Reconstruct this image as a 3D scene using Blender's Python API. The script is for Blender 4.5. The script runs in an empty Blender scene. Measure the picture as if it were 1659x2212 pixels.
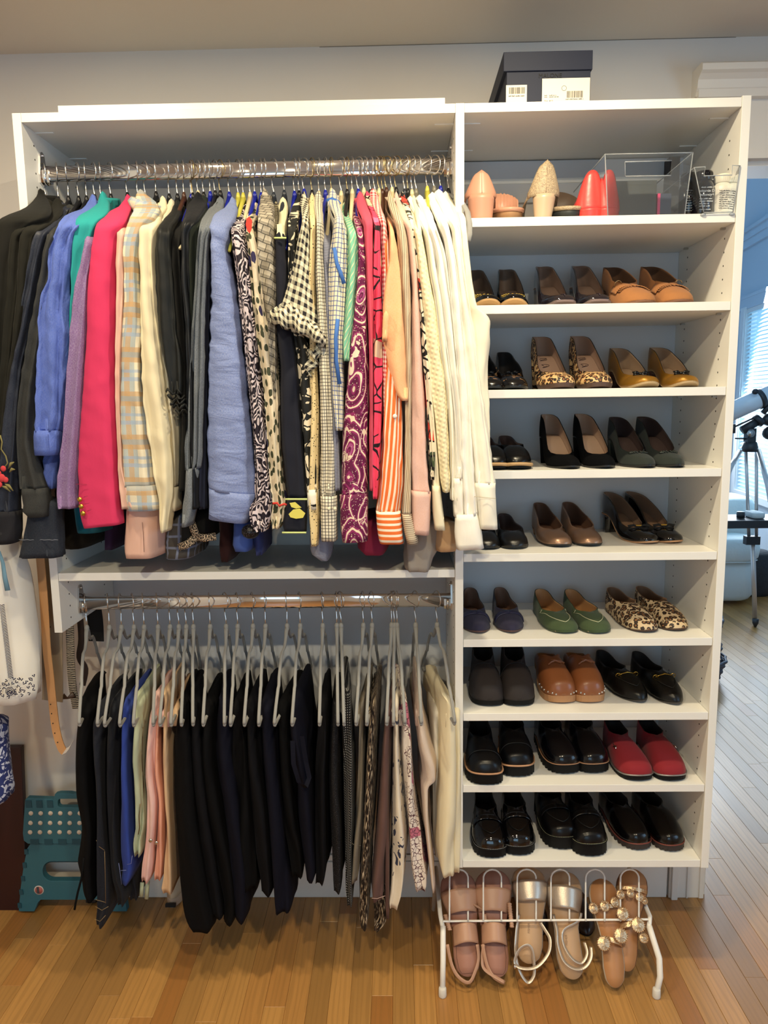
import bpy, bmesh, math, random
import numpy as np
from mathutils import Vector, Matrix, noise as mnoise
SC = bpy.context.scene
COL = SC.collection
random.seed(7)
PI = math.pi
# ------------------------------------------------------------------ camera
CAM = np.array([-0.162637, -1.817114, 1.581975]); YAW, PITCH, ROLL = -0.020218, 0.147025, -0.013849; FPX = 1578.315
def _rot():
    cy, sy, cp, sp, cr, sr = math.cos(YAW), math.sin(YAW), math.cos(PITCH), math.sin(PITCH), math.cos(ROLL), math.sin(ROLL)
    f = np.array([sy*cp, cy*cp, -sp]); r0 = np.array([cy, -sy, 0]); u0 = np.cross(r0, f)
    return r0*cr + u0*sr, -r0*sr + u0*cr, f
RR, RU, RF = _rot()
cam = bpy.data.cameras.new('camera'); camo = bpy.data.objects.new('camera', cam); COL.objects.link(camo)
M = Matrix.Identity(4)
for i in range(3):
    M[i][0] = RR[i]; M[i][1] = RU[i]; M[i][2] = -RF[i]; M[i][3] = CAM[i]
camo.matrix_world = M
cam.sensor_fit = 'VERTICAL'; cam.sensor_height = 24; cam.sensor_width = 18; cam.lens = FPX/2212*24
cam.clip_start = .02
SC.camera = camo
def P(px, py, Y=None, Z=None, X=None):
    """real-world point seen at a pixel of the 1659x2212 photograph, on the plane y=Y, z=Z or x=X"""
    d = RR*(px-829.5)/FPX - RU*(py-1106)/FPX + RF
    if Y is not None: t = (Y-CAM[1])/d[1]
    elif Z is not None: t = (Z-CAM[2])/d[2]
    else: t = (X-CAM[0])/d[0]
    return CAM + t*d
def Q(x, y, z):
    d = np.array([x, y, z])-CAM; w = d@RF
    return 829.5+FPX*(d@RR)/w, 1106-FPX*(d@RU)/w
# ------------------------------------------------------------------ world, lights, exposure
W = bpy.data.worlds.new('world'); SC.world = W; W.use_nodes = True
bg = W.node_tree.nodes['Background']; bg.inputs[0].default_value = (.42, .74, 1, 1); bg.inputs[1].default_value = 2.4
def area(name, loc, target, size, energy, color, shape='DISK', sy=None, spread=180):
    l = bpy.data.lights.new(name, 'AREA'); l.shape = shape; l.size = size
    if sy: l.size_y = sy
    l.energy = energy; l.color = color; l.spread = math.radians(spread)
    o = bpy.data.objects.new(name, l); COL.objects.link(o); o.location = loc
    o.rotation_euler = (Vector(target)-Vector(loc)).to_track_quat('-Z', 'Y').to_euler()
    return o
WARM = (1, .85, .58)
for x, y, e in ((-.95, -.52, 11), (.12, -.52, 15), (-.95, -1.8, 21), (.12, -1.8, 27)):
    area('recessed_ceiling_lamp', (x, y, 2.545), (x, y, 0), .09, e, WARM)
area('window_daylight', (2.33, -1.7, 1.5), (0, -1.4, 1.3), 1.3, 8, (.46, .66, 1), 'RECTANGLE', 1.2)
area('rear_window_daylight', (-.5, -3.95, 1.5), (-.3, 0, 1.2), 1.8, 4.5, (.66, .78, 1), 'RECTANGLE', 1.2)
area('next_room_daylight', (2.85, 5.3, 2.0), (1.5, 1.8, .2), 1.9, 150, (.80, .90, 1), 'RECTANGLE', 1.6)
SC.view_settings.view_transform = 'Standard'; SC.view_settings.look = 'None'
SC.view_settings.exposure = 0.08; SC.view_settings.gamma = 1; SC.view_settings.use_curve_mapping = False
# ------------------------------------------------------------------ helpers: objects
BASE = {}
def setp(o, label=None, cat=None, group=None, kind=None):
    if label: o['label'] = label
    if cat: o['category'] = cat
    if group: o['group'] = group
    if kind: o['kind'] = kind
def thing(name, label, cat, loc=(0, 0, 0), group=None, kind=None):
    o = bpy.data.objects.new(name, None); COL.objects.link(o); o.location = loc; o.empty_display_size = .05
    setp(o, label, cat, group, kind); BASE[o] = np.array(loc, float); return o
class MB:
    """collects geometry in world coordinates; build() makes one mesh object"""
    def __init__(s): s.v = []; s.f = []; s.uv = []; s.mi = []; s.sm = []
    def add(s, vs, fs, uvs=None, mi=0, smooth=True):
        o = len(s.v); s.v += [tuple(map(float, v)) for v in vs]
        for k, f in enumerate(fs):
            s.f.append(tuple(i+o for i in f)); s.mi.append(mi); s.sm.append(smooth)
            s.uv.append(uvs[k] if uvs else [(vs[i][0], vs[i][2]) for i in f])
        return s
    def box(s, a, b, mi=0):
        (x0, y0, z0), (x1, y1, z1) = a, b
        vs = [(x0,y0,z0),(x1,y0,z0),(x1,y1,z0),(x0,y1,z0),(x0,y0,z1),(x1,y0,z1),(x1,y1,z1),(x0,y1,z1)]
        fs = [(0,3,2,1),(4,5,6,7),(0,1,5,4),(1,2,6,5),(2,3,7,6),(3,0,4,7)]
        return s.add(vs, fs, None, mi, False)
    def obox(s, c, ax, ay, az, mi=0):
        c, ax, ay, az = map(np.array, (c, ax, ay, az))
        vs = [c+i*ax+j*ay+k*az for k in (-.5,.5) for j in (-.5,.5) for i in (-.5,.5)]
        fs = [(0,2,3,1),(4,5,7,6),(0,1,5,4),(1,3,7,5),(3,2,6,7),(2,0,4,6)]
        return s.add(vs, fs, None, mi, False)
    def loft(s, rings, closed=True, caps=(True, True), mi=0, smooth=True, vs0=0.0):
        n = len(rings[0]); R = [np.array(r, float) for r in rings]
        us = []
        for r in R:
            d = np.linalg.norm(np.roll(r, -1, 0)-r, axis=1); c = np.concatenate([[0], np.cumsum(d)]); us.append(c-c[n//2])
        vv = [vs0]
        for a, b in zip(R[:-1], R[1:]): vv.append(vv[-1]-abs(float(np.linalg.norm(a.mean(0)-b.mean(0)))))
        vs = [tuple(p) for r in R for p in r]; fs = []; uvs = []
        m = n if closed else n-1
        for i in range(len(R)-1):
            for j in range(m):
                k = (j+1) % n
                fs.append((i*n+j, i*n+k, (i+1)*n+k, (i+1)*n+j))
                uvs.append([(us[i][j], vv[i]), (us[i][j+1], vv[i]), (us[i+1][j+1], vv[i+1]), (us[i+1][j], vv[i+1])])
        if closed and caps[0]: fs.append(tuple(range(n))[::-1]); uvs.append([(us[0][j], vv[0]) for j in range(n)][::-1])
        if closed and caps[1]: fs.append(tuple((len(R)-1)*n+j for j in range(n))); uvs.append([(us[-1][j], vv[-1]) for j in range(n)])
        return s.add(vs, fs, uvs, mi, smooth)
    def tube(s, pts, r, n=8, closed=False, mi=0, flat=None):
        pts = [np.array(p, float) for p in pts]; N = len(pts); rings = []
        up = None
        for i, p in enumerate(pts):
            a = pts[(i-1) % N] if (closed or i > 0) else p; b = pts[(i+1) % N] if (closed or i < N-1) else p
            t = b-a; t /= (np.linalg.norm(t)+1e-12)
            if up is None:
                up = np.array([0, 0, 1.]) if abs(t[2]) < .9 else np.array([1., 0, 0])
            u = up-t*(up@t); u /= (np.linalg.norm(u)+1e-12); w = np.cross(t, u); up = u
            ri = r[i] if hasattr(r, '__len__') else r
            ra, rb = (ri, ri) if flat is None else (ri, ri*flat)
            rings.append([p+ra*math.cos(q)*u+rb*math.sin(q)*w for q in np.linspace(0, 2*PI, n, endpoint=False)])
        if closed: rings.append(rings[0]); return s.loft(rings, True, (False, False), mi)
        return s.loft(rings, True, (True, True), mi)
    def lathe(s, c, prof, n=20, axis='z', mi=0, caps=(True, True)):
        rings = []
        for r, h in prof:
            ring = []
            for q in np.linspace(0, 2*PI, n, endpoint=False):
                a, b = r*math.cos(q), r*math.sin(q)
                ring.append({'z': (c[0]+a, c[1]+b, c[2]+h), 'y': (c[0]+a, c[1]+h, c[2]+b), 'x': (c[0]+h, c[1]+a, c[2]+b)}[axis])
            rings.append(ring)
        return s.loft(rings, True, caps, mi)
    def sphere(s, c, r, n=10, sc=(1, 1, 1), mi=0):
        rings = []
        for a in np.linspace(.02, PI-.02, n//2+2):
            rings.append([(c[0]+r*sc[0]*math.sin(a)*math.cos(q), c[1]+r*sc[1]*math.sin(a)*math.sin(q), c[2]+r*sc[2]*math.cos(a)) for q in np.linspace(0, 2*PI, n, endpoint=False)])
        return s.loft(rings, True, (True, True), mi)
    def prism(s, poly, d, mi=0):
        """poly: list of 3d points, extruded by vector d"""
        n = len(poly); vs = [tuple(p) for p in poly]+[tuple(np.array(p)+np.array(d)) for p in poly]
        fs = [tuple(range(n)), tuple(range(2*n-1, n-1, -1))]+[(i, (i+1) % n, n+(i+1) % n, n+i) for i in range(n)]
        return s.add(vs, fs, None, mi, False)
    def build(s, name, mats, parent=None, **kw):
        me = bpy.data.meshes.new(name)
        b = BASE.get(parent, np.zeros(3)) if parent is not None else np.zeros(3)
        V = [(x-b[0], y-b[1], z-b[2]) for x, y, z in s.v]
        me.from_pydata(V, [], s.f)
        uvl = me.uv_layers.new(name='UVMap')
        flat = [c for f in s.uv for p in f for c in p]
        if len(flat) == len(uvl.data)*2: uvl.data.foreach_set('uv', flat)
        if not isinstance(mats, (list, tuple)): mats = [mats]
        for m in mats: me.materials.append(m)
        me.polygons.foreach_set('material_index', s.mi); me.polygons.foreach_set('use_smooth', s.sm); me.update()
        bm = bmesh.new(); bm.from_mesh(me); bmesh.ops.recalc_face_normals(bm, faces=bm.faces); bm.to_mesh(me); bm.free()
        o = bpy.data.objects.new(name, me); COL.objects.link(o)
        if parent is not None: o.parent = parent
        BASE[o] = b
        setp(o, **kw)
        return o
def bevel(o, w=.001, seg=2):
    m = o.modifiers.new('bevel', 'BEVEL'); m.width = w; m.segments = seg; m.limit_method = 'ANGLE'; return o
def lerp(a, b, t): return a+(b-a)*t
def smooth(t): t = min(1, max(0, t)); return t*t*(3-2*t)
def interp_rows(rows, step):
    """monotone-ish cubic interpolation of (py, xl, xr) rows"""
    rows = sorted(rows); ys = np.array([r[0] for r in rows], float)
    n = max(4, int((ys[-1]-ys[0])/step)); yy = np.linspace(ys[0], ys[-1], n)
    out = [yy]
    for k in (1, 2):
        v = np.array([r[k] for r in rows], float); h = np.diff(ys); d = np.diff(v)/h; m = np.zeros(len(v))
        m[0], m[-1] = d[0], d[-1]
        for i in range(1, len(v)-1): m[i] = 0 if d[i-1]*d[i] <= 0 else 2*d[i-1]*d[i]/(d[i-1]+d[i])
        idx = np.clip(np.searchsorted(ys, yy, 'right')-1, 0, len(h)-1); t = (yy-ys[idx])/h[idx]; hh = h[idx]
        out.append((2*t**3-3*t**2+1)*v[idx]+(t**3-2*t**2+t)*hh*m[idx]+(-2*t**3+3*t**2)*v[idx+1]+(t**3-t**2)*hh*m[idx+1])
    return list(zip(*out))
# ------------------------------------------------------------------ helpers: materials
class NT:
    def __init__(s, name):
        s.m = bpy.data.materials.new(name); s.m.use_nodes = True; s.t = s.m.node_tree; s.b = s.t.nodes['Principled BSDF']
        s.uv = s.t.nodes.new('ShaderNodeUVMap').outputs[0]
        s._obj = None
    def n(s, ty): return s.t.nodes.new(ty)
    @property
    def obj(s):
        if s._obj is None: s._obj = s.n('ShaderNodeTexCoord').outputs['Object']
        return s._obj
    def L(s, a, b): s.t.links.new(a, b)
    def setin(s, sock, v):
        if isinstance(v, bpy.types.NodeSocket): s.L(v, sock)
        elif isinstance(v, (tuple, list)) and len(v) == 3 and sock.type == 'RGBA': sock.default_value = (*v, 1)
        else: sock.default_value = v
    def math(s, op, a, b=0.0, c=None):
        x = s.n('ShaderNodeMath'); x.operation = op; s.setin(x.inputs[0], a); s.setin(x.inputs[1], b)
        if c is not None: s.setin(x.inputs[2], c)
        return x.outputs[0]
    def mix(s, f, a, b):
        x = s.n('ShaderNodeMix'); x.data_type = 'RGBA'; s.setin(x.inputs[0], f); s.setin(x.inputs[6], a); s.setin(x.inputs[7], b); return x.outputs[2]
    def sep(s, v):
        x = s.n('ShaderNodeSeparateXYZ'); s.L(v, x.inputs[0]); return x.outputs
    def mapp(s, v, scale=(1, 1, 1), rot=(0, 0, 0), loc=(0, 0, 0)):
        x = s.n('ShaderNodeMapping'); s.L(v, x.inputs[0]); x.inputs['Scale'].default_value = scale; x.inputs['Rotation'].default_value = rot; x.inputs['Location'].default_value = loc; return x.outputs[0]
    def noise(s, v, scale, detail=2, dist=0.0, out=0):
        x = s.n('ShaderNodeTexNoise'); s.L(v, x.inputs['Vector']); x.inputs['Scale'].default_value = scale; x.inputs['Detail'].default_value = detail; x.inputs['Distortion'].default_value = dist; return x.outputs[out]
    def voro(s, v, scale, feat='F1', out='Distance', rnd=1.0):
        x = s.n('ShaderNodeTexVoronoi'); s.L(v, x.inputs['Vector']); x.feature = feat; x.inputs['Scale'].default_value = scale; x.inputs['Randomness'].default_value = rnd; return x.outputs[out]
    def wave(s, v, scale, dist=0, detail=2, dscale=1, dirn='X', ty='BANDS'):
        x = s.n('ShaderNodeTexWave'); s.L(v, x.inputs['Vector']); x.wave_type = ty
        if ty == 'BANDS': x.bands_direction = dirn
        x.inputs['Scale'].default_value = scale; x.inputs['Distortion'].default_value = dist; x.inputs['Detail'].default_value = detail; x.inputs['Detail Scale'].default_value = dscale; return x.outputs[1]
    def warp(s, v, scale, amt):
        nz = s.noise(v, scale, 2, 0, 1); x = s.n('ShaderNodeVectorMath'); x.operation = 'MULTIPLY_ADD'; s.L(nz, x.inputs[0]); x.inputs[1].default_value = (amt,)*3; s.L(v, x.inputs[2]); return x.outputs[0]
    def ramp(s, f, stops):
        x = s.n('ShaderNodeValToRGB'); s.L(f, x.inputs[0]); cr = x.color_ramp
        while len(cr.elements) < len(stops): cr.elements.new(.5)
        for e, (p, c) in zip(cr.elements, stops): e.position = p; e.color = (*c, 1)
        return x.outputs[0]
    def lt(s, a, b): return s.math('LESS_THAN', a, b)
    def gt(s, a, b): return s.math('GREATER_THAN', a, b)
    def fr(s, a, k): return s.math('FRACT', s.math('MULTIPLY_ADD', a, k, 100.0))
    def bump(s, h, strength=.3, dist=.001, prev=None):
        x = s.n('ShaderNodeBump'); s.setin(x.inputs['Height'], h); x.inputs['Strength'].default_value = strength; x.inputs['Distance'].default_value = dist
        if prev is not None: s.L(prev, x.inputs['Normal'])
        return x.outputs[0]
def lin(c):
    """sRGB 0-255 to linear"""
    return tuple(((v/255)/12.92 if v/255 <= .04045 else ((v/255+.055)/1.055)**2.4) for v in c)
def plain(name, c, rough=.6, metal=0, spec=.5, bumpscale=None, bstr=.2, bdist=.0005, var=.0, coat=0, ior=None, trans=0, sheen=0, vscale=8):
    N = NT(name); b = N.b; col = c
    if var:
        f = N.noise(N.obj, vscale, 3)
        col = N.mix(f, tuple(x*(1-var) for x in c), tuple(min(1, x*(1+var)) for x in c))
    N.setin(b.inputs['Base Color'], col); b.inputs['Roughness'].default_value = rough; b.inputs['Metallic'].default_value = metal
    b.inputs['Specular IOR Level'].default_value = spec
    if coat: b.inputs['Coat Weight'].default_value = coat; b.inputs['Coat Roughness'].default_value = .05
    if ior: b.inputs['IOR'].default_value = ior
    if trans: b.inputs['Transmission Weight'].default_value = trans
    if sheen: b.inputs['Sheen Weight'].default_value = sheen; b.inputs['Sheen Roughness'].default_value = .5
    if bumpscale:
        N.L(N.bump(N.noise(N.obj, bumpscale, 4), bstr, bdist), b.inputs['Normal'])
    return N.m
# ------------------------------------------------------------------ materials of the setting
m_wall = plain('wall_paint', (.66, .615, .565), .85, bumpscale=220, bstr=.15, bdist=.0006, var=.015)
m_ceil = plain('ceiling_paint', (.64, .58, .50), .9, bumpscale=160, bstr=.15, bdist=.0006, var=.02)
m_trim = plain('trim_paint', (.74, .70, .64), .45, bumpscale=60, bstr=.05)
m_white = plain('white_melamine', (.80, .785, .735), .38, bumpscale=300, bstr=.05, bdist=.0002, var=.01)
m_back = plain('backing_board', (.54, .545, .56), .5, var=.01)
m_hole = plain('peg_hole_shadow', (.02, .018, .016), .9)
m_chrome = plain('chrome', (.80, .78, .77), .08, 1)
m_nickel = plain('brushed_nickel', (.55, .52, .48), .25, 1)
m_wire = plain('bright_wire', (.70, .68, .66), .22, 1)
m_brass = plain('twisted_brass_wire', (.48, .37, .20), .3, 1)
m_wood_col = []
def wood(name, base):
    N = NT(name); o = N.n('ShaderNodeObjectInfo')
    rnd = o.outputs['Random']
    sh = N.n('ShaderNodeVectorMath'); sh.operation = 'MULTIPLY_ADD'
    c = N.n('ShaderNodeCombineXYZ'); 
    for k in range(3): N.L(rnd, c.inputs[k])
    N.L(c.outputs[0], sh.inputs[0]); sh.inputs[1].default_value = (31, 57, 13); N.L(N.obj, sh.inputs[2]); v = sh.outputs[0]
    g1 = N.noise(N.mapp(v, (60, 3.5, 60)), 1.0, 5, .6)
    g2 = N.wave(N.mapp(v, (9, .7, 9)), 2.2, 9, 3, 1.2)
    fib = N.noise(N.mapp(v, (420, 9, 420)), 1.0, 3)
    tone = N.ramp(rnd, [(0, tuple(x*.62 for x in base)), (.2, tuple(x*.82 for x in base)), (.5, base), (.8, tuple(min(1, x*1.2) for x in base)), (1, (base[0]*.74, base[1]*.56, base[2]*.46))])
    col = N.mix(N.math('MULTIPLY', g1, .5), tone, tuple(x*.45 for x in base))
    col = N.mix(N.math('MULTIPLY', N.gt(g2, .72), .22), col, tuple(x*.42 for x in base))
    col = N.mix(N.math('MULTIPLY', fib, .25), col, tuple(x*.4 for x in base))
    N.setin(N.b.inputs['Base Color'], col); N.b.inputs['Roughness'].default_value = .36; N.b.inputs['Coat Weight'].default_value = .15; N.b.inputs['Coat Roughness'].default_value = .25
    N.L(N.bump(fib, .12, .0006), N.b.inputs['Normal'])
    return N.m
m_floor = wood('oak_strip', (.52, .265, .078))
# ------------------------------------------------------------------ room shell
XL, XR, T, D = -1.0397, .6383, .0205, .356
ZT = 2.2687; SH = [2.0145, 1.8132, 1.6119, 1.4130, 1.2027, .9779, .7769, .5761, .3586]; SL = 1.1628; LB = 1.0048
CZ = 2.556
def sbox(name, a, b, m, parent=None, kind='structure', **kw):
    o = MB().box(a, b).build(name, m, parent, kind=kind, **kw); return o
DX0, DX1, DH = .80, 1.62, 2.235          # doorway opening in the back wall
wb = sbox('wall_back', (-2.5, D, 0), (DX0, D+.12, CZ), m_wall)
wbr = MB().box((DX1, D, 0), (2.4, D+.12, CZ)).box((DX0, D, DH), (DX1, D+.12, CZ)).build('wall_back_right', m_wall, None, kind='structure')
sbox('ceiling', (-2.5, -4.1, CZ), (2.5, D+.12, CZ+.1), m_ceil)
sbox('wall_left', (-2.6, -4.1, 0), (-2.5, D+.12, CZ), m_wall)
MB().box((2.4, -4.1, 0), (2.5, -2.4, CZ)).box((2.4, -1.0, 0), (2.5, D+.12, CZ)).box((2.4, -2.4, 0), (2.5, -1.0, .85)).box((2.4, -2.4, 2.15), (2.5, -1.0, CZ)).build('wall_right', m_wall, None, kind='structure')
MB().box((-2.5, -4.2, 0), (-1.5, -4.1, CZ)).box((.5, -4.2, 0), (2.5, -4.1, CZ)).box((-1.5, -4.2, 0), (.5, -4.1, .85)).box((-1.5, -4.2, 2.15), (.5, -4.1, CZ)).build('wall_rear', m_wall, None, kind='structure')
# hairline crack where the wall meets the ceiling
cr = []
for px in range(690, 1600, 12):
    py = 101-(px-690)*.0262+random.uniform(-1.6, 1.6)
    p = P(px, py, Y=D-.0005); cr.append((p[0], D-.0006, min(CZ-.0008, p[2])))
MB().tube(cr, .0007, 4).build('hairline_crack', plain('crack_shadow', (.2, .17, .14), .9), wb, kind='structure')
bb = MB()
bb.box((-2.5, D-.016, 0), (.685, D, .125)); bb.box((-2.5, D-.010, .125), (.685, D, .145))
bevel(bb.build('baseboard_back', m_trim, None, kind='structure'), .003)
# door casing: left leg and the header with its cap
tr = MB(); tr.box((.690, D-.018, 0), (.80, D, 2.235)); tr.box((.695, D-.03, 0), (.715, D-.018, 2.235)); tr.box((.745, D-.022, 0), (.75, D-.018, 2.235)); tr.box((.785, D-.022, 0), (.80, D, 2.235))
bevel(tr.build('trim_1', m_trim, None, kind='structure'), .002)
tr = MB(); tr.box((.685, D-.018, 2.235), (1.73, D, 2.40)); tr.box((.68, D-.028, 2.235), (1.74, D-.018, 2.258)); tr.box((.66, D-.04, 2.39), (1.76, D, 2.41))
# crown-like cap profile
prof = [(0, 2.395), (.03, 2.395), (.034, 2.405), (.042, 2.412), (.046, 2.432), (.06, 2.442), (.072, 2.446), (.072, 2.462), (.064, 2.468), (0, 2.468)]
tr.loft([[(.655-dx*.5, D-y, z) for y, z in prof] for dx in (0,)]+[[(1.77, D-y, z) for y, z in prof]], True, (True, True), 0, False)
tr.build('trim_2', m_trim, None, kind='structure')
MB().box((DX0, D, 0), (DX0+.012, D+.12, DH)).box((DX1-.012, D, 0), (DX1, D+.12, DH)).box((DX0, D, DH-.012), (DX1, D+.12, DH)).build('door_1', m_trim, None, kind='structure')
# ------------------------------------------------------------------ floor: oak strips, one object per board where they show
fl = MB().box((-2.5, -4.1, -.06), (2.5, D+.12, -.022)).box((-2.5, D+.12, -.06), (5.5, 6.2, -.022)).build('floor', plain('subfloor', (.06, .04, .025), .9), None, kind='structure')
PW = .0572; rest = MB(); nb = 0; board_meshes = {}
def board_mesh(w, l):
    key = round(l, 2)
    if key not in board_meshes:
        l = key; c = .0008; h = .02
        vs = [(0,0,-h),(w,0,-h),(w,l,-h),(0,l,-h),(0,0,-c),(w,0,-c),(w,l,-c),(0,l,-c),(c,c,0),(w-c,c,0),(w-c,l-c,0),(c,l-c,0)]
        fs = [(0,1,5,4),(1,2,6,5),(2,3,7,6),(3,0,4,7),(4,5,9,8),(5,6,10,9),(6,7,11,10),(7,4,8,11),(8,9,10,11)]
        me = bpy.data.meshes.new('floor_board'); me.from_pydata(vs, [], fs); me.materials.append(m_floor); me.update(); board_meshes[key] = me
    return board_meshes[key]
def inframe(x, y):
    if y < -1.2: return False
    u, v = Q(x, y, 0); return -40 < u < 1700 and -40 < v < 2260
rb = random.Random(3)
k = 0
x = -2.48
while x < 5.3:
    y = -4.1 if x < 2.45 else D+.12
    y += -rb.random()*.5 if x < 2.45 else 0
    yend = 6.1 if x > DX0-.06 else D
    while y < yend:
        l = round(rb.uniform(.45, 1.5), 2); l = min(l, round(yend-y, 2))
        if l < .03: break
        vis = False
        for fx in (0, .5, 1):
            for fy in np.linspace(0, 1, 8):
                X, Y = x+fx*PW, y+fy*l
                if inframe(X, Y) and (Y < .36 or (X > DX0-.02+(Y-.36)*.35 and X < 4.9)): vis = True
        if y < -4.1: y0 = -4.1
        if vis and nb < 290:
            o = bpy.data.objects.new('floor_board', board_mesh(PW-.0004, l)); o.location = (x, y, 0); o.parent = fl; COL.objects.link(o); nb += 1
        else: rest.box((x, y, -.02), (x+PW-.0005, y+l-.0005, 0))
        y += l
    x += PW
rest.build('floor_boards_beyond', m_floor, fl, kind='stuff')
# ------------------------------------------------------------------ closet organizer
clo = thing('closet_organizer', 'white melamine closet organizer with hanging section and shoe shelves', 'closet', (0, 0, .35))
def cpart(name, a, b, m=m_white, parent=None, bev=.0008, **kw):
    o = MB().box(a, b).build(name, m, parent or clo, **kw)
    if bev: bevel(o, bev)
    return o
cpart('side_panel', (XL-T, 0, LB), (XL, D-.003, ZT))
cpart('side_panel', (-T, -.001, SH[8]-T), (0, D-.003, ZT))
cpart('side_panel', (XR, -.001, SH[8]-T-.001), (XR+T, D-.003, ZT+.003))
cpart('top_shelf', (XL+.0004, .0005, ZT-T), (-T-.0004, D-.003, ZT))
cpart('top_shelf', (.0004, .0005, ZT-T), (XR-.0004, D-.003, ZT))
for z in SH: cpart('shelf', (.0008, .001, z-T), (XR-.0008, D-.008, z))
cpart('shelf', (XL+.0008, .001, SL-T), (-T-.0008, D-.008, SL))
cpart('back_panel', (.0005, D-.007, SH[8]-T), (XR-.0005, D-.003, SH[0]-T), m_back, bev=0)
cpart('back_panel', (XL+.0005, D-.007, .15), (-T-.0005, D-.003, SL-T), m_back, bev=0)
cpart('back_rail', (.0005, D-.014, 2.185), (XR-.0005, D-.003, 2.19-.012+.02), m_white)
for z0, z1 in ((2.135, 2.245),): cpart('back_rail', (.0005, D-.012, z0), (XR-.0005, D-.004, z1), m_back); cpart('back_rail', (XL+.0005, D-.012, z0-.03), (-T-.0005, D-.004, z1), m_back)
# peg holes: flat dark discs on the panels, hole shade put into the colour, one joined part
def holes(x, nx, ys, z0, z1, name='peg_holes'):
    mb = MB(); z = z0
    while z < z1:
        for y in ys:
            mb.lathe((x, y, z), [(.0024, nx*.0003), (.0024, -nx*.004)], 8, 'x')
        z += .032
    o = mb.build(name, m_hole, clo, kind='stuff')
holes(XR, -1, (.055, .285), .40, 2.22); holes(XL, 1, (.055, .285), 1.03, 2.22); holes(0, 1, (.055, .285), .40, 2.22); holes(-T, -1, (.055, .285), .45, 2.22)
pin = None
for z in SH:
    for y in (.055, .285):
        if pin is None: pin = MB().box((XR-.011, y-.004, z-T-.0052), (XR, y+.004, z-T-.0005)).build('shelf_pin', m_nickel, clo); py0, pz0 = y, z
        else:
            q = pin.copy(); COL.objects.link(q); q.location = (0, y-py0, z-pz0)
            
# cam-lock caps under the top shelf (short white ribs seen on the underside)
for x0, s in ((XL, 1), (-T, -1), (0, 1), (XR, -1)):
    for y in (.07, .26):
        MB().box((min(x0, x0+s*.045), y-.004, ZT-T-.0022), (max(x0, x0+s*.045), y+.004, ZT-T)).build('cam_cover', m_white, clo)
def rod(z, y, x0, x1, bm):
    n = 28; ring = []
    for q in np.linspace(0, 2*PI, n, endpoint=False):
        c, s_ = math.cos(q), math.sin(q); ring.append((.0085*np.sign(c)*abs(c)**.6, .019*np.sign(s_)*abs(s_)**.75))
    r = MB().loft([[(x0, y+a, z+b) for a, b in ring], [(x1, y+a, z+b) for a, b in ring]]).build('closet_rod', m_chrome, clo)
    for x, s in ((x0, 1), (x1, -1)):
        mb = MB(); xs = sorted((x-s*.0005, x+s*.004))
        out = [(y+.012*math.cos(q), z+.012+ .028+.012*math.sin(q)) for q in np.linspace(0, PI, 8)]+[(y-.019, z-.005), (y-.017, z-.024), (y, z-.03), (y+.017, z-.024), (y+.019, z-.005)]
        mb.prism([(xs[0], a, b) for a, b in out], (xs[1]-xs[0], 0, 0))
        cup = [(y-.0135, z+.006), (y-.0145, z-.012), (y-.010, z-.022), (y, z-.0245), (y+.010, z-.022), (y+.0145, z-.012), (y+.0135, z+.006)]
        mb.tube([(x+s*.012, a, b) for a, b in cup], .004, 6)
        mb.prism([(min(x, x+s*.022), a, b) for a, b in cup], (.022, 0, 0))
        mb.sphere((x+s*.005, y, z+.043), .0035, 8)
        mb.build('rod_bracket', bm, r)
    return r
RZ, RY = 2.158, .088; LZ, LY = 1.052, .118
rod(RZ, RY, XL, -T, m_chrome); rod(LZ, LY, XL, -T, m_nickel)
# loose board lying on top
a = P(126, 244, Y=.02); b = P(961, 224, Y=.02)
bevel(MB().obox(((a[0]+b[0])/2, .13, ZT+T/2+.0006), (b[0]-a[0], .004, 0), (-.001, .22, 0), (0, 0, T)).build('shelf_board', m_white, None, label='spare white shelf board lying loose on top of the hanging section', cat='board'), .0008)
# ------------------------------------------------------------------ fabrics
def fabric(name, c, pat=None, rough=.85, weave=1400, wb=.25, wrk=.35, sheen=.03, metal=0, heather=0, spec=.25, wsc=22, c_is_srgb=True, wstretch=(1, .45, 1)):
    """cloth: colour or a woven/printed pattern in UV metres, fine weave bump, soft wrinkles"""
    N = NT(name); b = N.b; uv = N.uv
    cl = lin(c) if c_is_srgb else c
    col = pat(N, uv) if pat else cl
    if heather:
        f = N.noise(N.mapp(uv, (260, 900, 1)), 1.0, 2)
        f2 = N.noise(N.mapp(uv, (900, 200, 1)), 1.0, 2)
        k = N.math('MULTIPLY', N.math('ADD', f, f2), .5)
        g = N.ramp(k, [(.38, (0, 0, 0)), (.62, (1, 1, 1))])
        col = N.mix(N.math('MULTIPLY', g, heather), col, N.mix(.7, col, (.85, .85, .88)))
    N.setin(b.inputs['Base Color'], col); b.inputs['Roughness'].default_value = rough; b.inputs['Specular IOR Level'].default_value = spec
    b.inputs['Sheen Weight'].default_value = sheen; b.inputs['Metallic'].default_value = metal
    w1 = N.noise(N.mapp(uv, wstretch), wsc, 3, .8)
    bp = N.bump(w1, wrk, .006)
    if wb:
        wv = N.noise(N.mapp(uv, (weave, weave, 1)), 1.0, 1)
        bp = N.bump(wv, wb, .0004, bp)
    N.L(bp, b.inputs['Normal'])
    return N.m
def uvs(N, uv, rot=0.0, sc=(1, 1)):
    if rot or sc != (1, 1): uv = N.mapp(uv, (sc[0], sc[1], 1), (0, 0, rot))
    s = N.sep(uv); return s[0], s[1]
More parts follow.
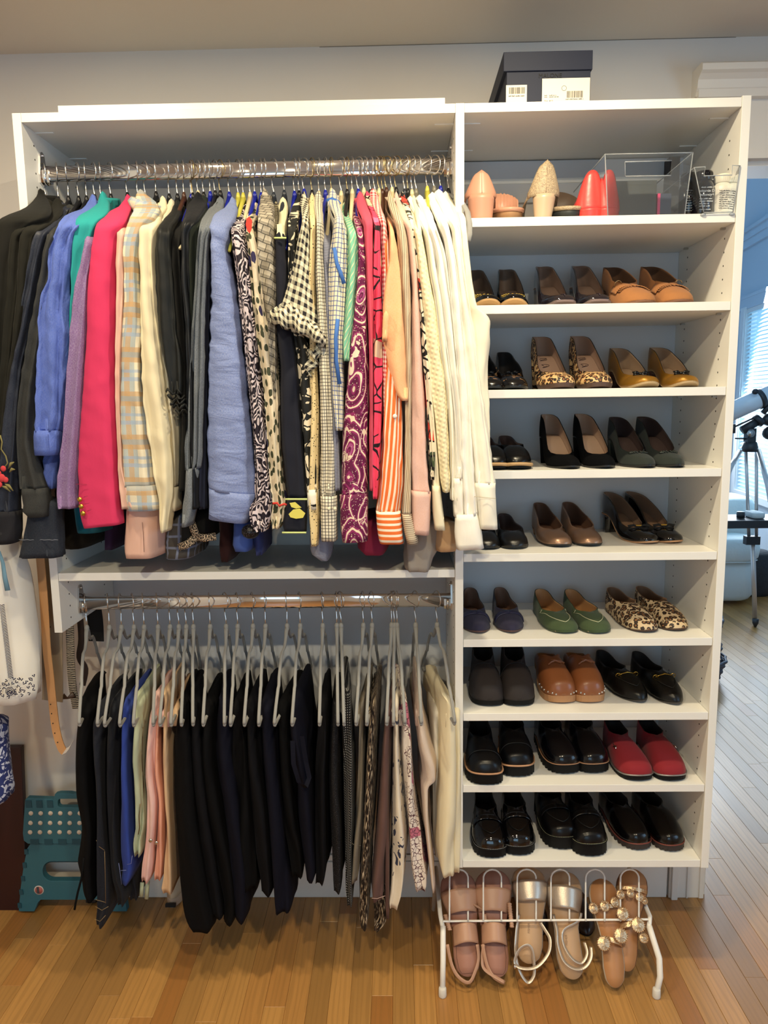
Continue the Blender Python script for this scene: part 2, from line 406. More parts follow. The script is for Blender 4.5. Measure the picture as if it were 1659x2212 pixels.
def gingham(c1, c2, size, rot=0):
    a, b = lin(c1), lin(c2); mid = tuple((x*.5+y*.5) for x, y in zip(a, b))
    def f(N, uv):
        u, v = uvs(N, uv, rot); k = 1/(2*size)
        s1 = N.gt(N.fr(u, k), .5); s2 = N.gt(N.fr(v, k), .5)
        return N.mix(N.math('MULTIPLY', s1, s2), N.mix(N.math('MAXIMUM', s1, s2), a, mid), b)
    return f
def windowpane(bgc, lc, size, w=.2, rot=0, lc2=None):
    def f(N, uv):
        u, v = uvs(N, uv, rot); k = 1/size
        s1 = N.lt(N.fr(u, k), w); s2 = N.lt(N.fr(v, k), w)
        c = N.mix(N.math('MULTIPLY', s2, .75), lin(bgc), lin(lc2 or lc)); return N.mix(N.math('MULTIPLY', s1, .85), c, lin(lc))
    return f
def stripes(c1, c2, size, w=.5, rot=0):
    def f(N, uv):
        u, v = uvs(N, uv, rot); return N.mix(N.lt(N.fr(u, 1/size), w), lin(c1), lin(c2))
    return f
def plaid(size=.055):
    def f(N, uv):
        uv = N.warp(uv, 14, .004); u, v = uvs(N, uv, .03); k = 1/size; cream, blue, tan, grey = lin((208, 198, 174)), lin((120, 150, 185)), lin((176, 132, 72)), lin((128, 148, 158))
        c = cream
        for s, off in ((u, 0), (v, .2)):
            q = N.math('FRACT', N.math('MULTIPLY_ADD', s, k, 50+off))
            band = N.lt(q, .34); line = N.lt(N.math('ABSOLUTE', N.math('SUBTRACT', q, .62)), .045); line2 = N.lt(N.math('ABSOLUTE', N.math('SUBTRACT', q, .80)), .035)
            c = N.mix(N.math('MULTIPLY', band, .72), c, grey if s is u else tan); c = N.mix(N.math('MULTIPLY', N.math('MAXIMUM', line, line2), .6), c, blue)
            e = N.lt(N.math('ABSOLUTE', N.math('SUBTRACT', q, .17)), .06); c = N.mix(N.math('MULTIPLY', e, .65), c, tan if s is u else grey)
        tw = N.gt(N.fr(N.math('ADD', u, v), 420), .5)
        return N.mix(N.math('MULTIPLY', tw, .22), c, (.75, .7, .6))
    return f
def dots(bgc, dc, scale, r, rnd=.6):
    def f(N, uv): return N.mix(N.lt(N.voro(uv, scale, rnd=rnd), r), lin(bgc), lin(dc))
    return f
def leopard(bgc, ring, fill, scale, rnd=.75):
    def f(N, uv):
        w = N.warp(uv, scale*1.3, .35/scale); d = N.voro(w, scale, rnd=rnd); brk = N.gt(N.noise(uv, scale*1.6, 2), .44)
        r = N.math('MULTIPLY', N.math('MULTIPLY', N.lt(d, .46), N.gt(d, .22)), brk); inner = N.lt(d, .24)
        c = N.mix(inner, lin(bgc), lin(fill)); return N.mix(r, c, lin(ring))
    return f
def blobs(bgc, b1, b2, scale):
    def f(N, uv):
        w = N.warp(N.mapp(uv, (1, .8, 1)), scale*.8, .5/scale); d = N.voro(w, scale, rnd=.8); d2 = N.voro(N.mapp(w, loc=(3.3, 1.7, 0)), scale*.35, rnd=.9)
        n = N.noise(uv, scale*.25, 2); c = N.mix(N.math('MULTIPLY', N.gt(n, .5), .35), lin(bgc), (.42, .34, .24))
        c = N.mix(N.lt(d, .38), c, lin(b1)); return N.mix(N.lt(d2, .2), c, lin(b2))
    return f
def zebra(bgc, c2, scale, dist=9, thr=.5, dirn='Y'):
    def f(N, uv): return N.mix(N.gt(N.wave(uv, scale, dist, 2, 1.2, dirn), thr), lin(bgc), lin(c2))
    return f
def lineart(bgc, lc, scale, w=.05, fill=None, fs=6, fill2=None):
    def f(N, uv):
        ww = N.warp(uv, scale*.7, .5/scale); d = N.voro(ww, scale, 'DISTANCE_TO_EDGE'); c = lin(bgc)
        n = N.noise(uv, fs, 2)
        if fill: c = N.mix(N.gt(n, .58), c, lin(fill))
        if fill2: c = N.mix(N.lt(n, .40), c, lin(fill2))
        dense = N.gt(N.noise(uv, fs*1.3, 1), .43)
        return N.mix(N.math('MULTIPLY', N.lt(d, w), dense), c, lin(lc))
    return f
def bigfloral(bgc, fc, scale, thr=.5, dist=1.5):
    def f(N, uv):
        n = N.noise(uv, scale, 1, dist); v = N.lt(N.voro(N.warp(uv, scale*2, .4/scale), scale*1.2, 'DISTANCE_TO_EDGE'), .05)
        m = N.math('MULTIPLY', N.gt(n, thr), N.math('SUBTRACT', 1.0, v)); return N.mix(m, lin(bgc), lin(fc))
    return f
def paisley(N, uv):
    base, dark, cream, plum = lin((132, 38, 92)), lin((92, 18, 62)), lin((222, 204, 180)), lin((160, 76, 128))
    w = N.warp(N.mapp(uv, (1.5, .8, 1)), 12, .045); d = N.voro(w, 13, rnd=.9); e = N.voro(N.mapp(w, loc=(.3, .2, 0)), 13, 'SMOOTH_F1', rnd=.9)
    s = N.fr(d, 5.0); c = N.mix(N.gt(s, .55), base, dark)
    c = N.mix(N.lt(N.math('ABSOLUTE', N.math('SUBTRACT', s, .3)), .10), c, cream)
    c = N.mix(N.math('MULTIPLY', N.lt(d, .2), N.gt(d, .14)), c, plum)
    big = N.gt(N.noise(uv, 16, 2, 1.8), .62); c = N.mix(big, c, cream)
    c = N.mix(N.math('MULTIPLY', big, N.gt(N.fr(N.noise(uv, 20, 1, 1.5), 6), .6)), c, base)
    dt = N.lt(N.voro(uv, 190), .22); return N.mix(N.math('MULTIPLY', dt, .7), c, cream)
def basket(N, uv):
    x = N.n('ShaderNodeTexBrick'); N.L(N.mapp(N.warp(uv, 10, .01), (1, 1, 1), (0, 0, .35)), x.inputs['Vector'])
    x.inputs['Color1'].default_value = (*lin((205, 195, 175)), 1); x.inputs['Color2'].default_value = (*lin((120, 112, 98)), 1); x.inputs['Mortar'].default_value = (*lin((46, 42, 38)), 1)
    x.inputs['Scale'].default_value = 1; x.inputs['Brick Width'].default_value = .021; x.inputs['Row Height'].default_value = .018; x.inputs['Mortar Size'].default_value = .0012; x.inputs['Mortar Smooth'].default_value = .6
    g = N.fr(N.sep(N.mapp(uv, (1, 1, 1), (0, 0, .35)))[1], 1/.018); return N.mix(N.math('MULTIPLY', g, .55), x.outputs[0], lin((52, 48, 44)))
def snake(N, uv):
    v = N.noise(N.mapp(uv, (320, 42, 1)), 1, 2, .3); r = N.ramp(v, [(.0, lin((10, 8, 7))), (.50, lin((22, 16, 12))), (.55, lin((96, 74, 56))), (.62, lin((196, 178, 150)))]); return r
def dashes(N, uv):
    u, v = uvs(N, uv); a = N.lt(N.fr(u, 1/.0055), .28); b = N.lt(N.fr(v, 1/.007), .5); return N.mix(N.math('MULTIPLY', a, b), lin((6, 6, 10)), lin((170, 168, 164)))
def speck(bgc, c2, sc=500, thr=.62):
    def f(N, uv): return N.mix(N.gt(N.noise(N.mapp(uv, (sc, sc*.7, 1)), 1, 2), thr), lin(bgc), lin(c2))
    return f
def quilt(N, uv):
    return lin((235, 228, 200))
def mesh_print(N, uv):
    u, v = uvs(N, uv); return N.mix(N.lt(N.fr(v, 1/.0035), .45), lin((96, 98, 112)), lin((150, 152, 168)))
# ------------------------------------------------------------------ upper hangers
m_vel = plain('velvet_grey', lin((138, 137, 134)), .9, bumpscale=500, bstr=.15, sheen=.1, var=.06, vscale=30)
HC = {'k': (18, 18, 22), 'b': (16, 30, 150), 'y': (196, 190, 78), 'w': (215, 200, 160), 'n': (40, 46, 56), 'g': (120, 116, 104), 'o': (70, 40, 26)}
HM = {k: plain('hanger_plastic_'+k, lin(c), .35) for k, c in HC.items()}
HN = {'k': 'black', 'b': 'bright blue', 'y': 'yellow', 'w': 'cream', 'n': 'slate', 'g': 'grey', 'o': 'brown'}
def hook_pts(x, y, z, zrod, tw, drop, r=.0215):
    """hook loop over the rod seen nearly edge-on; tw twists it about the vertical"""
    pts = []
    for q in np.linspace(-1.05*PI*.5-.35, PI*1.08, 13)[::-1]:
        pts.append((math.cos(q)*r*-1, zrod+.003+math.sin(q)*r*1.05))
    pts = [(a, b) for a, b in pts]
    # front end swings back under the rod to the stem
    front = pts[-1]
    pts += [(front[0]*.55, zrod-.036), (0, zrod-.048), (0, z)]
    out = []
    for a, b in pts: out.append((x-a*math.sin(tw), y+a*math.cos(tw), b))
    return out
upper_hooks = []
def upper_hanger(px, kind, wire='s', label=None, tip=.008):
    """px: stem pixel just above the collar; kind: colour of the moulded shoulder"""
    s = P(px, 415, Y=RY); x = s[0]; zt = 2.093+random.uniform(-.004, .004)
    lab = label or '%s hanger with a %s hook, stem number %d from the left on the upper rod' % (HN[kind], {'s': 'silver wire', 'b': 'brass wire'}[wire], len(upper_hooks)+1)
    t = thing('clothes_hanger', lab, 'hanger', (x, RY, zt), 'hangers on the upper rod')
    tw = random.uniform(.25, .75)
    MB().tube(hook_pts(x, RY, zt, RZ, tw, 0), .0016 if wire == 's' else .0013, 6).build('hook', m_wire if wire == 's' else m_brass, t)
    if wire == 'b':
        mb = MB()
        for q in (0, PI):
            mb.tube([(x+.0016*math.cos(k*.9+q), RY+.0016*math.sin(k*.9+q), RZ-.05-(k/30)*(RZ-.05-zt)) for k in range(31)], .0011, 4)
        mb.build('twisted_stem', m_brass, t)
    mb = MB(); r = .0045
    pts = [(x, RY-.185, zt-.16), (x, RY-.15, zt-.128), (x, RY-.09, zt-.075), (x, RY-.035, zt-.028), (x, RY, zt+.002), (x, RY+.035, zt-.028), (x, RY+.09, zt-.075), (x, RY+.15, zt-.128), (x, RY+.185, zt-.16)]
    mb.tube(pts, [r*.8, r, r, r*1.15, r*1.5, r*1.15, r, r, r*.8], 8)
    mb.lathe((x, RY, zt-.004), [(.006, 0), (.0055, .012), (.003, .02)], 10)
    mb.build('shoulder', HM[kind], t)
    upper_hooks.append((px, x)); return x
hk = [(98,'k'),(125,'k'),(147,'k'),(169,'k'),(186,'k'),(204,'k'),(217,'k'),(239,'k'),(275,'k'),(297,'y'),(314,'k'),(337,'k'),(365,'k'),(383,'k'),(397,'o'),(413,'b'),(416,'k','b'),(428,'w'),(440,'k'),(454,'b'),(465,'k'),(476,'k','b'),(495,'b'),(514,'y'),(525,'y'),(540,'w'),(550,'b'),(564,'b'),(571,'k'),(591,'n'),(614,'n'),(636,'b'),(646,'k'),(657,'b'),(674,'k','b'),(689,'w'),(703,'b'),(716,'w','b'),(737,'w'),(750,'k','b'),(761,'w'),(774,'b'),(786,'w'),(800,'k'),(810,'w'),(819,'w','b'),(826,'o','b'),(835,'o','b'),(847,'w'),(856,'k','b'),(874,'n'),(881,'k','b'),(890,'w'),(899,'g'),(923,'y'),(938,'g'),(952,'b'),(969,'k')]
for h in hk: upper_hanger(h[0], h[1], h[2] if len(h) > 2 else 's')
def hookx(px): return P(px, 415, Y=RY)[0]
# ------------------------------------------------------------------ garments
def sec(xc, a, Yf, Yb, skew, n=28, taper=.45, blunt=.62, fold=0, ph=0, m=3, zj=0):
    """outline of a hanging thickness of cloth at one height, nose towards the room"""
    pts = []
    for j in range(n):
        q = 2*PI*j/n+PI                        # j=0 at the back, j=n/2 at the front
        cq, sq = math.cos(q), math.sin(q)
        t = (1-cq)/2 if False else (1+cq)/2    # 0 back .. 1 front
        t = (1+math.cos(q-PI*2))/2
        yy = lerp(Yb, Yf, t); w = a*(1-taper*(1-t))*np.sign(sq)*abs(sq)**blunt
        if fold:
            f = 1+fold*math.sin(m*q*1.0+ph+zj)+fold*.6*math.sin((m*2+1)*q-ph*1.7+zj*1.8); w *= f
            if t > .5: yy += (t-.5)*2*fold*.09*math.sin(m*2.2*sq+ph*2+zj)
        pts.append((xc+skew*(yy-Yf)+w, yy))
    return pts
def crease(rings, amp, seed, sc=(34, 20, 16), diag=.7):
    """push ring points in and out with folded noise: cloth creases as real relief"""
    out = []
    for r in rings:
        r = np.array(r, float); c = r.mean(0); o = []
        for p in r:
            d = p-c; d[2] = 0; d /= (np.linalg.norm(d)+1e-9); q = Vector(((p[0]*sc[0]+p[1]*sc[0]*.6), seed*7.3, (p[2]*sc[2]+p[0]*sc[2]*diag)))
            n1 = 1-abs(mnoise.noise(q))*3; q2 = q*2.3; n2 = mnoise.noise(q2); o.append(p+d*amp*(n1*.8+n2*.5))
        out.append(o)
    return out
def drape(rows, Yf, Yb, step=14, skew=0, fold=.10, m=3, ph=None, taper=.4, blunt=.6, n=28, tilt=0, topclose=True, bot=.012, yprof=None, ripple=0, hollow=True):
    """rows (py, xl, xr) are the outline at depth Yf; returns rings from top to bottom"""
    ph = random.uniform(0, 6) if ph is None else ph
    R = interp_rows(rows, step); rings = []
    y0, y1 = R[0][0], R[-1][0]
    for i, (py, xl, xr) in enumerate(R):
        t = (py-y0)/(y1-y0); yf = Yf(t, py) if callable(Yf) else Yf; yb = Yb(t, py) if callable(Yb) else Yb
        c = P((xl+xr)/2, py, Y=yf+.004); a0 = P(xl, py, Y=yf+.012); a1 = P(xr, py, Y=yf+.012); a = (a1[0]-a0[0])/2; z = c[2]
        zj = 2.4*math.sin(t*3.1+ph)+t*2
        s = sec((a0[0]+a1[0])/2, a, yf, yb, skew(t) if callable(skew) else skew, n, taper, blunt, fold*min(1, t*4+.15), ph, m, zj)
        rings.append([(x, y, z+tilt*(x-c[0])+ripple*math.sin((x*90+y*60)+ph)*.004*(1 if i == len(R)-1 else 0)) for x, y in s])
    def shrink(r, k, dz):
        r = np.array(r); c = r.mean(0); q = c+(r-c)*np.array([k, 1-(1-k)*.35, 1]); q[:, 2] = r[:, 2]+dz; return q
    if topclose:
        rings = [shrink(rings[0], .12, .012), shrink(rings[0], .7, .007)]+rings
    if hollow:
        last = rings[-1]; rings += [shrink(last, .80, .0008), shrink(last, .72, .03)]
    return rings
m_dark = plain('garment_inside', (.012, .012, .014), .95)
GARM = []
def garment(name, label, cat, mat, hx, rows, sh=62, Yf=-.118, b=.030, cuff=None, cuffmat=None, hem=None, hemmat=None, fold=.07, m=3, collar=(9, 22), colmat=None, sleeve='sleeve', cy0=.055, blunt=.62, tilt=0, bodybot=None, group='garments on the upper rod', topmat=None, bw=.010, Yadd=0, hemY=(-.06, .24), wr=.0018, wrs=(34, 20, 16)):
    """hanging garment: body sheet across the hanger, front sleeve following rows, cuff, collar, optional hem"""
    rows = sorted(rows); x0 = hookx(hx); top = rows[0]; Yf = Yf+Yadd
    t = thing(name, label, cat, (x0, RY, P(hx, top[0], Y=RY)[2]), group)
    py0, py1 = top[0], rows[-1][0]
    def yf(tt, py): return lerp(cy0, Yf, smooth((py-py0)/sh)**.85)
    def yb(tt, py): return yf(tt, py)+2*lerp(.014, b, smooth((py-py0)/(sh*1.3)))
    rings = drape(rows, yf, yb, 7, 0, fold, m, None, .25, blunt, 36, tilt)
    rings = crease(rings, wr, len(GARM), wrs)
    MB().loft(rings, True, (True, True)).build(sleeve, mat, t)
    # body: two sheets with rounded edges, from the collar over the shoulders to the hem
    zc = P(hx, py0+6, Y=RY)[2]; shr = min(rows, key=lambda r: abs(r[0]-(py0+sh)))
    zsh = P((shr[1]+shr[2])/2, py0+sh, Y=Yf)[2]; zbot = P(hx, (bodybot or (py1-60)), Y=-.02)[2]
    R = interp_rows(rows, 30)
    pz = []; 
    for py, xl, xr in R: q = P((xl+xr)/2, py, Y=Yf+.03); pz.append((q[2], q[0]))
    pz.sort()
    def fx(z): return float(np.interp(z, [a for a, _ in pz], [c for _, c in pz]))
    yA, yB = Yf+.035, .285; ny, nz = 12, 16; mb = MB(); ph = random.uniform(0, 6)
    for side in (-1, 1):
        rr = []
        for i in range(nz+1):
            v = i/nz; row = []
            for j in range(ny+1):
                u = j/ny; y = lerp(yA, yB, u); d = abs(y-RY)/.2; zt = lerp(zc, zsh-.012, min(1, d)**1.15) if y < RY else lerp(zc, zsh-.02, min(1, d)**1.15)
                if abs(y-RY) < .04: zt -= .0
                z = lerp(zt, zbot, v); th = bw*(1-abs(2*u-1)**4)**.5*(.55+.45*min(1, v*5)); xf = fx(z); k = (y-RY)/(Yf-RY)
                xx = x0+(xf-x0)*k if k > 0 else x0+(xf-x0)*k*.4
                row.append((xx+side*(th+.0025*math.sin(u*14+v*5+ph)*v), y, z))
            rr.append(row)
        mb.loft(rr, False)
    mb.build('body', topmat or mat, t)
    if collar:
        cw, chh = collar; c0 = P((top[1]+top[2])/2, py0, Y=cy0); w = abs(P(top[2], py0, Y=cy0)[0]-P(top[1], py0, Y=cy0)[0])/2+.004
        rings = []
        for k, (f, dz) in enumerate(((1.25, -.03), (1.1, -.012), (1, .004), (.95, .011), (.7, .009), (.62, -.01))):
            rings.append([(lerp(c0[0], x0, .35)+(w*f+.003)*math.cos(q), lerp(RY-.012, RY+.03, .5)+(.050*f)*math.sin(q), c0[2]+dz-.010*(1-math.sin(q))*.5+.006*math.sin(q)) for q in np.linspace(0, 2*PI, 22, endpoint=False)])
        MB().loft(rings, True, (False, True)).build('collar', colmat or mat, t)
    if cuff:
        rr = drape(cuff, Yf-.004, Yf+2*b+.004, 10, 0, fold*.35, 2, None, .2, .6, 36, tilt, topclose=False); rr = crease(rr, wr*.5, len(GARM)+.5, wrs)
        MB().loft([np.array(rr[0])*.999+np.array(rr[0]).mean(0)*.001]+list(rr), True, (True, True)).build('cuff', cuffmat or mat, t)
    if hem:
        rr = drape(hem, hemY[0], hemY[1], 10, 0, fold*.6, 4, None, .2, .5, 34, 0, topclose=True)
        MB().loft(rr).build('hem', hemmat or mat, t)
    GARM.append(t); return t
m_gold = plain('gold', lin((196, 160, 72)), .25, 1)
def fpt(px, py, Y, dy=-.003): p = P(px, py, Y=Y); return np.array([p[0], p[1]+dy, p[2]])
# ------------------------------------------------------------------ upper rod, left to right
F = fabric
blk = F('black_wool', (17, 16, 12), wrk=.25); blk2 = F('black_olive_cloth', (21, 20, 14)); blk3 = F('soft_black_knit', (13, 13, 12))
g = garment('coat', 'black coat farthest left on the upper rod, its shoulder jutting past the closet side', 'coat', blk, 98, [(418,84,97),(436,70,108),(452,42,112),(466,0,104),(490,-22,62),(540,-28,40),(600,-30,26),(800,-42,14),(1000,-55,6),(1060,-60,4)], fold=.05, hem=[(1060,60,200),(1130,80,208),(1178,90,196),(1186,128,190)], hemY=(.02, .27))
g = garment('jacket', 'black jacket second from the left, narrow shoulder seam showing', 'jacket', blk2, 125, [(440,92,118),(456,80,118),(476,52,112),(492,20,78),(520,16,48),(600,14,42),(700,8,34),(800,2,26),(1000,-8,12),(1050,-10,8)], fold=.05)
g = garment('jacket', 'olive-black jacket with a rolled collar, third from the left', 'jacket', blk2, 147, [(438,116,138),(456,100,136),(474,72,122),(490,48,100),(516,40,76),(600,34,66),(700,27,54),(800,16,40),(950,0,22)], fold=.05)
navyd = F('navy_satin_denim', (24, 30, 46), rough=.5, wrk=.5, heather=.03)
g = garment('jacket', 'navy satin jacket with a red flower embroidered near the cuff', 'jacket', navyd, 169, [(446,118,150),(466,104,140),(490,86,122),(508,74,104),(550,66,92),(600,57,84),(700,40,66),(800,22,46),(900,7,42),(1000,0,38),(1060,-12,36),(1108,-14,35)], cuff=[(1106,-16,36),(1150,-17,37),(1176,-8,30)], cuffmat=F('black_rib_knit', (26, 26, 32)), fold=.08)
Yc = -.124
mb = MB()
for a, b_, r in ((5,1032,.010),(9,1012,.007),(-3,1022,.009),(14,1036,.007),(0,1046,.008)):
    p = fpt(a, b_, Yc, -.004); mb.sphere(p, r, 8, (1, .35, 1))
mb.build('embroidered_flower', F('red_thread', (190, 60, 66), wb=.6), g)
mb = MB(); mb.tube([fpt(*q, Yc, -.003) for q in ((2,940),(6,955),(4,970),(14,985),(18,1000),(10,1012))], .0016, 5)
for q0, q1 in (((12,1045),(30,1060)), ((6,1050),(24,1062)), ((20,1012),(32,998)), ((22,1020),(34,1014))):
    mb.tube([fpt(*q0, Yc, -.003), fpt((q0[0]+q1[0])/2, (q0[1]+q1[1])/2-4, Yc, -.005), fpt(*q1, Yc, -.003)], [.001, .004, .001], 5)
mb.build('embroidered_stem', F('olive_thread', (120, 112, 70), wb=.6), g)
chd = F('charcoal_denim', (40, 41, 41), rough=.8, wrk=.5, heather=.02)
g = garment('jacket', 'faded charcoal denim jacket with a turned-up cuff, left of the blue shirt', 'jacket', chd, 186, [(452,138,168),(470,122,158),(492,106,134),(520,100,122),(550,92,114),(600,84,106),(650,76,98),(750,56,88),(850,42,76),(950,37,70),(1000,39,80),(1056,42,96)], cuff=[(1056,41,97),(1085,44,103),(1112,43,104),(1118,60,102)], fold=.08,
    hem=[(1090,58,128),(1160,42,130),(1168,40,131),(1206,34,134)], hemmat=F('indigo_denim', (26, 33, 46), heather=.03), hemY=(-.10, -.02))
MB().tube([fpt(q, 1166+math.sin(q*.4)*.7, -.10, -.002) for q in range(42, 130, 6)], .0007, 4).build('topstitching', plain('stitch_grey', lin((110, 116, 130))), g)
blue = F('cobalt_linen', (72, 96, 176), rough=.8, wrk=.75, heather=.10, wsc=34)
g = garment('shirt', 'cobalt blue linen shirt with a rolled button-tab cuff', 'shirt', blue, 204, [(430,194,210),(446,186,212),(456,162,204),(464,138,196),(480,126,186),(510,114,160),(560,105,152),(600,104,148),(636,90,146),(700,81,146),(800,76,142),(900,71,134),(932,70,127)], cuff=[(930,69,127),(955,67,127),(984,69,125)], fold=.10, m=4, wr=.0038,
    hem=[(960,100,140),(1000,90,124),(1056,95,122)], hemY=(-.085, .05))
MB().box(fpt(105,938,-.124,-.004), fpt(108,976,-.124,-.001)).build('cuff_tab', blue, g)
teal = F('teal_wool', (34, 142, 142), wrk=.3, weave=700, wb=.5)
g = garment('jacket', 'bright teal wool jacket with a stand collar', 'jacket', teal, 239, [(424,217,232),(440,209,238),(452,190,238),(464,166,232),(478,152,214),(510,151,202),(560,151,188),(620,154,178),(680,152,172),(800,150,165),(1000,150,170)], fold=.05,
    hem=[(1060,140,232),(1120,150,228),(1152,155,226)], hemmat=F('teal_lining', (12, 92, 112), rough=.5), hemY=(-.02, .2), Yadd=.012)
purple = F('purple_heather', (112, 78, 132), heather=.25, wb=.5, weave=800)
g = garment('sweater_coat', 'heathered purple wool coat between the teal jacket and the pink blazer', 'coat', purple, 260, [(476,192,216),(500,186,206),(560,174,198),(600,162,192),(700,149,188),(800,143,182),(900,138,176),(1000,127,168),(1060,121,164),(1099,124,166)], sh=50, cy0=-.02, fold=.06, collar=None,
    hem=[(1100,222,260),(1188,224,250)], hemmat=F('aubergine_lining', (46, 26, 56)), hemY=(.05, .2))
pink = F('hot_pink_wool', (198, 50, 92), wrk=.22, weave=900, wb=.3)
g = garment('blazer', 'hot pink blazer with three gold buttons on its sleeve', 'blazer', pink, 275, [(430,270,284),(444,256,285),(456,226,283),(470,206,278),(490,200,268),(520,193,256),(600,184,252),(700,180,251),(800,175,251),(900,167,254),(1000,161,258),(1060,160,261),(1110,166,265),(1138,174,267)], b=.036, fold=.035, m=2, tilt=.10)
for i, (a, b_) in enumerate(((178,1077),(181,1092),(185,1107))):
    p = fpt(a, b_, -.112, -.0145); mb = MB(); mb.lathe(p, [(.0012, -.004), (.0052, -.003), (.0062, -.001), (.006, .001)], 12, 'y'); mb.build('button', m_gold, g)
MB().tube([fpt(a, b_, -.115, -.004) for a, b_ in ((165,1046),(176,1045),(189,1046))], .0006, 4).build('vent_seam', plain('pink_seam', lin((150, 30, 72))), g)
mb = MB()
for a, b_ in ((184,1073),(187,1088),(191,1103)): mb.tube([fpt(a, b_, -.118, -.009), fpt(a+9, b_-3, -.118, -.009)], .0006, 4)
mb.build('buttonhole', plain('pink_thread', lin((150, 30, 72))), g)
peach = F('pale_pink_crepe', (208, 168, 152), wrk=.2)
g = garment('blazer', 'pale peach-pink blazer hanging low behind the hot pink blazer', 'blazer', peach, 297, [(446,277,298),(462,268,296),(474,259,288),(500,252,276),(560,250,270),(650,250,268),(800,250,264),(1000,256,268),(1100,260,300)], fold=.04,
    hem=[(1090,258,350),(1130,256,350),(1190,253,347),(1207,256,346)], hemY=(-.098, .2), bw=.009)
MB().tube([fpt(*q, -.10, -.002) for q in ((308,1128),(310,1150),(312,1192))], .0007, 4).build('vent_seam', plain('peach_seam', lin((130, 96, 86))), g)
pl = F('plaid_wool', (200, 190, 170), pat=plaid(.10), wrk=.4, weave=500, wb=.6)
g = garment('shirt_jacket', 'blue, tan and cream plaid wool shirt jacket with a hood-like collar', 'jacket', pl, 314, [(420,294,318),(436,288,340),(452,284,346),(466,278,336),(490,270,318),(540,264,302),(600,266,300),(640,266,303),(700,260,306),(800,255,304),(900,255,313),(1000,262,326),(1052,263,334)], b=.034, cuff=[(1050,262,336),(1080,263,343),(1104,268,344)], fold=.05, collar=None)
rings = []
for k, (r, dz, dy) in enumerate(((.021, -.030, 0), (.030, -.012, -.01), (.034, .004, -.012), (.028, .014, -.008), (.019, .011, -.004), (.015, -.010, 0))):
    c = P(316, 446, Y=.04); rings.append([(c[0]+r*1.35*math.cos(q)+.008*math.sin(q)*-1, .055+dy+.045*math.sin(q), c[2]+dz+.012*math.sin(q)-.012*math.cos(q)) for q in np.linspace(0, 2*PI, 26, endpoint=False)])
MB().loft(rings, True, (False, True)).build('hood_collar', pl, g)
cream = F('cream_linen', (216, 204, 172), wrk=.5, wsc=14)
g = garment('blazer', 'cream linen blazer whose long sleeve narrows to a point', 'blazer', cream, 345, [(434,345,362),(450,332,363),(462,318,352),(480,304,346),(500,297,336),(550,298,334),(650,301,338),(750,302,350),(850,304,362),(950,316,372),(1050,334,376),(1110,343,368),(1150,347,361)], b=.034, fold=.08, wr=.003)
g = garment('shirt', 'cream shirt with a small buttoned cuff right behind the cream blazer', 'shirt', F('ivory_cotton', (206, 196, 170), wrk=.5), 365, [(440,364,380),(460,352,372),(500,338,350),(700,340,360),(850,352,378),(950,362,386),(1050,368,386)], cuff=[(1052,366,386),(1090,364,386),(1104,364,385)], Yadd=.03, fold=.08,
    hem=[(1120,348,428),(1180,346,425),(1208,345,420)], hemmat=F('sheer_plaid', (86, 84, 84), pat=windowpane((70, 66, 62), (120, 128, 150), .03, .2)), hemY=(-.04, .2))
blks = F('black_satin_cotton', (15, 17, 17), rough=.55, wrk=.35)
g = garment('blouse', 'black blouse with a ruffled wrist, right of the cream blazer', 'blouse', blks, 383, [(442,376,394),(458,366,392),(474,350,386),(492,338,372),(530,332,372),(600,332,378),(700,338,386),(780,352,396),(830,364,398),(852,368,396)], fold=.08)
mb = MB()
for k in range(5):
    a, b_ = 368+7*k*.7, 846+k*11; c = P(a+10, b_, Y=-.11)
    mb.tube([(c[0]-.018+.036*s, -.118-.006*math.sin(s*9+k), c[2]+.006*math.sin(s*11+k*2)) for s in np.linspace(0, 1, 9)], .0035, 6, flat=.5)
mb.build('ruffle', blks, g)
g = garment('cardigan', 'plain black cardigan between the ruffled blouse and the black hooded jacket', 'cardigan', blk3, 397, [(455,388,402),(474,378,402),(492,368,398),(540,368,392),(700,374,400),(900,390,412),(1060,385,415)], Yadd=.018, fold=.07, hem=[(1060,385,420),(1175,388,420)], hemmat=blk3, hemY=(-.05, .2))
g = garment('jacket', 'black satin jacket with a folded-back hood collar', 'jacket', F('black_satin', (14, 16, 21), rough=.45, wrk=.35), 428, [(425,420,438),(440,406,448),(456,400,440),(474,394,428),(510,390,410),(600,391,412),(700,400,420),(850,404,424),(1100,400,430)], fold=.08)
g = garment('tunic', 'black tunic with a beaded sequin border at its notched hem', 'tunic', blk3, 413, [(436,405,416),(452,402,420),(480,400,418),(560,404,420),(800,404,425),(1100,398,430)], Yadd=.035, fold=.05, colmat=F('beaded_trim', (120, 104, 84), pat=speck((60, 50, 44), (190, 180, 160), 300, .5), wb=.8), hem=[(1110,384,470),(1160,386,468)], hemY=(-.03, .16))
mb = MB()
for q in ([(386,1182),(404,1176),(424,1160)],[(424,1160),(444,1162),(467,1158)],[(414,1128),(420,1146),(426,1160)]):
    mb.tube([fpt(*w, -.05, -.002) for w in q], .0095, 8, flat=.25)
mb.build('beaded_border', F('beadwork', (110, 100, 90), pat=speck((34, 30, 30), (200, 178, 150), 420, .52), wb=1), g)
g = garment('sweater', 'very dark green sweater left of the grey chambray shirt', 'sweater', F('bottle_green_knit', (26, 32, 26)), 440, [(432,434,450),(450,420,448),(476,408,440),(500,405,430),(600,406,428),(800,408,425),(1000,408,420)], Yadd=.012)
gch = F('grey_chambray', (84, 91, 98), heather=.2, wrk=.55)
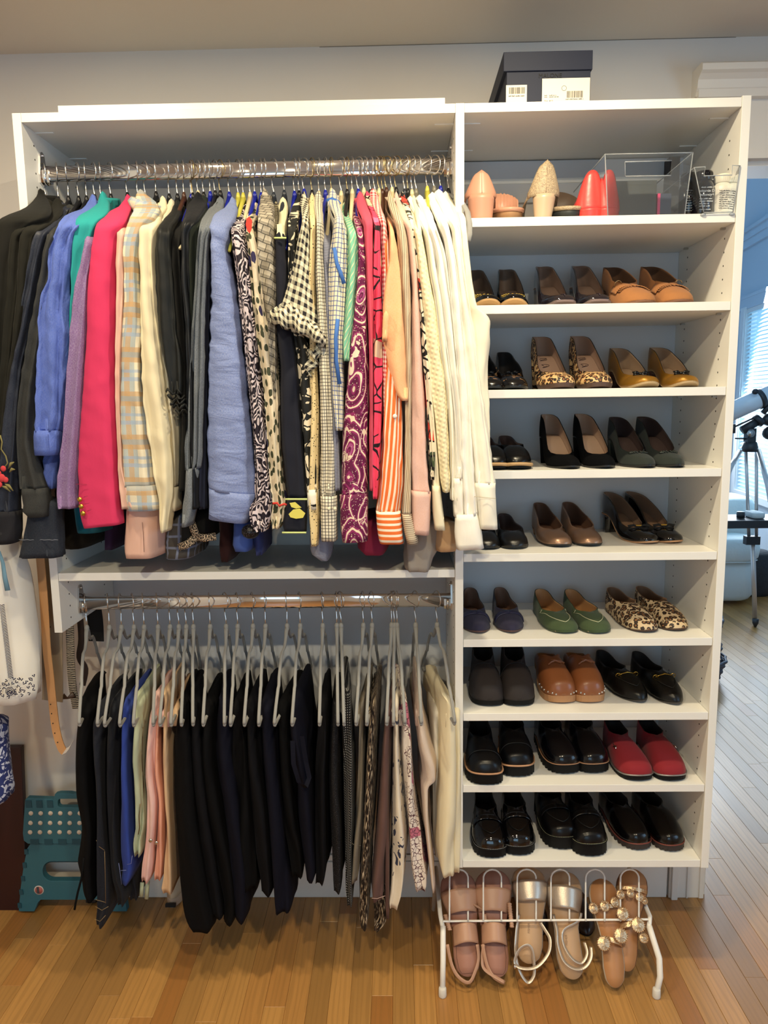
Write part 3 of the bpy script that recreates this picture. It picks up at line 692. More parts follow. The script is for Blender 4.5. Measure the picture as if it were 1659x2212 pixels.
g = garment('shirt', 'grey chambray shirt with a gathered sleeve and open turned cuff', 'shirt', gch, 465, [(436,466,486),(450,448,484),(464,436,478),(486,429,466),(520,427,450),(600,422,446),(700,415,442),(800,410,440),(900,405,436),(980,400,434),(1014,400,430)], cuff=[(1012,400,428),(1050,398,426),(1090,392,424),(1138,390,412)], fold=.14, m=5, b=.028, tilt=.12)
dnm = F('dark_navy_cloth', (38, 42, 60))
g = garment('shirt', 'slate navy shirt glimpsed between the grey and light blue shirts', 'shirt', dnm, 454, [(446,440,470),(500,440,458),(600,440,456),(800,436,450),(1000,430,446),(1100,430,446)], Yadd=.03,
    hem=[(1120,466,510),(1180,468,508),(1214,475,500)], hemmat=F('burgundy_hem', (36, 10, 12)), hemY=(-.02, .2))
lb = F('blue_linen_chambray', (102, 120, 172), heather=.24, wrk=1.0, wsc=20, wstretch=(.5, 1.4, 1))
g = garment('shirt', 'light blue linen shirt with a broad creased sleeve', 'shirt', lb, 495, [(436,496,511),(448,488,513),(458,470,512),(470,458,508),(490,450,492),(540,452,492),(600,452,506),(650,450,514),(750,447,526),(850,443,538),(950,441,547),(1050,443,557),(1066,444,557)], b=.040, cuff=[(1064,443,558),(1090,443,551),(1128,444,535)], fold=.045, m=2, tilt=-.14, wr=.0036, wrs=(20, 20, 26),
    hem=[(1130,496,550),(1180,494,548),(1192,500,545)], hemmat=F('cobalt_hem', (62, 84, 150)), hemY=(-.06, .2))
g = garment('blouse', 'black and white inkblot print blouse beside the light blue shirt', 'blouse', F('inkblot_print', (200, 190, 190), pat=zebra((206, 192, 196), (30, 22, 34), 17, 26, .45), rough=.6, wrk=.8), 525, [(452,520,546),(466,504,540),(484,497,530),(540,500,536),(600,508,546),(700,520,556),(800,531,562),(900,541,573),(1000,548,580),(1070,548,590),(1100,536,590),(1130,540,584),(1148,552,576)], fold=.13, m=5, topmat=None,
    hem=[(1130,540,572),(1190,548,570),(1200,552,568)], hemmat=F('blue_cotton', (52, 62, 112)), hemY=(-.03, .15))
MB().sphere(P(541,1148,Y=-.09), .02, 12, (1.1, 1, .9)).build('sequin_cuff', F('black_sequins', (18, 16, 18), pat=speck((10, 10, 12), (120, 110, 120), 600, .64), rough=.3), g)
g = garment('blouse', 'cream blouse with dark green and navy animal spots and a red patch', 'blouse', F('olive_spot_print', (216, 204, 180), pat=blobs((214, 200, 174), (58, 62, 44), (42, 36, 74), 52), rough=.6, wrk=.5), 550, [(448,542,566),(462,534,562),(484,531,550),(550,536,562),(650,545,572),(750,556,592),(850,568,602),(950,575,604),(1050,580,612),(1092,584,620),(1100,584,616),(1118,580,616),(1142,586,606)], fold=.10, m=4)
MB().add([fpt(*q, -.118, -.007) for q in ((534,474),(540,469),(546,478),(545,496),(541,506),(535,500),(532,486))], [tuple(range(7))]).build('red_motif', plain('red_print', lin((205, 50, 34)), .7), g)
MB().tube([fpt(*q, -.118, -.006) for q in ((590,1087),(600,1086),(604,1092),(615,1088),(620,1090))], .0028, 6).build('elastic_cuff', plain('red_elastic', lin((190, 44, 34))), g)
g = garment('top', 'blouse printed like woven grey rattan', 'blouse', F('basket_print', (180, 170, 150), pat=basket, rough=.55, wrk=.3), 571, [(418,566,580),(434,560,590),(450,556,594),(474,554,594),(540,553,597),(620,562,598),(700,574,598),(780,582,598),(860,584,598)], fold=.05, b=.026)
g = garment('top', 'grey print top with yellow edging between the rattan and navy blouses', 'top', F('grey_gold_print', (110, 104, 88), pat=zebra((140, 132, 108), (70, 64, 58), 40, 8)), 591, [(446,588,606),(480,590,606),(520,590,602),(700,592,604),(1000,590,604)], Yadd=.03)
nvy = F('navy_crepe', (22, 24, 36), wrk=.2)
g = garment('dress', 'navy dress with cream shoulders and a lime-edged cuff with a yellow motif', 'dress', nvy, 614, [(512,594,617),(560,592,620),(650,592,626),(740,597,636),(820,602,646),(900,602,650),(1000,611,658),(1074,620,662)], sh=1, cy0=-.118, b=.034, collar=None, fold=.04, bodybot=1000, cuff=[(1076,618,663),(1100,612,663),(1130,607,663),(1152,610,662)])
crm = F('cream_crepe', (214, 206, 172), wrk=.2)
MB().loft(drape([(436,602,622),(446,598,624),(470,599,622),(500,595,619),(514,594,618)], lambda t, py: lerp(.055, -.12, smooth(t)), lambda t, py: lerp(.09, -.055, smooth(t)), 8, fold=.03)).build('yoke', crm, g)
lime = plain('lime_binding', lin((190, 204, 130)), .6)
for py_, xa, xb in ((515,593,619),(1078,617,664),(1150,610,662)):
    MB().tube([fpt(q, py_, -.122, -.004) for q in np.linspace(xa, xb, 6)], .0022, 6).build('lime_binding', lime, g)
MB().add([fpt(*q, -.124, -.004) for q in ((624,1110),(634,1100),(648,1098),(660,1108),(655,1118),(640,1120),(628,1117))], [tuple(range(7))]).add([fpt(*q, -.124, -.004) for q in ((626,1086),(638,1084),(652,1096),(640,1098),(630,1095))], [tuple(range(5))]).build('yellow_motif', plain('yellow_print', lin((206, 196, 90)), .7), g)
g = garment('blouse', 'black blouse with large cream leaves and a cream zebra shoulder', 'blouse', F('leaf_print', (210, 200, 176), pat=bigfloral((26, 27, 26), (214, 202, 176), 22, .54, 1.2), rough=.6, wrk=.3), 646, [(430,640,652),(450,628,650),(480,620,645),(540,621,642),(600,622,640),(700,630,650),(760,638,670),(850,645,680),(950,652,688),(1050,660,690),(1062,661,690)], Yadd=.008, cuff=[(1058,660,690),(1100,662,689)], cuffmat=F('leaf_cuff', (220, 214, 200), pat=bigfloral((226, 220, 204), (30, 30, 30), 26, .62)), fold=.06, topmat=F('zebra_cream', (210, 200, 170), pat=zebra((214, 204, 172), (30, 28, 28), 26, 5, .7)))
gg = F('black_gingham', (200, 190, 170), pat=gingham((226, 218, 190), (30, 28, 34), .0092, .12), rough=.7, wrk=.5)
g = garment('blouse', 'black and cream gingham blouse with a flounced sleeve', 'blouse', gg, 657, [(424,652,664),(440,648,668),(470,652,667),(520,642,669),(580,628,670),(640,608,680),(680,590,694),(705,584,697),(722,592,700)], Yadd=-.012, b=.045, fold=.08, m=4, blunt=.7, tilt=-.34, colmat=gg)
fl_ = [];
for s in np.linspace(0, 1, 30):
    a, b_ = lerp(583, 704, s), lerp(697, 752, s)-8*math.sin(s*PI)+3*math.sin(s*26); fl_.append((a, b_, math.sin(s*20)))
r1 = [P(a, b_-26, Y=-.150+.012*c) for a, b_, c in fl_]; r2 = [P(a, b_, Y=-.158+.016*c) for a, b_, c in fl_]; r3 = [P(a+2, b_-3, Y=-.10+.01*c) for a, b_, c in fl_]; r4 = [P(lerp(a, 660, .4), b_-46, Y=-.125) for a, b_, c in fl_]
MB().loft([r4, r1, r2, r3], False).build('flounce', gg, g)
fl2 = [(lerp(704, 668, s)+6*math.sin(s*14), lerp(756, 815, s)) for s in np.linspace(0, 1, 16)]
MB().loft([[P(a-22, b_-20, Y=-.10) for a, b_ in fl2], [P(a-6, b_-4, Y=-.125+.008*math.sin(i)) for i, (a, b_) in enumerate(fl2)], [P(a, b_, Y=-.115+.012*math.sin(i*1.7)) for i, (a, b_) in enumerate(fl2)], [P(a-8, b_, Y=-.08) for a, b_ in fl2]], False).build('flounce', gg, g)
g = garment('blouse', 'sand coloured blouse with tiny black dots', 'blouse', F('dotted_sand', (214, 190, 140), pat=dots((216, 194, 146), (24, 22, 20), 150, .24), rough=.7), 674, [(428,669,681),(446,667,683),(500,668,684),(600,666,682),(760,668,684),(900,668,690),(1080,664,690),(1140,668,690),(1180,672,686)], Yadd=.006, fold=.05)
g = garment('shirt', 'cream shirt with a fine black window-check and two cuff buttons', 'shirt', F('graph_check', (214, 208, 190), pat=windowpane((220, 212, 190), (52, 46, 54), .0078, .26), rough=.7, wrk=.4), 689, [(424,680,696),(440,678,697),(480,682,697),(540,681,699),(600,680,703),(700,685,709),(800,688,718),(900,689,722),(1000,691,727),(1072,690,728)], cuff=[(1072,689,729),(1120,690,729),(1170,692,729)], fold=.08, m=4)
for a in (711,724): MB().lathe(fpt(a, 1098, -.122, -.004), [(.0022, -.0016), (.0036, -.001), (.0036, .001)], 12, 'y').build('button', plain('pearl_button', lin((225, 220, 190)), .3), g)
g = garment('sweater', 'grey-blue mesh knit sweater hanging below the checked shirts', 'sweater', F('mesh_knit', (110, 112, 128), pat=mesh_print), 703, [(468,694,712),(486,694,716),(550,695,716),(650,700,716),(800,706,722),(950,716,732),(1060,722,736)], Yadd=.010, fold=.05,
    hem=[(1140,664,724),(1180,662,718),(1200,668,714),(1212,690,712)], hemY=(-.075, .12))
g = garment('shirt', 'cream and blue checked shirt with a bright blue stripe', 'shirt', F('blue_check', (216, 208, 184), pat=windowpane((222, 214, 186), (60, 84, 150), .0105, .22, .05), rough=.7, wrk=.5), 716, [(418,710,728),(434,706,734),(450,714,738),(470,722,742),(500,716,750),(540,709,755),(600,705,753),(640,705,750),(700,706,747),(760,708,744),(850,714,742),(930,724,742)], b=.034, fold=.08, m=4)
for pts in (((723,537),(728,570),(736,590),(744,614)), ((730,690),(726,730),(727,780),(734,830)), ((706,436),(718,432),(730,438),(735,444))):
    MB().tube([fpt(*q, -.118 if pts[0][1] > 500 else .03, -.009) for q in pts], .0045, 6, flat=.2).build('blue_stripe', plain('blue_stripe', lin((58, 104, 176)), .8), g)
g = garment('shirt', 'mint green shirt with thin cream stripes', 'shirt', F('mint_stripe', (120, 186, 156), pat=stripes((122, 186, 156), (206, 208, 170), .011, .22, .6), wrk=.4), 737, [(448,738,750),(462,736,756),(486,744,764),(510,750,772),(560,749,774),(620,746,770),(700,741,764),(740,738,758),(780,741,757)], fold=.08)
g = garment('blouse', 'pale green lace blouse, only its sloping shoulder showing', 'blouse', F('green_lace', (190, 206, 166), pat=lineart((214, 214, 180), (120, 170, 130), 90, .12)), 750, [(458,756,768),(480,758,774),(520,764,782),(560,766,780),(700,766,780)], Yadd=.015, fold=.04)
g = garment('shirt', 'plum and cream paisley shirt with a long wide sleeve', 'shirt', F('plum_paisley', (130, 40, 90), pat=paisley, rough=.6, wrk=.35), 761, [(446,759,772),(462,760,776),(490,766,784),(530,771,790),(600,768,793),(700,757,795),(800,748,797),(900,740,798),(1000,734,798),(1070,731,797)], b=.036, cuff=[(1068,730,797),(1120,730,798),(1172,736,797)], fold=.05, m=3, tilt=.05)
g = garment('cardigan', 'rose pink knit cardigan right of the paisley shirt', 'cardigan', F('rose_knit', (196, 76, 98)), 774, [(424,770,786),(438,769,792),(456,774,800),(486,784,808),(540,786,807),(620,790,808),(800,797,808),(1000,797,808),(1060,798,806)], fold=.05, hem=[(1130,762,846),(1190,766,842),(1200,780,836)], hemmat=F('raspberry_hem', (130, 34, 62)), hemY=(-.03, .2))
g = garment('blouse', 'hot pink blouse with black line drawing and cream areas', 'blouse', F('pink_lineart', (222, 70, 104), pat=lineart((222, 66, 98), (26, 18, 24), 20, .035, (224, 190, 160), 7, (240, 110, 150)), rough=.6), 800, [(424,786,800),(440,792,808),(462,802,818),(500,808,823),(560,806,825),(700,805,827),(800,803,828),(900,805,826),(1000,801,822),(1078,805,816)], fold=.05)
g = garment('shirt', 'red and white gingham shirt', 'shirt', F('red_gingham', (220, 80, 90), pat=gingham((236, 214, 200), (200, 40, 56), .005, .1)), 810, [(418,798,814),(434,800,820),(456,810,828),(486,821,836),(520,823,837),(620,825,838),(760,826,838),(900,828,838)], Yadd=.004, fold=.05)
org = F('orange_stripe', (230, 120, 60), pat=stripes((226, 112, 52), (238, 216, 196), .0135, .42, .06), rough=.7, wrk=.4)
g = garment('shirt', 'orange and white striped shirt with a horizontally striped cuff', 'shirt', org, 826, [(470,822,836),(520,828,842),(700,834,850),(780,832,862),(850,828,868),(950,823,871),(1050,817,872),(1106,810,867)], b=.034, cuff=[(1106,809,868),(1140,811,872),(1176,817,875)], cuffmat=F('orange_cuff', (230, 120, 60), pat=stripes((226, 112, 52), (240, 226, 206), .0135, .42, PI/2)), fold=.06, m=4, Yadd=-.004)
MB().lathe(fpt(853, 899, -.122, -.006), [(.001, -.0022), (.0048, -.0018), (.0052, 0)], 14, 'y').build('button', plain('shell_button', lin((232, 222, 214)), .3), g)
pch = F('peach_linen', (232, 170, 120), heather=.15, wrk=.5)
g = garment('cardigan', 'peach linen cardigan with a short dropped sleeve and small pocket', 'cardigan', pch, 819, [(448,826,838),(466,832,844),(500,840,852),(540,839,860),(600,830,868),(660,825,872),(720,826,875),(780,832,878),(820,842,880),(850,852,882),(866,866,884)], b=.036, fold=.05, m=2, Yadd=-.014)
MB().loft(drape([(684,826,842),(700,825,840),(738,824,838)], -.142, -.12, 8, fold=.02)).build('sleeve_tab', pch, g)
g = garment('shirt', 'fine taupe pinstripe shirt with a horizontally striped cuff, left of the pale pink shirt', 'shirt', F('taupe_pinstripe', (200, 186, 160), pat=stripes((206, 190, 162), (130, 108, 92), .0048, .36, .05)), 835, [(422,836,847),(440,838,856),(462,846,866),(490,854,876),(520,857,882),(600,862,887),(700,869,890),(800,872,891),(900,874,890),(1000,873,890),(1112,867,890)], cuff=[(1110,866,889),(1150,872,900),(1176,878,905)], cuffmat=F('taupe_cuff', (200, 186, 160), pat=stripes((206, 190, 162), (120, 100, 88), .0048, .36, PI/2)), fold=.04)
pnk = F('blush_linen', (216, 172, 156), heather=.22, wrk=.35)
g = garment('shirt', 'blush pink linen shirt with a deep plain cuff', 'shirt', pnk, 847, [(424,850,862),(444,856,872),(470,864,884),(500,876,896),(560,884,902),(640,889,907),(740,889,912),(850,888,918),(950,887,923),(1030,886,928),(1064,887,932)], cuff=[(1062,886,933),(1110,887,932),(1156,890,929)], fold=.04, m=2, tilt=-.10)
g = garment('blouse', 'white blouse with black dots and a red poppy print down its front', 'blouse', F('poppy_print', (226, 214, 190), pat=lineart((226, 214, 190), (30, 28, 30), 34, .07, (206, 70, 56), 10, (70, 84, 60))), 856, [(424,862,875),(440,868,884),(468,878,892),(520,888,902),(620,900,914),(750,910,926),(850,918,934),(950,924,942),(1036,928,940)], Yadd=.004, fold=.06)
gz = NT('cream_gauze'); gz.b.inputs['Base Color'].default_value = (*lin((226, 214, 176)), 1); gz.b.inputs['Roughness'].default_value = .85
_u = gz.sep(gz.mapp(gz.uv, (1, 1, 1), (0, 0, .35))); _w = gz.math('MULTIPLY', gz.math('ABSOLUTE', gz.math('SUBTRACT', gz.fr(_u[0], 90), .5)), gz.math('ABSOLUTE', gz.math('SUBTRACT', gz.fr(_u[1], 90), .5)))
gz.L(gz.bump(_w, .9, .006), gz.b.inputs['Normal']); gz = gz.m
g = garment('blouse', 'cream crinkle-gauze blouse with a full puckered sleeve', 'blouse', gz, 881, [(440,878,892),(470,884,902),(520,896,916),(600,902,930),(680,910,946),(760,916,958),(830,924,968),(900,936,970),(980,944,973),(1040,950,975),(1064,956,972)], b=.036, fold=.05, Yadd=-.006)
g = garment('shirt', 'ivory shirt with a long narrow cuff between the gauze and blush sleeves', 'shirt', F('ivory_poplin', (224, 214, 186), wrk=.4), 874, [(432,888,900),(470,896,908),(600,908,920),(900,925,940),(1000,933,948),(1060,934,952)], cuff=[(1050,932,952),(1100,934,958),(1146,938,964)], fold=.04, Yadd=.002, hem=[(1140,930,998),(1186,932,996),(1192,938,990)], hemmat=F('tan_cotton', (186, 150, 112)), hemY=(-.05, .1))
W1 = F('white_cotton', (234, 230, 220), wrk=.35, rough=.8); W2 = F('white_satin', (230, 226, 216), rough=.42, wrk=.35, wb=.05); W3 = F('warm_white_poplin', (234, 228, 212), wrk=.3)
g = garment('blouse', 'white blouse with a folded-up tab sleeve, leftmost of the white group', 'blouse', W3, 890, [(434,878,894),(448,884,906),(480,904,926),(520,916,944),(580,924,950),(650,936,962),(760,948,972),(860,962,984),(960,970,988),(1080,972,990)], fold=.10, m=4, b=.03,
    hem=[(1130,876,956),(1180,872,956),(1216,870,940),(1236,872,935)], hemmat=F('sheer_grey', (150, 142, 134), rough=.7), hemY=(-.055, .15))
g = garment('blouse', 'white satin blouse with a draped fold at the shoulder', 'blouse', W2, 899, [(432,894,918),(450,906,930),(490,920,944),(540,934,962),(620,944,974),(700,954,984),(800,966,992),(900,978,1000),(1000,982,1004),(1036,980,1002)], cuff=[(1034,978,1003),(1080,978,1004),(1118,980,1004)], fold=.10, m=4, Yadd=-.004)
g = garment('shirt', 'white shirt with the widest cuff, hanging lowest at the right', 'shirt', W1, 923, [(426,922,944),(446,930,952),(480,946,968),(520,958,978),(580,966,990),(700,976,1002),(800,984,1012),(900,988,1020),(1000,990,1026),(1060,996,1030),(1114,1000,1034)], cuff=[(1112,982,1034),(1150,980,1044),(1188,984,1050)], fold=.07, m=4, tilt=.06, Yadd=-.012)
g = garment('shirt', 'white cotton shirt with a crisp double-seamed cuff, rightmost sleeve', 'shirt', W3, 938, [(420,935,960),(438,944,972),(470,960,986),(500,974,997),(540,978,1000),(620,984,1010),(700,992,1024),(800,1000,1038),(900,1010,1052),(1000,1018,1066),(1046,1022,1073)], cuff=[(1044,1022,1074),(1080,1026,1075),(1144,1034,1078)], fold=.07, m=4, tilt=-.04, Yadd=-.008)
MB().tube([fpt(a, 1072+(a-1024)*.1, -.134, -.004) for a in range(1024, 1076, 6)], .0006, 4).build('cuff_seam', plain('white_seam', lin((170, 160, 140))), g)
g = garment('blouse', 'cream blouse between two white shirts, pleated below the shoulder', 'blouse', F('cream_silk', (228, 220, 196), rough=.5), 952, [(424,952,972),(446,962,984),(480,976,994),(520,982,1000),(600,990,1008),(700,996,1014),(900,1000,1020),(1040,1000,1024)], Yadd=.012, fold=.1, m=5)
g = garment('top', 'sleeveless cream top at the far right whose side bulges over the shoe shelves', 'top', F('cream_shell', (230, 222, 200), wrk=.2), 969, [(436,974,990),(452,980,1002),(480,990,1008),(540,996,1014),(620,1002,1024),(664,1008,1034),(676,1010,1052),(698,1014,1063),(730,1014,1062),(800,1014,1056),(900,1018,1062),(960,1024,1062),(1020,1030,1064),(1040,1040,1060)], fold=.04, m=2, Yadd=.012, b=.034)
# grey velvet hanger end standing proud of the last top
hh = thing('clothes_hanger', 'grey velvet hanger arm curving out beside the rightmost white top', 'hanger', P(1000, 440, Y=.0), 'hangers on the upper rod')
MB().tube([P(a, b_, Y=y) for a, b_, y in ((969,420,.08),(984,428,.05),(1000,440,.01),(1010,458,-.02),(1014,482,-.05),(1014,505,-.07),(1011,520,-.08))], .004, 8, flat=1.8).build('arm', m_vel, hh)
# ------------------------------------------------------------------ lower rod: grey velvet hangers and folded trousers
LH = [(188,171,1565),(237,211,1571),(263,226,1563),(290,259,1569),(312,288,1556),(342,331,1565),(368,345,1553),(387,370,1573),(403,392,1567),(418.5,417,1565),(454.5,439,1565),(489,485,1564),(514,498,1560),(547,528,1567),(574,559,1562),(620.6,593,1565),(649,631,1559),(697.5,690,1560),(728,730,1554),(737,743,1551),(785,769,1557),(804,792,1556),(846,835,1553),(852,850,1550),(858,875,1549),(898,910,1549),(944,983,1562)]
NECK = .975; TIPZ = .7885; YT = -.08
half = [(0,0),(.012,-.004),(.028,-.026),(.045,-.040),(.078,-.042),(.092,-.052),(.125,-.092),(.132,-.112),(.142,-.116),(.175,-.150),(.192,-.170),(.199,-.181),(.199,-.187)]
prof = [(-a, b) for a, b in half[::-1]]+half[1:]
hm = None; LHX = []
for i, (hx, tx, ty) in enumerate(LH):
    n = P(hx, 1362, Y=LY); tip = P(tx, ty, Y=YT); yaw = math.atan2(tip[0]-n[0], .2)
    t = thing('trouser_hanger', 'grey velvet hanger', 'hanger', (n[0], LY, NECK), 'grey velvet hangers on the lower rod')
    BASE[t] = np.array([0, 0, 0.])
    if hm is None:
        mb = MB()
        mb.tube([(0, y, z) for y, z in prof], [.0042+.0022*max(0, 1-abs(y)/.03) for y, z in prof], 8, flat=.8)
        arm_me = mb.build('arms', m_vel, t).data
        bar_me = MB().tube([(0, y, z) for y, z in ((-.199,-.187),(-.196,-.192),(-.15,-.1925),(.15,-.1925),(.196,-.192),(.199,-.187))], .0040, 8).build('trouser_bar', m_vel, t).data
        col_me = MB().lathe((0, 0, -.004), [(.0062, 0), (.0066, .012), (.004, .018)], 10).build('neck', m_vel, t).data; hm = 1
    else:
        for nm, me in (('arms', arm_me), ('trouser_bar', bar_me), ('neck', col_me)):
            o = bpy.data.objects.new(nm, me); COL.objects.link(o); o.parent = t
    t.rotation_euler = (0, 0, yaw*1.0 if False else -math.atan2(-(tip[0]-n[0]), -.2*-1)*-1 if False else math.atan2(tip[0]-n[0], .2))
    hp = [(a-0, b-LY, c-NECK) for a, b, c in hook_pts(0, LY, NECK, LZ, random.uniform(.1, .45), 0)]
    MB().tube(hp, .00165, 6).build('hook', m_wire, t)
    LHX.append((n[0], (tip[0]-n[0])/-.2))
BZ = NECK-.1925
def trouser(name, label, cat, mat, i, rows, Yf=-.03, Yb=.26, fold=.12, m=3, taper=.25, legs=1, blunt=.6, hemmat=None, bot=None, group='folded trousers on the lower rod', top=None, pleat=True):
    """cloth folded over the bar of hanger i; rows outline its front edge"""
    x0, sk = LHX[i]; t = thing(name, label, cat, (x0, LY, BZ), group)
    rows = sorted(rows); wtop = rows[0]
    (ya, la, ra), (yb_, lb, rb_) = rows[-2], rows[-1]; cc = (lb+rb_)/2; hw = max((rb_-lb)/2, (ra-la)/2*.80); cc = max(min(cc, ra-hw*.8), la+hw*.8); rows[-1] = (yb_, cc-hw, cc+hw)
    for k in range(max(1, len(rows)-3), len(rows)):
        w0 = rows[k-1][2]-rows[k-1][1]; w1 = rows[k][2]-rows[k][1]
        if w1 < .86*w0: c_ = (rows[k][1]+rows[k][2])/2; rows[k] = (rows[k][0], c_-.43*w0, c_+.43*w0)
    c0 = P((wtop[1]+wtop[2])/2, wtop[0], Y=Yf); s = lambda tt: sk*(1-tt)
    rr = crease(drape(rows, Yf, Yb, 10, s, fold, m, None, taper, blunt, 40, topclose=True), .0022, i+.3+len(rows), (30, 20, 9), .3)
    MB().loft(rr).build('leg', mat, t)
    # the ridge over the bar
    ridge = []
    for k in range(9):
        y = lerp(Yf+.012, Yb, k/8); xc = x0+sk*(y-LY); ring = []
        for q in np.linspace(0, PI, 11): ring.append((xc+.0095*math.cos(q), y, BZ+.0035+.009*math.sin(q)))
        ring = [(xc+.011, y, BZ-.03)]+ring+[(xc-.011, y, BZ-.03)]; ridge.append(ring)
    MB().loft(ridge, True).build('fold', mat, t)
    if top: pass
    return t
bk = F('black_trouser_cloth', (9, 9, 11), wrk=.3, sheen=.0, spec=.12); bk2 = F('black_ponte', (11, 11, 15), sheen=.0, spec=.15); nv = F('midnight_cloth', (11, 12, 25), sheen=.0, spec=.15); dn = F('dark_indigo_denim', (17, 21, 32), heather=.015, wrk=.5)
cst = plain('contrast_stitch', lin((120, 98, 66)), .7)
t = trouser('trousers', 'black drawstring trousers leftmost on the lower rod', 'trousers', bk, 0, [(1535,166,210),(1570,163,208),(1640,157,206),(1720,155,208),(1760,160,210),(1800,166,212),(1850,160,212),(1870,157,210),(1900,166,208),(1930,176,206),(1945,190,204)])
MB().tube([fpt(*q, -.03, -.006) for q in ((183,1850),(178,1895),(170,1925),(165,1950),(163,1962))], .003, 6, flat=.4).build('drawstring', bk, t)
t = trouser('jeans', 'dark indigo jeans hanging lowest at the left, with orange pocket stitching', 'jeans', dn, 1, [(1545,206,232),(1572,196,232),(1620,199,228),(1700,207,228),(1780,210,228),(1830,208,232),(1860,207,236),(1900,206,240),(1960,206,238),(1990,204,230),(2002,210,224)], hemmat=dn)
for pts in (((210,1812),(216,1826),(228,1834)), ((228,1836),(229,1880),(230,1948)), ((208,1940),(230,1946)), ((208,1955),(222,1963),(236,1955)), ((206,1982),(218,1987),(230,1974))):
    MB().tube([fpt(*q, -.03, -.006) for q in pts], .0008, 4).build('topstitching', cst, t)
t = trouser('jeans', 'near-black jeans folded between the indigo jeans and the royal blue trousers', 'jeans', F('black_denim', (12, 15, 23), heather=.01, wrk=.5), 2, [(1530,232,262),(1570,226,258),(1650,228,256),(1750,232,254),(1850,236,258),(1900,240,266),(1930,248,276),(1950,254,274),(1958,258,268)])
t = trouser('trousers', 'royal blue trousers left of the mint green pair', 'trousers', F('royal_blue_twill', (42, 62, 140), wrk=.25), 3, [(1530,262,288),(1560,261,286),(1640,259,285),(1720,257,288),(1800,253,290),(1850,252,293),(1885,258,290),(1905,262,278),(1911,264,275)], m=2)
for pts in (((258,1862),(262,1890),(264,1908)), ((262,1878),(274,1877)), ((276,1865),(285,1863),(287,1846))): MB().tube([fpt(*q, -.03, -.005) for q in pts], .0006, 4).build('topstitching', plain('blue_stitch', lin((110, 120, 170))), t)
t = trouser('jeans', 'navy jeans with a narrow rounded cuff just behind the royal blue trousers', 'jeans', dn, 3, [(1580,280,296),(1700,282,300),(1850,268,300),(1900,272,300),(1930,282,300),(1944,286,296)], Yf=.02, Yb=.25)
mint = F('mint_green_twill', (172, 180, 152), wrk=.7, wsc=16)
t = trouser('trousers', 'pale mint green trousers with a visible zip and crumpled waist', 'trousers', mint, 4, [(1518,293,314),(1530,290,315),(1580,285,314),(1640,282,311),(1680,286,312),(1720,290,314),(1780,292,316),(1818,290,308),(1848,294,306)], fold=.16, m=4)
MB().tube([fpt(a, b_, -.03, -.005) for a, b_ in ((304,1735),(302,1760),(303,1785),(300,1800))], .0012, 5).build('zip', plain('brass_zip', lin((120, 104, 70)), .35, 1), t)
for q0, q1 in (((308,1905),(306,1935)), ((320,1900),(317,1940))): MB().tube([fpt(*q0, .02), fpt(*q1, .02)], .006, 6, flat=.5).build('waist_tie', mint, t)
pk = F('light_pink_twill', (226, 184, 176), wrk=.6, wsc=16)
t = trouser('trousers', 'light pink trousers with a pewter snap button at the cuff', 'trousers', pk, 6, [(1520,330,348),(1560,318,346),(1620,314,338),(1680,310,342),(1730,313,346),(1780,314,342),(1830,309,336),(1870,302,334),(1895,300,330),(1906,306,324)], fold=.13, m=4)
MB().lathe(fpt(328, 1811, -.03, -.010), [(.001, -.0015), (.0048, -.0012), (.0052, .001)], 12, 'y').build('snap', m_nickel, t)
t = trouser('trousers', 'peach-pink trousers with a snap, right beside the light pink pair', 'trousers', F('coral_pink_twill', (222, 160, 136), wrk=.5, wsc=16), 5, [(1530,336,352),(1600,334,350),(1660,330,354),(1740,338,362),(1800,336,360),(1850,334,358),(1890,331,354),(1902,334,350)], Yf=-.018)
MB().lathe(fpt(340, 1816, -.018, -.010), [(.001, -.0015), (.0048, -.0012), (.0052, .001)], 12, 'y').build('snap', m_nickel, t)
t = trouser('trousers', 'tan-beige trousers right of the pink pairs', 'trousers', F('beige_sateen', (204, 170, 134), wrk=.6, wsc=14), 7, [(1512,354,366),(1560,350,370),(1640,348,374),(1720,352,374),(1800,356,376),(1860,352,376),(1900,350,376),(1926,344,376),(1931,352,374)], Yf=-.024)
t = trouser('skirt', 'wide black skirt hanging lowest in the middle left of the lower rod', 'skirt', bk, 8, [(1536,386,410),(1570,376,416),(1620,370,424),(1700,370,430),(1800,373,440),(1880,377,452),(1950,380,462),(1988,386,470),(2010,402,466),(2016,412,458)], fold=.08, Yf=-.045)
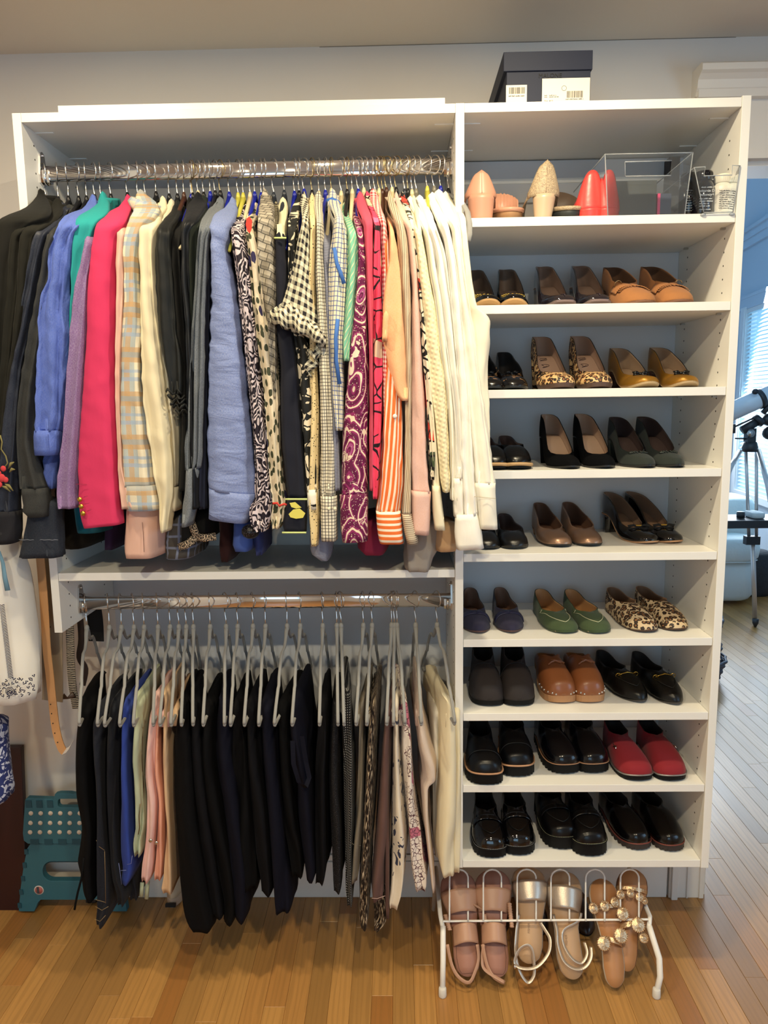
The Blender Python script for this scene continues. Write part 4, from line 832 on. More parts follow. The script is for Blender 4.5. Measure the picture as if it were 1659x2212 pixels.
for i, rows, mm, lab, k, yf in (
    (9, [(1530,410,436),(1600,408,446),(1800,420,466),(1950,440,478),(1984,450,486)], bk2, 'black ponte trousers directly right of the wide black skirt', 'trousers', -.025),
    (10, [(1536,436,466),(1620,432,470),(1750,440,488),(1900,466,510),(1970,480,512),(1994,486,500)], bk, 'black trousers with a sharply curved cuff right of the ponte pair', 'trousers', -.02),
    (11, [(1530,470,500),(1620,466,512),(1750,480,524),(1900,494,536),(1960,500,536),(1990,506,530)], nv, 'blue-black trousers reaching as low as the neighbouring black pair', 'trousers', -.03),
    (12, [(1530,500,526),(1620,500,536),(1760,508,548),(1860,516,556),(1905,524,560),(1924,532,552)], bk, 'shorter black trousers ending above the baseboard, left of centre', 'trousers', -.02),
    (13, [(1530,528,556),(1640,532,566),(1760,540,582),(1860,548,588),(1910,558,590),(1932,566,584)], bk2, 'black ponte trousers under the hanger left of the navy drape', 'trousers', -.03),
    (14, [(1530,560,592),(1640,566,600),(1760,574,612),(1860,582,622),(1930,588,626),(1974,602,618)], nv, 'midnight navy trousers with a pointed hem tip', 'trousers', -.035),
    (15, [(1530,594,628),(1640,598,640),(1760,606,644),(1840,622,652),(1876,628,654),(1895,634,650)], bk, 'black trousers just left of the looped navy trousers', 'trousers', -.02),
    (16, [(1520,626,652),(1570,624,660),(1640,632,668),(1700,638,672),(1760,640,676),(1840,650,680),(1886,656,684),(1901,662,678)], nv, 'navy trousers with a drooping loop of cloth below the hanger', 'trousers', -.035),
    (17, [(1530,688,708),(1600,684,706),(1700,682,706),(1800,682,706),(1880,683,704),(1911,686,694)], bk2, 'slim black trousers beside the charcoal tweed pair', 'trousers', -.03)):
    rows = [(a, b_-4 if n_ else b_, c_+5 if n_ else c_) for n_, (a, b_, c_) in enumerate(rows)]
    t = trouser(k, lab, k, mm, i, rows, Yf=yf, m=3, fold=.15)
    if i == 16:
        MB().loft([[P(a+dx, b_, Y=-.05-.02*math.sin(s*PI)) for a, b_, s in ((632,1600,0),(634,1650,.3),(646,1690,.6),(660,1702,.8),(668,1680,.9),(660,1640,1),(652,1590,1))] for dx in (-5, 0, 5)], False).build('loop', nv, t)
twd = F('charcoal_tweed', (34, 34, 38), pat=speck((15, 15, 18), (74, 72, 74), 520, .62), sheen=.0)
t = trouser('trousers', 'speckled charcoal tweed trousers', 'trousers', twd, 18, [(1540,718,736),(1600,712,736),(1700,708,738),(1800,711,742),(1880,713,742),(1915,716,740),(1928,722,734)])
t = trouser('trousers', 'black trousers dashed with fine white stitches', 'trousers', F('white_dash_print', (20, 20, 24), pat=dashes), 19, [(1500,742,762),(1560,738,764),(1650,740,768),(1750,742,768),(1850,744,764),(1920,744,764),(1950,748,764),(1958,752,760)])
t = trouser('trousers', 'greige knit trousers with a seam near the ankle', 'trousers', F('greige_knit', (112, 102, 86), heather=.05, wb=.6, weave=700), 20, [(1520,776,788),(1560,774,786),(1650,772,786),(1750,766,786),(1820,760,783),(1880,757,780),(1906,756,776)])
MB().tube([fpt(a, b_, -.03, -.003) for a, b_ in ((759,1819),(768,1826),(780,1825))], .0008, 4).build('seam', plain('greige_seam', lin((88, 80, 66))), t)
sn = F('snakeskin_print', (60, 48, 38), pat=snake, rough=.6)
t = trouser('trousers', 'brown and black snake-striped trousers reaching nearly to the floor', 'trousers', sn, 21, [(1520,798,814),(1580,792,814),(1680,786,812),(1780,781,808),(1880,777,802),(1950,773,799),(2000,772,796),(2010,776,792)], m=2)
MB().loft(drape([(1900,800,830),(1940,802,846),(1980,804,846),(2000,805,834),(2012,806,818)], .0, .18, 12, fold=.08)).build('leg', sn, t)
mv = F('mauve_brown_crepe', (98, 72, 66), wrk=.2)
t = trouser('trousers', 'mauve-brown wide trousers with a pale hem stitch', 'trousers', mv, 22, [(1540,832,846),(1600,824,846),(1700,816,844),(1800,808,842),(1880,803,836),(1938,799,832),(1947,801,830)], m=3, Yf=-.035)
MB().loft(drape([(1700,828,842),(1850,830,843),(1960,831,843),(1984,833,842)], -.02, .15, 14, fold=.05)).build('leg', mv, t)
MB().tube([fpt(a, b_, -.036, -.004) for a, b_ in ((803,1938),(815,1939),(832,1933))], .0007, 4).build('hem_stitch', plain('pale_stitch', lin((190, 160, 150))), t)
t = trouser('trousers', 'cream trousers with grey-blue leaves and black sprigs', 'trousers', F('sprig_print', (220, 208, 190), pat=bigfloral((222, 210, 190), (58, 62, 84), 16, .60, 1.6), wrk=.4), 23, [(1520,848,864),(1580,847,864),(1660,846,868),(1740,844,876),(1820,843,884),(1880,842,882),(1930,842,872),(1956,843,858),(1964,846,854)], Yf=-.028)
t = trouser('trousers', 'ivory trousers with fine red and violet flower line drawings', 'trousers', F('flower_drawing', (226, 214, 204), pat=lineart((228, 216, 204), (86, 50, 60), 80, .055, (190, 110, 130), 9), wrk=.4, rough=.6), 24, [(1520,866,884),(1580,868,892),(1660,869,896),(1740,873,902),(1800,878,914),(1860,884,922),(1900,889,930),(1918,894,928),(1926,900,920)], m=3, fold=.12)
ln = F('sand_linen', (206, 186, 168), heather=.15, wrk=.5)
t = trouser('trousers', 'sand linen trousers with a loop of waistband jutting to the right', 'trousers', ln, 25, [(1500,902,914),(1550,898,918),(1620,902,936),(1664,908,950),(1690,910,950),(1700,908,930),(1760,912,928),(1840,922,934),(1900,928,941),(1925,938,946)], fold=.07)
iv = F('ivory_crepe', (228, 216, 184), wrk=.25)
t = trouser('trousers', 'ivory trousers rightmost on the lower rod, ending in a point', 'trousers', iv, 26, [(1524,962,990),(1560,958,994),(1620,952,997),(1700,946,998),(1780,942,998),(1840,946,986),(1880,956,978),(1895,962,975)], Yf=-.04, fold=.10, m=3)
MB().loft(drape([(1540,976,998),(1700,978,1000),(1850,976,998),(1885,978,996)], -.02, .2, 14, fold=.06)).build('leg', iv, t)
t = trouser('trousers', 'off-white trousers tucked behind the rightmost ivory pair', 'trousers', F('off_white_cotton', (214, 206, 190)), 25, [(1540,930,956),(1700,934,954),(1800,938,950),(1845,940,948)], Yf=.04)
# ------------------------------------------------------------------ hanging things at the far left
dr = F('white_embroidered_linen', (222, 218, 210), wrk=.45, wsc=10)
t = thing('dress', 'white linen dress with navy chevron and leaf embroidery at the left edge', 'dress', P(0, 1180, Y=-.06))
MB().loft(drape([(1130,-120,14),(1180,-130,24),(1250,-140,46),(1330,-150,60),(1400,-150,70),(1470,-150,76),(1508,-150,78),(1524,-150,77)], -.06, .10, 18, fold=.05, m=4, taper=.3)).build('skirt', dr, t)
ink = plain('navy_thread', lin((22, 26, 60)), .8)
mb = MB()
for k in range(48):
    s = k/47; x, y = lerp(8, 27, s), lerp(1306, 1462, s)
    for sd in (-1, 1):
        mb.tube([fpt(x, y, -.06, -.010), fpt(x+sd*5.5, y-2.8, -.06, -.009)], .0009, 4)
for k in range(40):
    x = -4+(k % 20)*4.2; y = 1476+6*math.sin(k*1.9)+(k//20)*22-x*.12; a = random.uniform(0, 6)
    c = fpt(x, y, -.06, -.010 if x < 62 else -.004); mb.tube([c, c+np.array([.007*math.cos(a), 0, .007*math.sin(a)])], [.0006, .0016], 4); mb.tube([c, c+np.array([.007*math.cos(a+1), 0, .007*math.sin(a+1)])], [.0006, .0016], 4)
for r in (9, 6, 3): mb.tube([fpt(26+r*math.cos(q), 1490+r*math.sin(q), -.06, -.0105) for q in np.linspace(0, 2*PI, 12)], .0009, 4)
mb.build('embroidery', ink, t, kind='stuff')
MB().tube([fpt(*q, -.06, -.012) for q in ((4,1188),(12,1215),(16,1245),(22,1273))], [.003, .005, .006, .007], 6, flat=.25).build('ribbon', plain('sky_blue_ribbon', lin((110, 150, 172)), .7), t)
t = thing('skirt', 'blue and white tie-dye skirt corner at the left edge above the red board', 'skirt', P(0, 1600, Y=-.02))
MB().loft(drape([(1585,-90,2),(1620,-90,3),(1660,-90,8),(1700,-92,14),(1736,-92,18),(1742,-80,14)], -.02, .10, 14, fold=.06)).build('skirt', F('tie_dye', (60, 70, 130), pat=bigfloral((46, 56, 110), (200, 205, 225), 34, .55, 2)), t)
def ribbon(pts, w, th=.0018, dirx=None):
    """flat strap following world points, w wide along x, th thick"""
    rings = []
    for i, p in enumerate(pts):
        a = np.array(pts[max(0, i-1)]); b_ = np.array(pts[min(len(pts)-1, i+1)]); t_ = (b_-a)/(np.linalg.norm(b_-a)+1e-9)
        s = np.cross(t_, np.array([0, 1., 0])) if dirx is None else np.array(dirx, float); s /= np.linalg.norm(s)+1e-9; nn = np.cross(t_, s); ww = w[i] if hasattr(w, '__len__') else w
        p = np.array(p); rings.append([p-s*ww/2-nn*th/2, p+s*ww/2-nn*th/2, p+s*ww/2+nn*th/2, p-s*ww/2+nn*th/2])
    return MB().loft(rings, True, (True, True), 0, False)
def belt(name, label, pts, w, mat, Y, holes_=None, cat='belt', **kw):
    p0 = P(pts[0][0], pts[0][1], Y=Y); t = thing(name, label, cat, p0)
    q = []
    for i in range(len(pts)-1):
        for s in np.linspace(0, 1, 4, endpoint=False):
            a = [pts[max(i-1, 0)], pts[i], pts[i+1], pts[min(i+2, len(pts)-1)]]
            c = [0.5*(2*a[1][k]+(a[2][k]-a[0][k])*s+(2*a[0][k]-5*a[1][k]+4*a[2][k]-a[3][k])*s*s+(-a[0][k]+3*a[1][k]-3*a[2][k]+a[3][k])*s**3) for k in (0, 1)]
            q.append(P(c[0], c[1], Y=Y+(kw.get('yc', lambda v: 0)(c[1]))))
    q.append(P(pts[-1][0], pts[-1][1], Y=Y+(kw.get('yc', lambda v: 0)(pts[-1][1]))))
    ribbon(q, w, .0028).build('strap', mat, t)
    if holes_:
        mb = MB()
        for a, b_ in holes_: mb.lathe(fpt(a, b_, Y+(kw.get('yc', lambda v: 0)(b_)), -.0018), [(.0018, -.0004), (.0018, .0004)], 8, 'y')
        mb.build('holes', m_hole, t)
    return t
tan = plain('tan_leather', lin((196, 146, 98)), .45, bumpscale=120, bstr=.1, var=.08)
t = belt('belt', 'long tan leather belt curling up at its white end', [(86,1195),(92,1260),(97,1330),(101,1400),(108,1460),(114,1520),(120,1570),(127,1600),(134,1618),(140,1624)], .022, tan, .06, [(110,1521),(112,1541),(115,1562),(119,1583),(125,1603)])
ribbon([P(*q, Y=y) for q, y in (((138,1624),.061),((146,1620),.052),((152,1612),.05),((155,1606),.055))], .018, .0028, (.35,.2,.7)).build('tip', plain('white_leather', lin((205, 200, 196)), .5), t)
belt('belt', 'wide taupe leather belt with a row of holes behind the tan belt', [(112,1200),(112,1330),(113,1420),(114,1490),(113,1514)], .058, plain('taupe_leather', lin((150, 132, 108)), .6, var=.06), .12, [(109,1354),(108.5,1374),(109,1395),(110.5,1416),(111,1437)])
t = belt('belt', 'black and white woven zigzag belt beside the first velvet hanger', [(150,1330),(152,1400),(154,1450),(158,1490),(165,1530)], .022, F('zigzag_weave', (120, 110, 96), pat=zebra((24, 22, 24), (188, 172, 150), 60, 3, .5)), .15)
MB().tube([P(*q, Y=.145) for q in ((136,1504),(146,1508),(160,1500))], [.010, .003, .010], 8, flat=.4).build('bow', plain('dark_brown_leather', lin((70, 48, 34)), .5), t)
belt('belt', 'narrow dark brown leather belt twisted between the woven belt and first hanger', [(172,1325),(176,1380),(172,1420),(184,1445),(178,1480)], .018, plain('espresso_leather', lin((44, 32, 28)), .4), .20)
belt('scarf', 'black fabric strip hanging behind the first velvet hanger', [(200,1300),(206,1340),(208,1385)], .045, plain('black_strip', lin((12, 12, 14)), .9), .25, cat='scarf')
# dark red board and white board leaning in the corner
bevel(MB().obox(P(0, 1790, Y=.31)*np.array([1, 0, 0])+np.array([-.06, .315, .262]), (.28, .0, 0), (0, .02, 0), (0, .05, .53)).build('board', plain('oxblood_paint', lin((44, 10, 12)), .4), None, label='dark oxblood red board leaning upright at the left edge', cat='board'), .002)
a = P(20, 1955, Z=0); bevel(MB().obox((a[0]-.15, a[1]+.01, .20), (.30, 0, 0), (0, .02, 0), (-.012, .03, .40)).build('board', m_trim, None, label='pale board propped on the floor in front of the dark red board', cat='board'), .002)
# ------------------------------------------------------------------ folding step stool
tq = plain('teal_plastic', lin((44, 98, 114)), .55, bumpscale=700, bstr=.3, bdist=.0006); tq2 = plain('teal_plastic_dark', lin((20, 70, 86)), .6); dotm = plain('white_rubber_dot', lin((214, 200, 184)), .8)
YS = .272
st = thing('step_stool', 'folded teal plastic step stool with white grip dots leaning on the wall', 'step stool', (-1.2, YS, 0))
def S(px, py, dy=0): p = P(px, py, Y=YS+dy); return np.array([p[0], YS+dy, p[2]])
def plate(outline, d, mat, name, dy=0, hole=None, par=None, bw=.0015):
    """flat plate with an optional hole, built with a bridged rim"""
    bm = bmesh.new(); o3 = [S(a, b_, dy) for a, b_ in outline]
    vo = [bm.verts.new(Vector(p)-Vector(BASE[st])) for p in o3]; eo = [bm.edges.new((vo[i], vo[(i+1) % len(vo)])) for i in range(len(vo))]; es = list(eo)
    for h in (hole or []):
        vh = [bm.verts.new(Vector(S(a, b_, dy))-Vector(BASE[st])) for a, b_ in h]; es += [bm.edges.new((vh[i], vh[(i+1) % len(vh)])) for i in range(len(vh))]
    bmesh.ops.triangle_fill(bm, use_beauty=True, edges=es)
    r = bmesh.ops.extrude_face_region(bm, geom=bm.faces[:]); vs = [e for e in r['geom'] if isinstance(e, bmesh.types.BMVert)]
    bmesh.ops.translate(bm, verts=vs, vec=(0, d, 0)); bmesh.ops.recalc_face_normals(bm, faces=bm.faces)
    me = bpy.data.meshes.new(name); bm.to_mesh(me); bm.free(); me.materials.append(mat); o = bpy.data.objects.new(name, me); COL.objects.link(o); o.parent = par or st; BASE[o] = BASE[st]
    bevel(o, bw, 2); return o
def rr(x0, y0, x1, y1, r, n=5):
    out = []
    for cx, cy, a0 in ((x1-r, y0+r, -90), (x1-r, y1-r, 0), (x0+r, y1-r, 90), (x0+r, y0+r, 180)):
        for k in range(n+1): a = math.radians(a0+90*k/n); out.append((cx+r*math.cos(a), cy+r*math.sin(a)))
    return out
# top panel with handle
top = [(54,1728),(58,1724),(114,1726),(117,1722),(118,1716),(126,1714)]+[(150+k*8, 1714+(1.5 if k % 2 else 0)) for k in range(7)]+[(212,1716),(214,1728),(262,1730),(266,1740),(268,1812),(262,1822),(60,1823),(51,1816),(49,1800)]
plate(top, .018, tq, 'seat_panel', -.018, [rr(125, 1726, 205, 1744, 6)])
for a in (62, 85, 108): MB().box(S(a-6, 1745, -.0195)*1, S(a+6, 1729, -.018)).build('rib', tq2, st)
for r_, y0 in enumerate((1757, 1778, 1798)):
    for c in range(9):
        a = 66.5-r_*.8+c*21.2; MB().lathe(S(a, y0, -.0195), [(.0068, -.0006), (.0072, .002)], 18, 'y').build('grip_dot', dotm, st)
# hinge knuckles
for c in range(8):
    a = 66+c*30; MB().box(S(a, 1824, -.019), S(a+18, 1812, -.0165)).build('hinge_knuckle', tq2, st)
leg = [(66,1822),(258,1822),(262,1860),(266,1900),(270,1940),(274,1969),(238,1969),(226,1944),(88,1944),(82,1950),(74,1969),(40,1969),(44,1920),(50,1875),(58,1834)]
plate(leg, .022, tq, 'leg_frame', -.012, [rr(92, 1861, 220, 1903, 20, 7)])
plate(rr(84, 1858, 228, 1912, 24, 7), .006, tq2, 'inner_rim', .002, [rr(94, 1863, 218, 1902, 18, 7)])
for k in range(5):
    b_ = 1840+k*29; a = 59-k*3.6; MB().box(S(a-6, b_+6, -.0145), S(a+2, b_-6, -.011)).build('side_slot', tq2, st)
MB().lathe(S(84, 1923, -.0128), [(.0150, -.0006), (.0155, .001)], 24, 'y').build('round_label', plain('label_white', lin((210, 204, 200)), .6), st)
MB().lathe(S(84, 1923, -.0134), [(.0125, -.0006), (.0125, .0005)], 24, 'y').build('label_print', plain('label_coral', lin((178, 96, 90)), .6), st)
MB().box(S(80, 1930, -.0146), S(84, 1916, -.0138)).build('label_figure', plain('label_grey', lin((60, 66, 76)), .6), st)
# trainers on the floor behind the trousers
def trainer(label, px, py, up, sole, text, rz=0.0):
    c = P(px, py, Z=0); t = thing('trainer', label, 'shoe', (c[0], c[1], 0)); x, y = c[0], c[1]
    ol = [(.034*math.sin(q)*(1 if math.sin(q) > 0 else 1), .125-.125*math.cos(q)) for q in np.linspace(0, 2*PI, 28, endpoint=False)]
    MB().loft([[(x+a*f, y+b_, z) for a, b_ in ol] for f, z in ((1.0, .001), (1.08, .006), (1.06, .026), (.98, .03))]).build('sole', sole, t)
    MB().loft([[(x+a*f, y+.125+(b_-.125)*g_, z) for a, b_ in ol] for f, g_, z in ((.98, .98, .028), (.95, .93, .045), (.82, .8, .065), (.62, .62, .078), (.55, .5, .075))]).build('upper', up, t)
    MB().box((x-.016, y-.012, .012), (x+.016, y-.003, .022)).build('badge', plain('badge_black', (.01, .01, .012), .5), t)
    mb = MB()
    for k in range(7): mb.tube([(x-.02, y+.05+k*.012, .068+k*.0015), (x, y+.052+k*.012, .074+k*.002), (x+.02, y+.05+k*.012, .068+k*.0015)], .0022, 5)
    mb.build('laces', up, t); return t
trainer('cream trainer with a black toe badge half hidden behind the black skirt', 371, 1962, plain('cream_canvas', lin((206, 184, 154)), .8), plain('pale_rubber', lin((196, 170, 146)), .6), 'KIA')
trainer('black trainer with pale lettering behind the indigo jeans', 200, 1952, plain('black_canvas', lin((14, 14, 16)), .8), plain('black_rubber', lin((16, 16, 18)), .6), 'IC')
# ------------------------------------------------------------------ shoes
TOE = {'point': [(0,0),(.04,.20),(.10,.42),(.2,.76),(.32,.98)], 'almond': [(0,0),(.03,.34),(.09,.62),(.18,.88),(.30,1)], 'round': [(0,0),(.02,.46),(.07,.74),(.15,.94),(.27,1)], 'square': [(0,0),(.006,.50),(.04,.70),(.14,.92),(.28,1)], 'wide': [(0,0),(.02,.54),(.06,.80),(.14,.98),(.26,1.02)]}
REST = [(.45,.92),(.58,.78),(.72,.66),(.84,.62),(.92,.52),(.97,.34),(1,0)]
def lth(name, c, rough=.45, **k): return plain(name, lin(c), rough, **k)
m_lin = lth('lining_beige', (170, 142, 118), .6); m_linb = lth('lining_taupe', (112, 92, 78), .7); m_lind = lth('lining_dark', (30, 25, 24), .8); m_liny = lth('lining_tan', (178, 134, 88), .6)
pat_blk = lth('black_patent', (3, 3, 5), .06, coat=.6, spec=.4); lth_blk = lth('black_leather', (5, 5, 7), .30, spec=.35, bumpscale=260, bstr=.2); sued_blk = lth('black_suede', (7, 7, 9), .9, spec=.1); rub_blk = lth('black_rubber_sole', (8, 8, 9), .65, spec=.2); m_edge = lth('black_edge', (8, 8, 9), .5)
def leo(name, bgc, ring, fill, sc):
    N = NT(name); w = N.warp(N.obj, sc*1.2, .4/sc); d = N.voro(w, sc, rnd=.8); r = N.math('MULTIPLY', N.math('MULTIPLY', N.lt(d, .54), N.gt(d, .27)), N.gt(N.noise(N.obj, sc*1.5, 2), .36))
    c = N.mix(N.lt(d, .28), lin(bgc), lin(fill)); N.L(N.mix(r, c, lin(ring)), N.b.inputs['Base Color']); N.b.inputs['Roughness'].default_value = .6; return N.m
class Shoe:
    def __init__(s, name, label, px, py, z, side, rz=0, L=.242, Wd=.080, toe='almond', H=0, ts=.004, plat=0, st=.30, hv=.030, hs=.040, hc=.052, open_=.86, mat=None, lin_=None, sole=None, rim=None, Y=None, cat='shoe', group=None, heel=None, spring=.006, bulge=.72, lug=False, low=1, closed=False, hmat=None, toeh=.012, solew=1.02):
        s.L, s.W, s.side, s.H, s.st, s.hv, s.hs, s.hc, s.plat, s.spring = L, Wd, side, H, st, hv, hs, hc, plat+ts, spring
        s.toe = TOE[toe]+REST; s.open_, s.bulge, s.ts, s.closed, s.toeh = open_, bulge, ts, closed, toeh
        p = P(px, py, Z=z) if (Y is None) else P(px, py, Y=Y)
        s.o = np.array([p[0], p[1] if Y is None else Y, z]); s.rz = rz
        s.t = thing(name, label, cat, s.o, group); s.mat = mat; s.name = name
        n = 30; s.S = [(1-math.cos(PI*i/n))/2 for i in range(n+1)]
        if mat: s.upper(mat, lin_ or m_lin, rim or mat)
        s.solemesh(sole or rub_blk, ts+plat, lug, solew)
        if H > .012: s.heelblock(heel or 'block', hmat or mat)
        s.insole(lin_ or m_lin)
    def wv(s, q):
        a = [k for k, _ in s.toe]; b = [v*v for _, v in s.toe]; return math.sqrt(max(0, float(np.interp(q, a, b))))*s.W/2
    def cx(s, q): return s.side*s.W*(.075*math.exp(-((q-.0)/.28)**2)*1.0 - .05*math.sin(PI*min(1, q*1.0))*0)
    def zb(s, q): return s.plat+s.spring*max(0, 1-q/.22)**2+s.H*smooth((q-.30)/.50)
    def T(s, x, y, z):
        y *= s.L if abs(y) <= 1.5 else 1; c, si = math.cos(s.rz), math.sin(s.rz)
        return (s.o[0]+x*c+y*si, s.o[1]-x*si+y*c, s.o[2]+z)
    def top(s, q):
        """half opening and height of the topline above the footbed"""
        if q <= s.st or s.closed:
            k = q/s.st; hh = s.toeh+(s.hv-s.toeh)*(1-(1-min(1, k))**1.8); return 0.0, hh*min(1, math.sqrt(max(0, q)/.035)) if q < .035 else hh
        k = (q-s.st)/(1-s.st); w = s.wv(q); t = w*s.open_*min(1, ((q-s.st)/.10))**.5; hh = lerp(s.hv, s.hs, smooth(k/.4)) if k < .4 else lerp(s.hs, s.hc, smooth((k-.4)/.6)**1.3)
        return t, hh
    def surf(s, q, v, sd, off=0.0):
        w = s.wv(q); t, h = s.top(q); a = v*PI/2
        if t == 0: x, z = w*math.cos(a)**s.bulge, h*math.sin(a)**.85
        else:
            k = v; bl = math.sin(PI*min(1, k*1.0))*.05*w; x, z = lerp(w, t, k**1.5)+bl, h*k
            if q < s.st+.12:
                b = (q-s.st)/.12; x0, z0 = w*math.cos(a)**s.bulge, h*math.sin(a)**.85; x, z = lerp(x0, x, b), lerp(z0, z, b)
                x = max(x, t)
        f = 1+off/max(.012, w); x = x*f if t == 0 else x+off; z += off*math.sin(a)
        return s.T(s.cx(q)+sd*x, q, s.zb(q)+z)
    def grid(s, q0, q1, v0, v1, off=0, nq=12, nv=8, both=True):
        vs, fs = [], []
        for sd in ((-1, 1) if both else (1,)):
            b = len(vs)
            for i in range(nq+1):
                for j in range(nv+1): vs.append(s.surf(lerp(q0, q1, i/nq), lerp(v0, v1, j/nv), sd, off))
            for i in range(nq):
                for j in range(nv):
                    f = (b+i*(nv+1)+j, b+(i+1)*(nv+1)+j, b+(i+1)*(nv+1)+j+1, b+i*(nv+1)+j+1); fs.append(f)
        return vs, fs
    def upper(s, mat, li, rim):
        vs, fs = [], []; nv = 9; n = len(s.S)
        for sd in (-1, 1):
            b = len(vs)
            for q in s.S:
                for j in range(nv+1): vs.append(s.surf(q, j/nv, sd))
            for i in range(n-1):
                for j in range(nv): fs.append((b+i*(nv+1)+j, b+(i+1)*(nv+1)+j, b+(i+1)*(nv+1)+j+1, b+i*(nv+1)+j+1))
        mb = MB().add(vs, fs); o = mb.build('upper', [mat, li, rim], s.t)
        bm = bmesh.new(); bm.from_mesh(o.data); bmesh.ops.remove_doubles(bm, verts=bm.verts, dist=.0006); bmesh.ops.recalc_face_normals(bm, faces=bm.faces)
        # make normals point outward
        c = sum((f.calc_center_median() for f in bm.faces), Vector())/len(bm.faces); k = sum((1 if f.normal.dot(f.calc_center_median()-Vector((c.x, c.y, c.z-.03))) > 0 else -1) for f in bm.faces)
        if k < 0: bmesh.ops.reverse_faces(bm, faces=bm.faces)
        bm.to_mesh(o.data); bm.free()
        m = o.modifiers.new('thick', 'SOLIDIFY'); m.thickness = .0022; m.offset = -1; m.material_offset = 1; m.material_offset_rim = 2; m.use_even_offset = False
        s.up = o
    def strip(s, f1, f2, mat, name, mi=0):
        """closed slab between two station functions giving (w, z)"""
        vs, fs = [], []
        for q in s.S:
            w1, z1 = f1(q); w2, z2 = f2(q)
            for x, z in ((-w1, z1), (w1, z1), (w2, z2), (-w2, z2)): vs.append(s.T(s.cx(q)+x, q, z))
        for i in range(len(s.S)-1):
            for j in range(4): k = (j+1) % 4; fs.append((i*4+j, i*4+k, (i+1)*4+k, (i+1)*4+j))
        return MB().add(vs, fs, None, 0, False).build(name, mat, s.t)
    def solemesh(s, mat, th, lug, sw):
        f1 = lambda q: (s.wv(q)*sw, s.zb(q)+.0005)
        if lug:
            S0 = s.S; s.S = sorted(set([(1-math.cos(PI*i/72))/2 for i in range(73)])); k = {q: i for i, q in enumerate(s.S)}
            f2 = lambda q: (s.wv(q)*sw*1.02, s.zb(q)-th+(.006 if (k[q]//2) % 2 else 0)); s.strip(f1, f2, mat, 'sole'); s.S = S0
        else: s.strip(f1, lambda q: (s.wv(q)*sw*(.97 if th > .01 else .9), s.zb(q)-th), mat, 'sole')
    def insole(s, mat):
        vs, fs = [], []; qs = [q for q in s.S if q > .06]
        for q in qs:
            for x in (-1, 1): vs.append(s.T(s.cx(q)+x*max(0, s.wv(q)*.96-.001), q, s.zb(q)+.003))
        for i in range(len(qs)-1): fs.append((2*i, 2*i+1, 2*i+3, 2*i+2))
        MB().add(vs, fs).build('insole', mat, s.t)
    def heelblock(s, kind, mat):
        q0 = .80 if kind == 'block' else .74; qs = np.linspace(q0, .998, 9); zt = lambda q: s.zb(q)-s.ts
        if kind == 'wedge': qs = np.linspace(.5, .998, 14)
        rings = []
        for k in range(6):
            t = k/5; tp = 1-.22*t if kind == 'block' else (1-.1*t); ring = []
            for sd in (-1, 1):
                for q in (qs if sd < 0 else qs[::-1]):
                    qq = lerp(q, .92 if kind == 'block' else q, .22*t if kind == 'block' else 0); ring.append(s.T(s.cx(q)+sd*s.wv(q)*.97*tp, qq, lerp(zt(q), 0.0005, t)))
            rings.append(ring)
        MB().loft(rings).build('heel', mat, s.t)
    # trims
    def path(s, pts, r, mat, name, off=.0012, n=5, flat=None):
        """pts: (q, v, side) along the surface"""
        MB().tube([s.surf(q, v, sd, off) for q, v, sd in pts], r, n, flat=flat).build(name, mat, s.t)
    def welt(s, mat, r=.0016, dz=0, stitch=None, sw=1.03, q1=.80):
        for sd in (-1,):
            qs = [q for q in s.S if q <= q1]; pts = [s.T(s.cx(q)-s.wv(q)*sw, q, s.zb(q)+dz) for q in qs[::-1]]+[s.T(s.cx(q)+s.wv(q)*sw, q, s.zb(q)+dz) for q in qs[1:]]
            MB().tube(pts, r, 6).build('welt', mat, s.t)
            if stitch:
                mb = MB(); pts = [np.array(p)+np.array([0, 0, r*.9]) for p in pts]
                L_ = [0]; 
                for a, b in zip(pts[:-1], pts[1:]): L_.append(L_[-1]+float(np.linalg.norm(b-a)))
                nn = int(L_[-1]/.0045)
                for i in range(nn):
                    u0, u1 = i*.0045, i*.0045+.003; f = lambda u: np.array([np.interp(u, L_, [p[k] for p in pts]) for k in range(3)])
                    mb.tube([f(u0), f(u1)], .0006, 3)
                mb.build('welt_stitching', stitch, s.t)
    def band(s, q0, q1, mat, v0=.15, off=.0016, name='strap'):
        vs, fs = s.grid(q0, q1, v0, 1.0, off, 4, 10); o = MB().add(vs, fs).build(name, mat, s.t); m = o.modifiers.new('thick', 'SOLIDIFY'); m.thickness = .0014; m.offset = 0; return o
    def apron(s, mat, q0=.07, q1=.40, v=.62, r=.0011, name='apron_seam'):
        pts = []
        for k in range(21):
            a = PI*k/20; q = q1-(q1-q0)*math.sin(a); vv = lerp(v, 1.0, math.sin(a)**2.2*1.0) if False else v+(1-v)*max(0, math.sin(a))**3
            sd = -1 if k < 10 else 1; pts.append((q, min(.995, vv) if k != 10 else 1.0, sd))
        s.path(pts, r, mat, name)
    def bow(s, q, mat, w=.022, h=.010, off=.003):
        c = np.array(s.surf(q, 1.0, 1, off)); mb = MB()
        for sd in (-1, 1):
            mb.tube([c, c+np.array([sd*w*.5, -.002, h*.55]), c+np.array([sd*w, -.001, h*.25]), c+np.array([sd*w*.95, -.001, -h*.35]), c+np.array([sd*w*.45, -.002, -h*.3]), c], [.0015, .0035, .0042, .0042, .003, .0015], 6, flat=.5)
        mb.sphere(c, .0042, 8, (1, .8, 1)); mb.build('bow', mat, s.t)
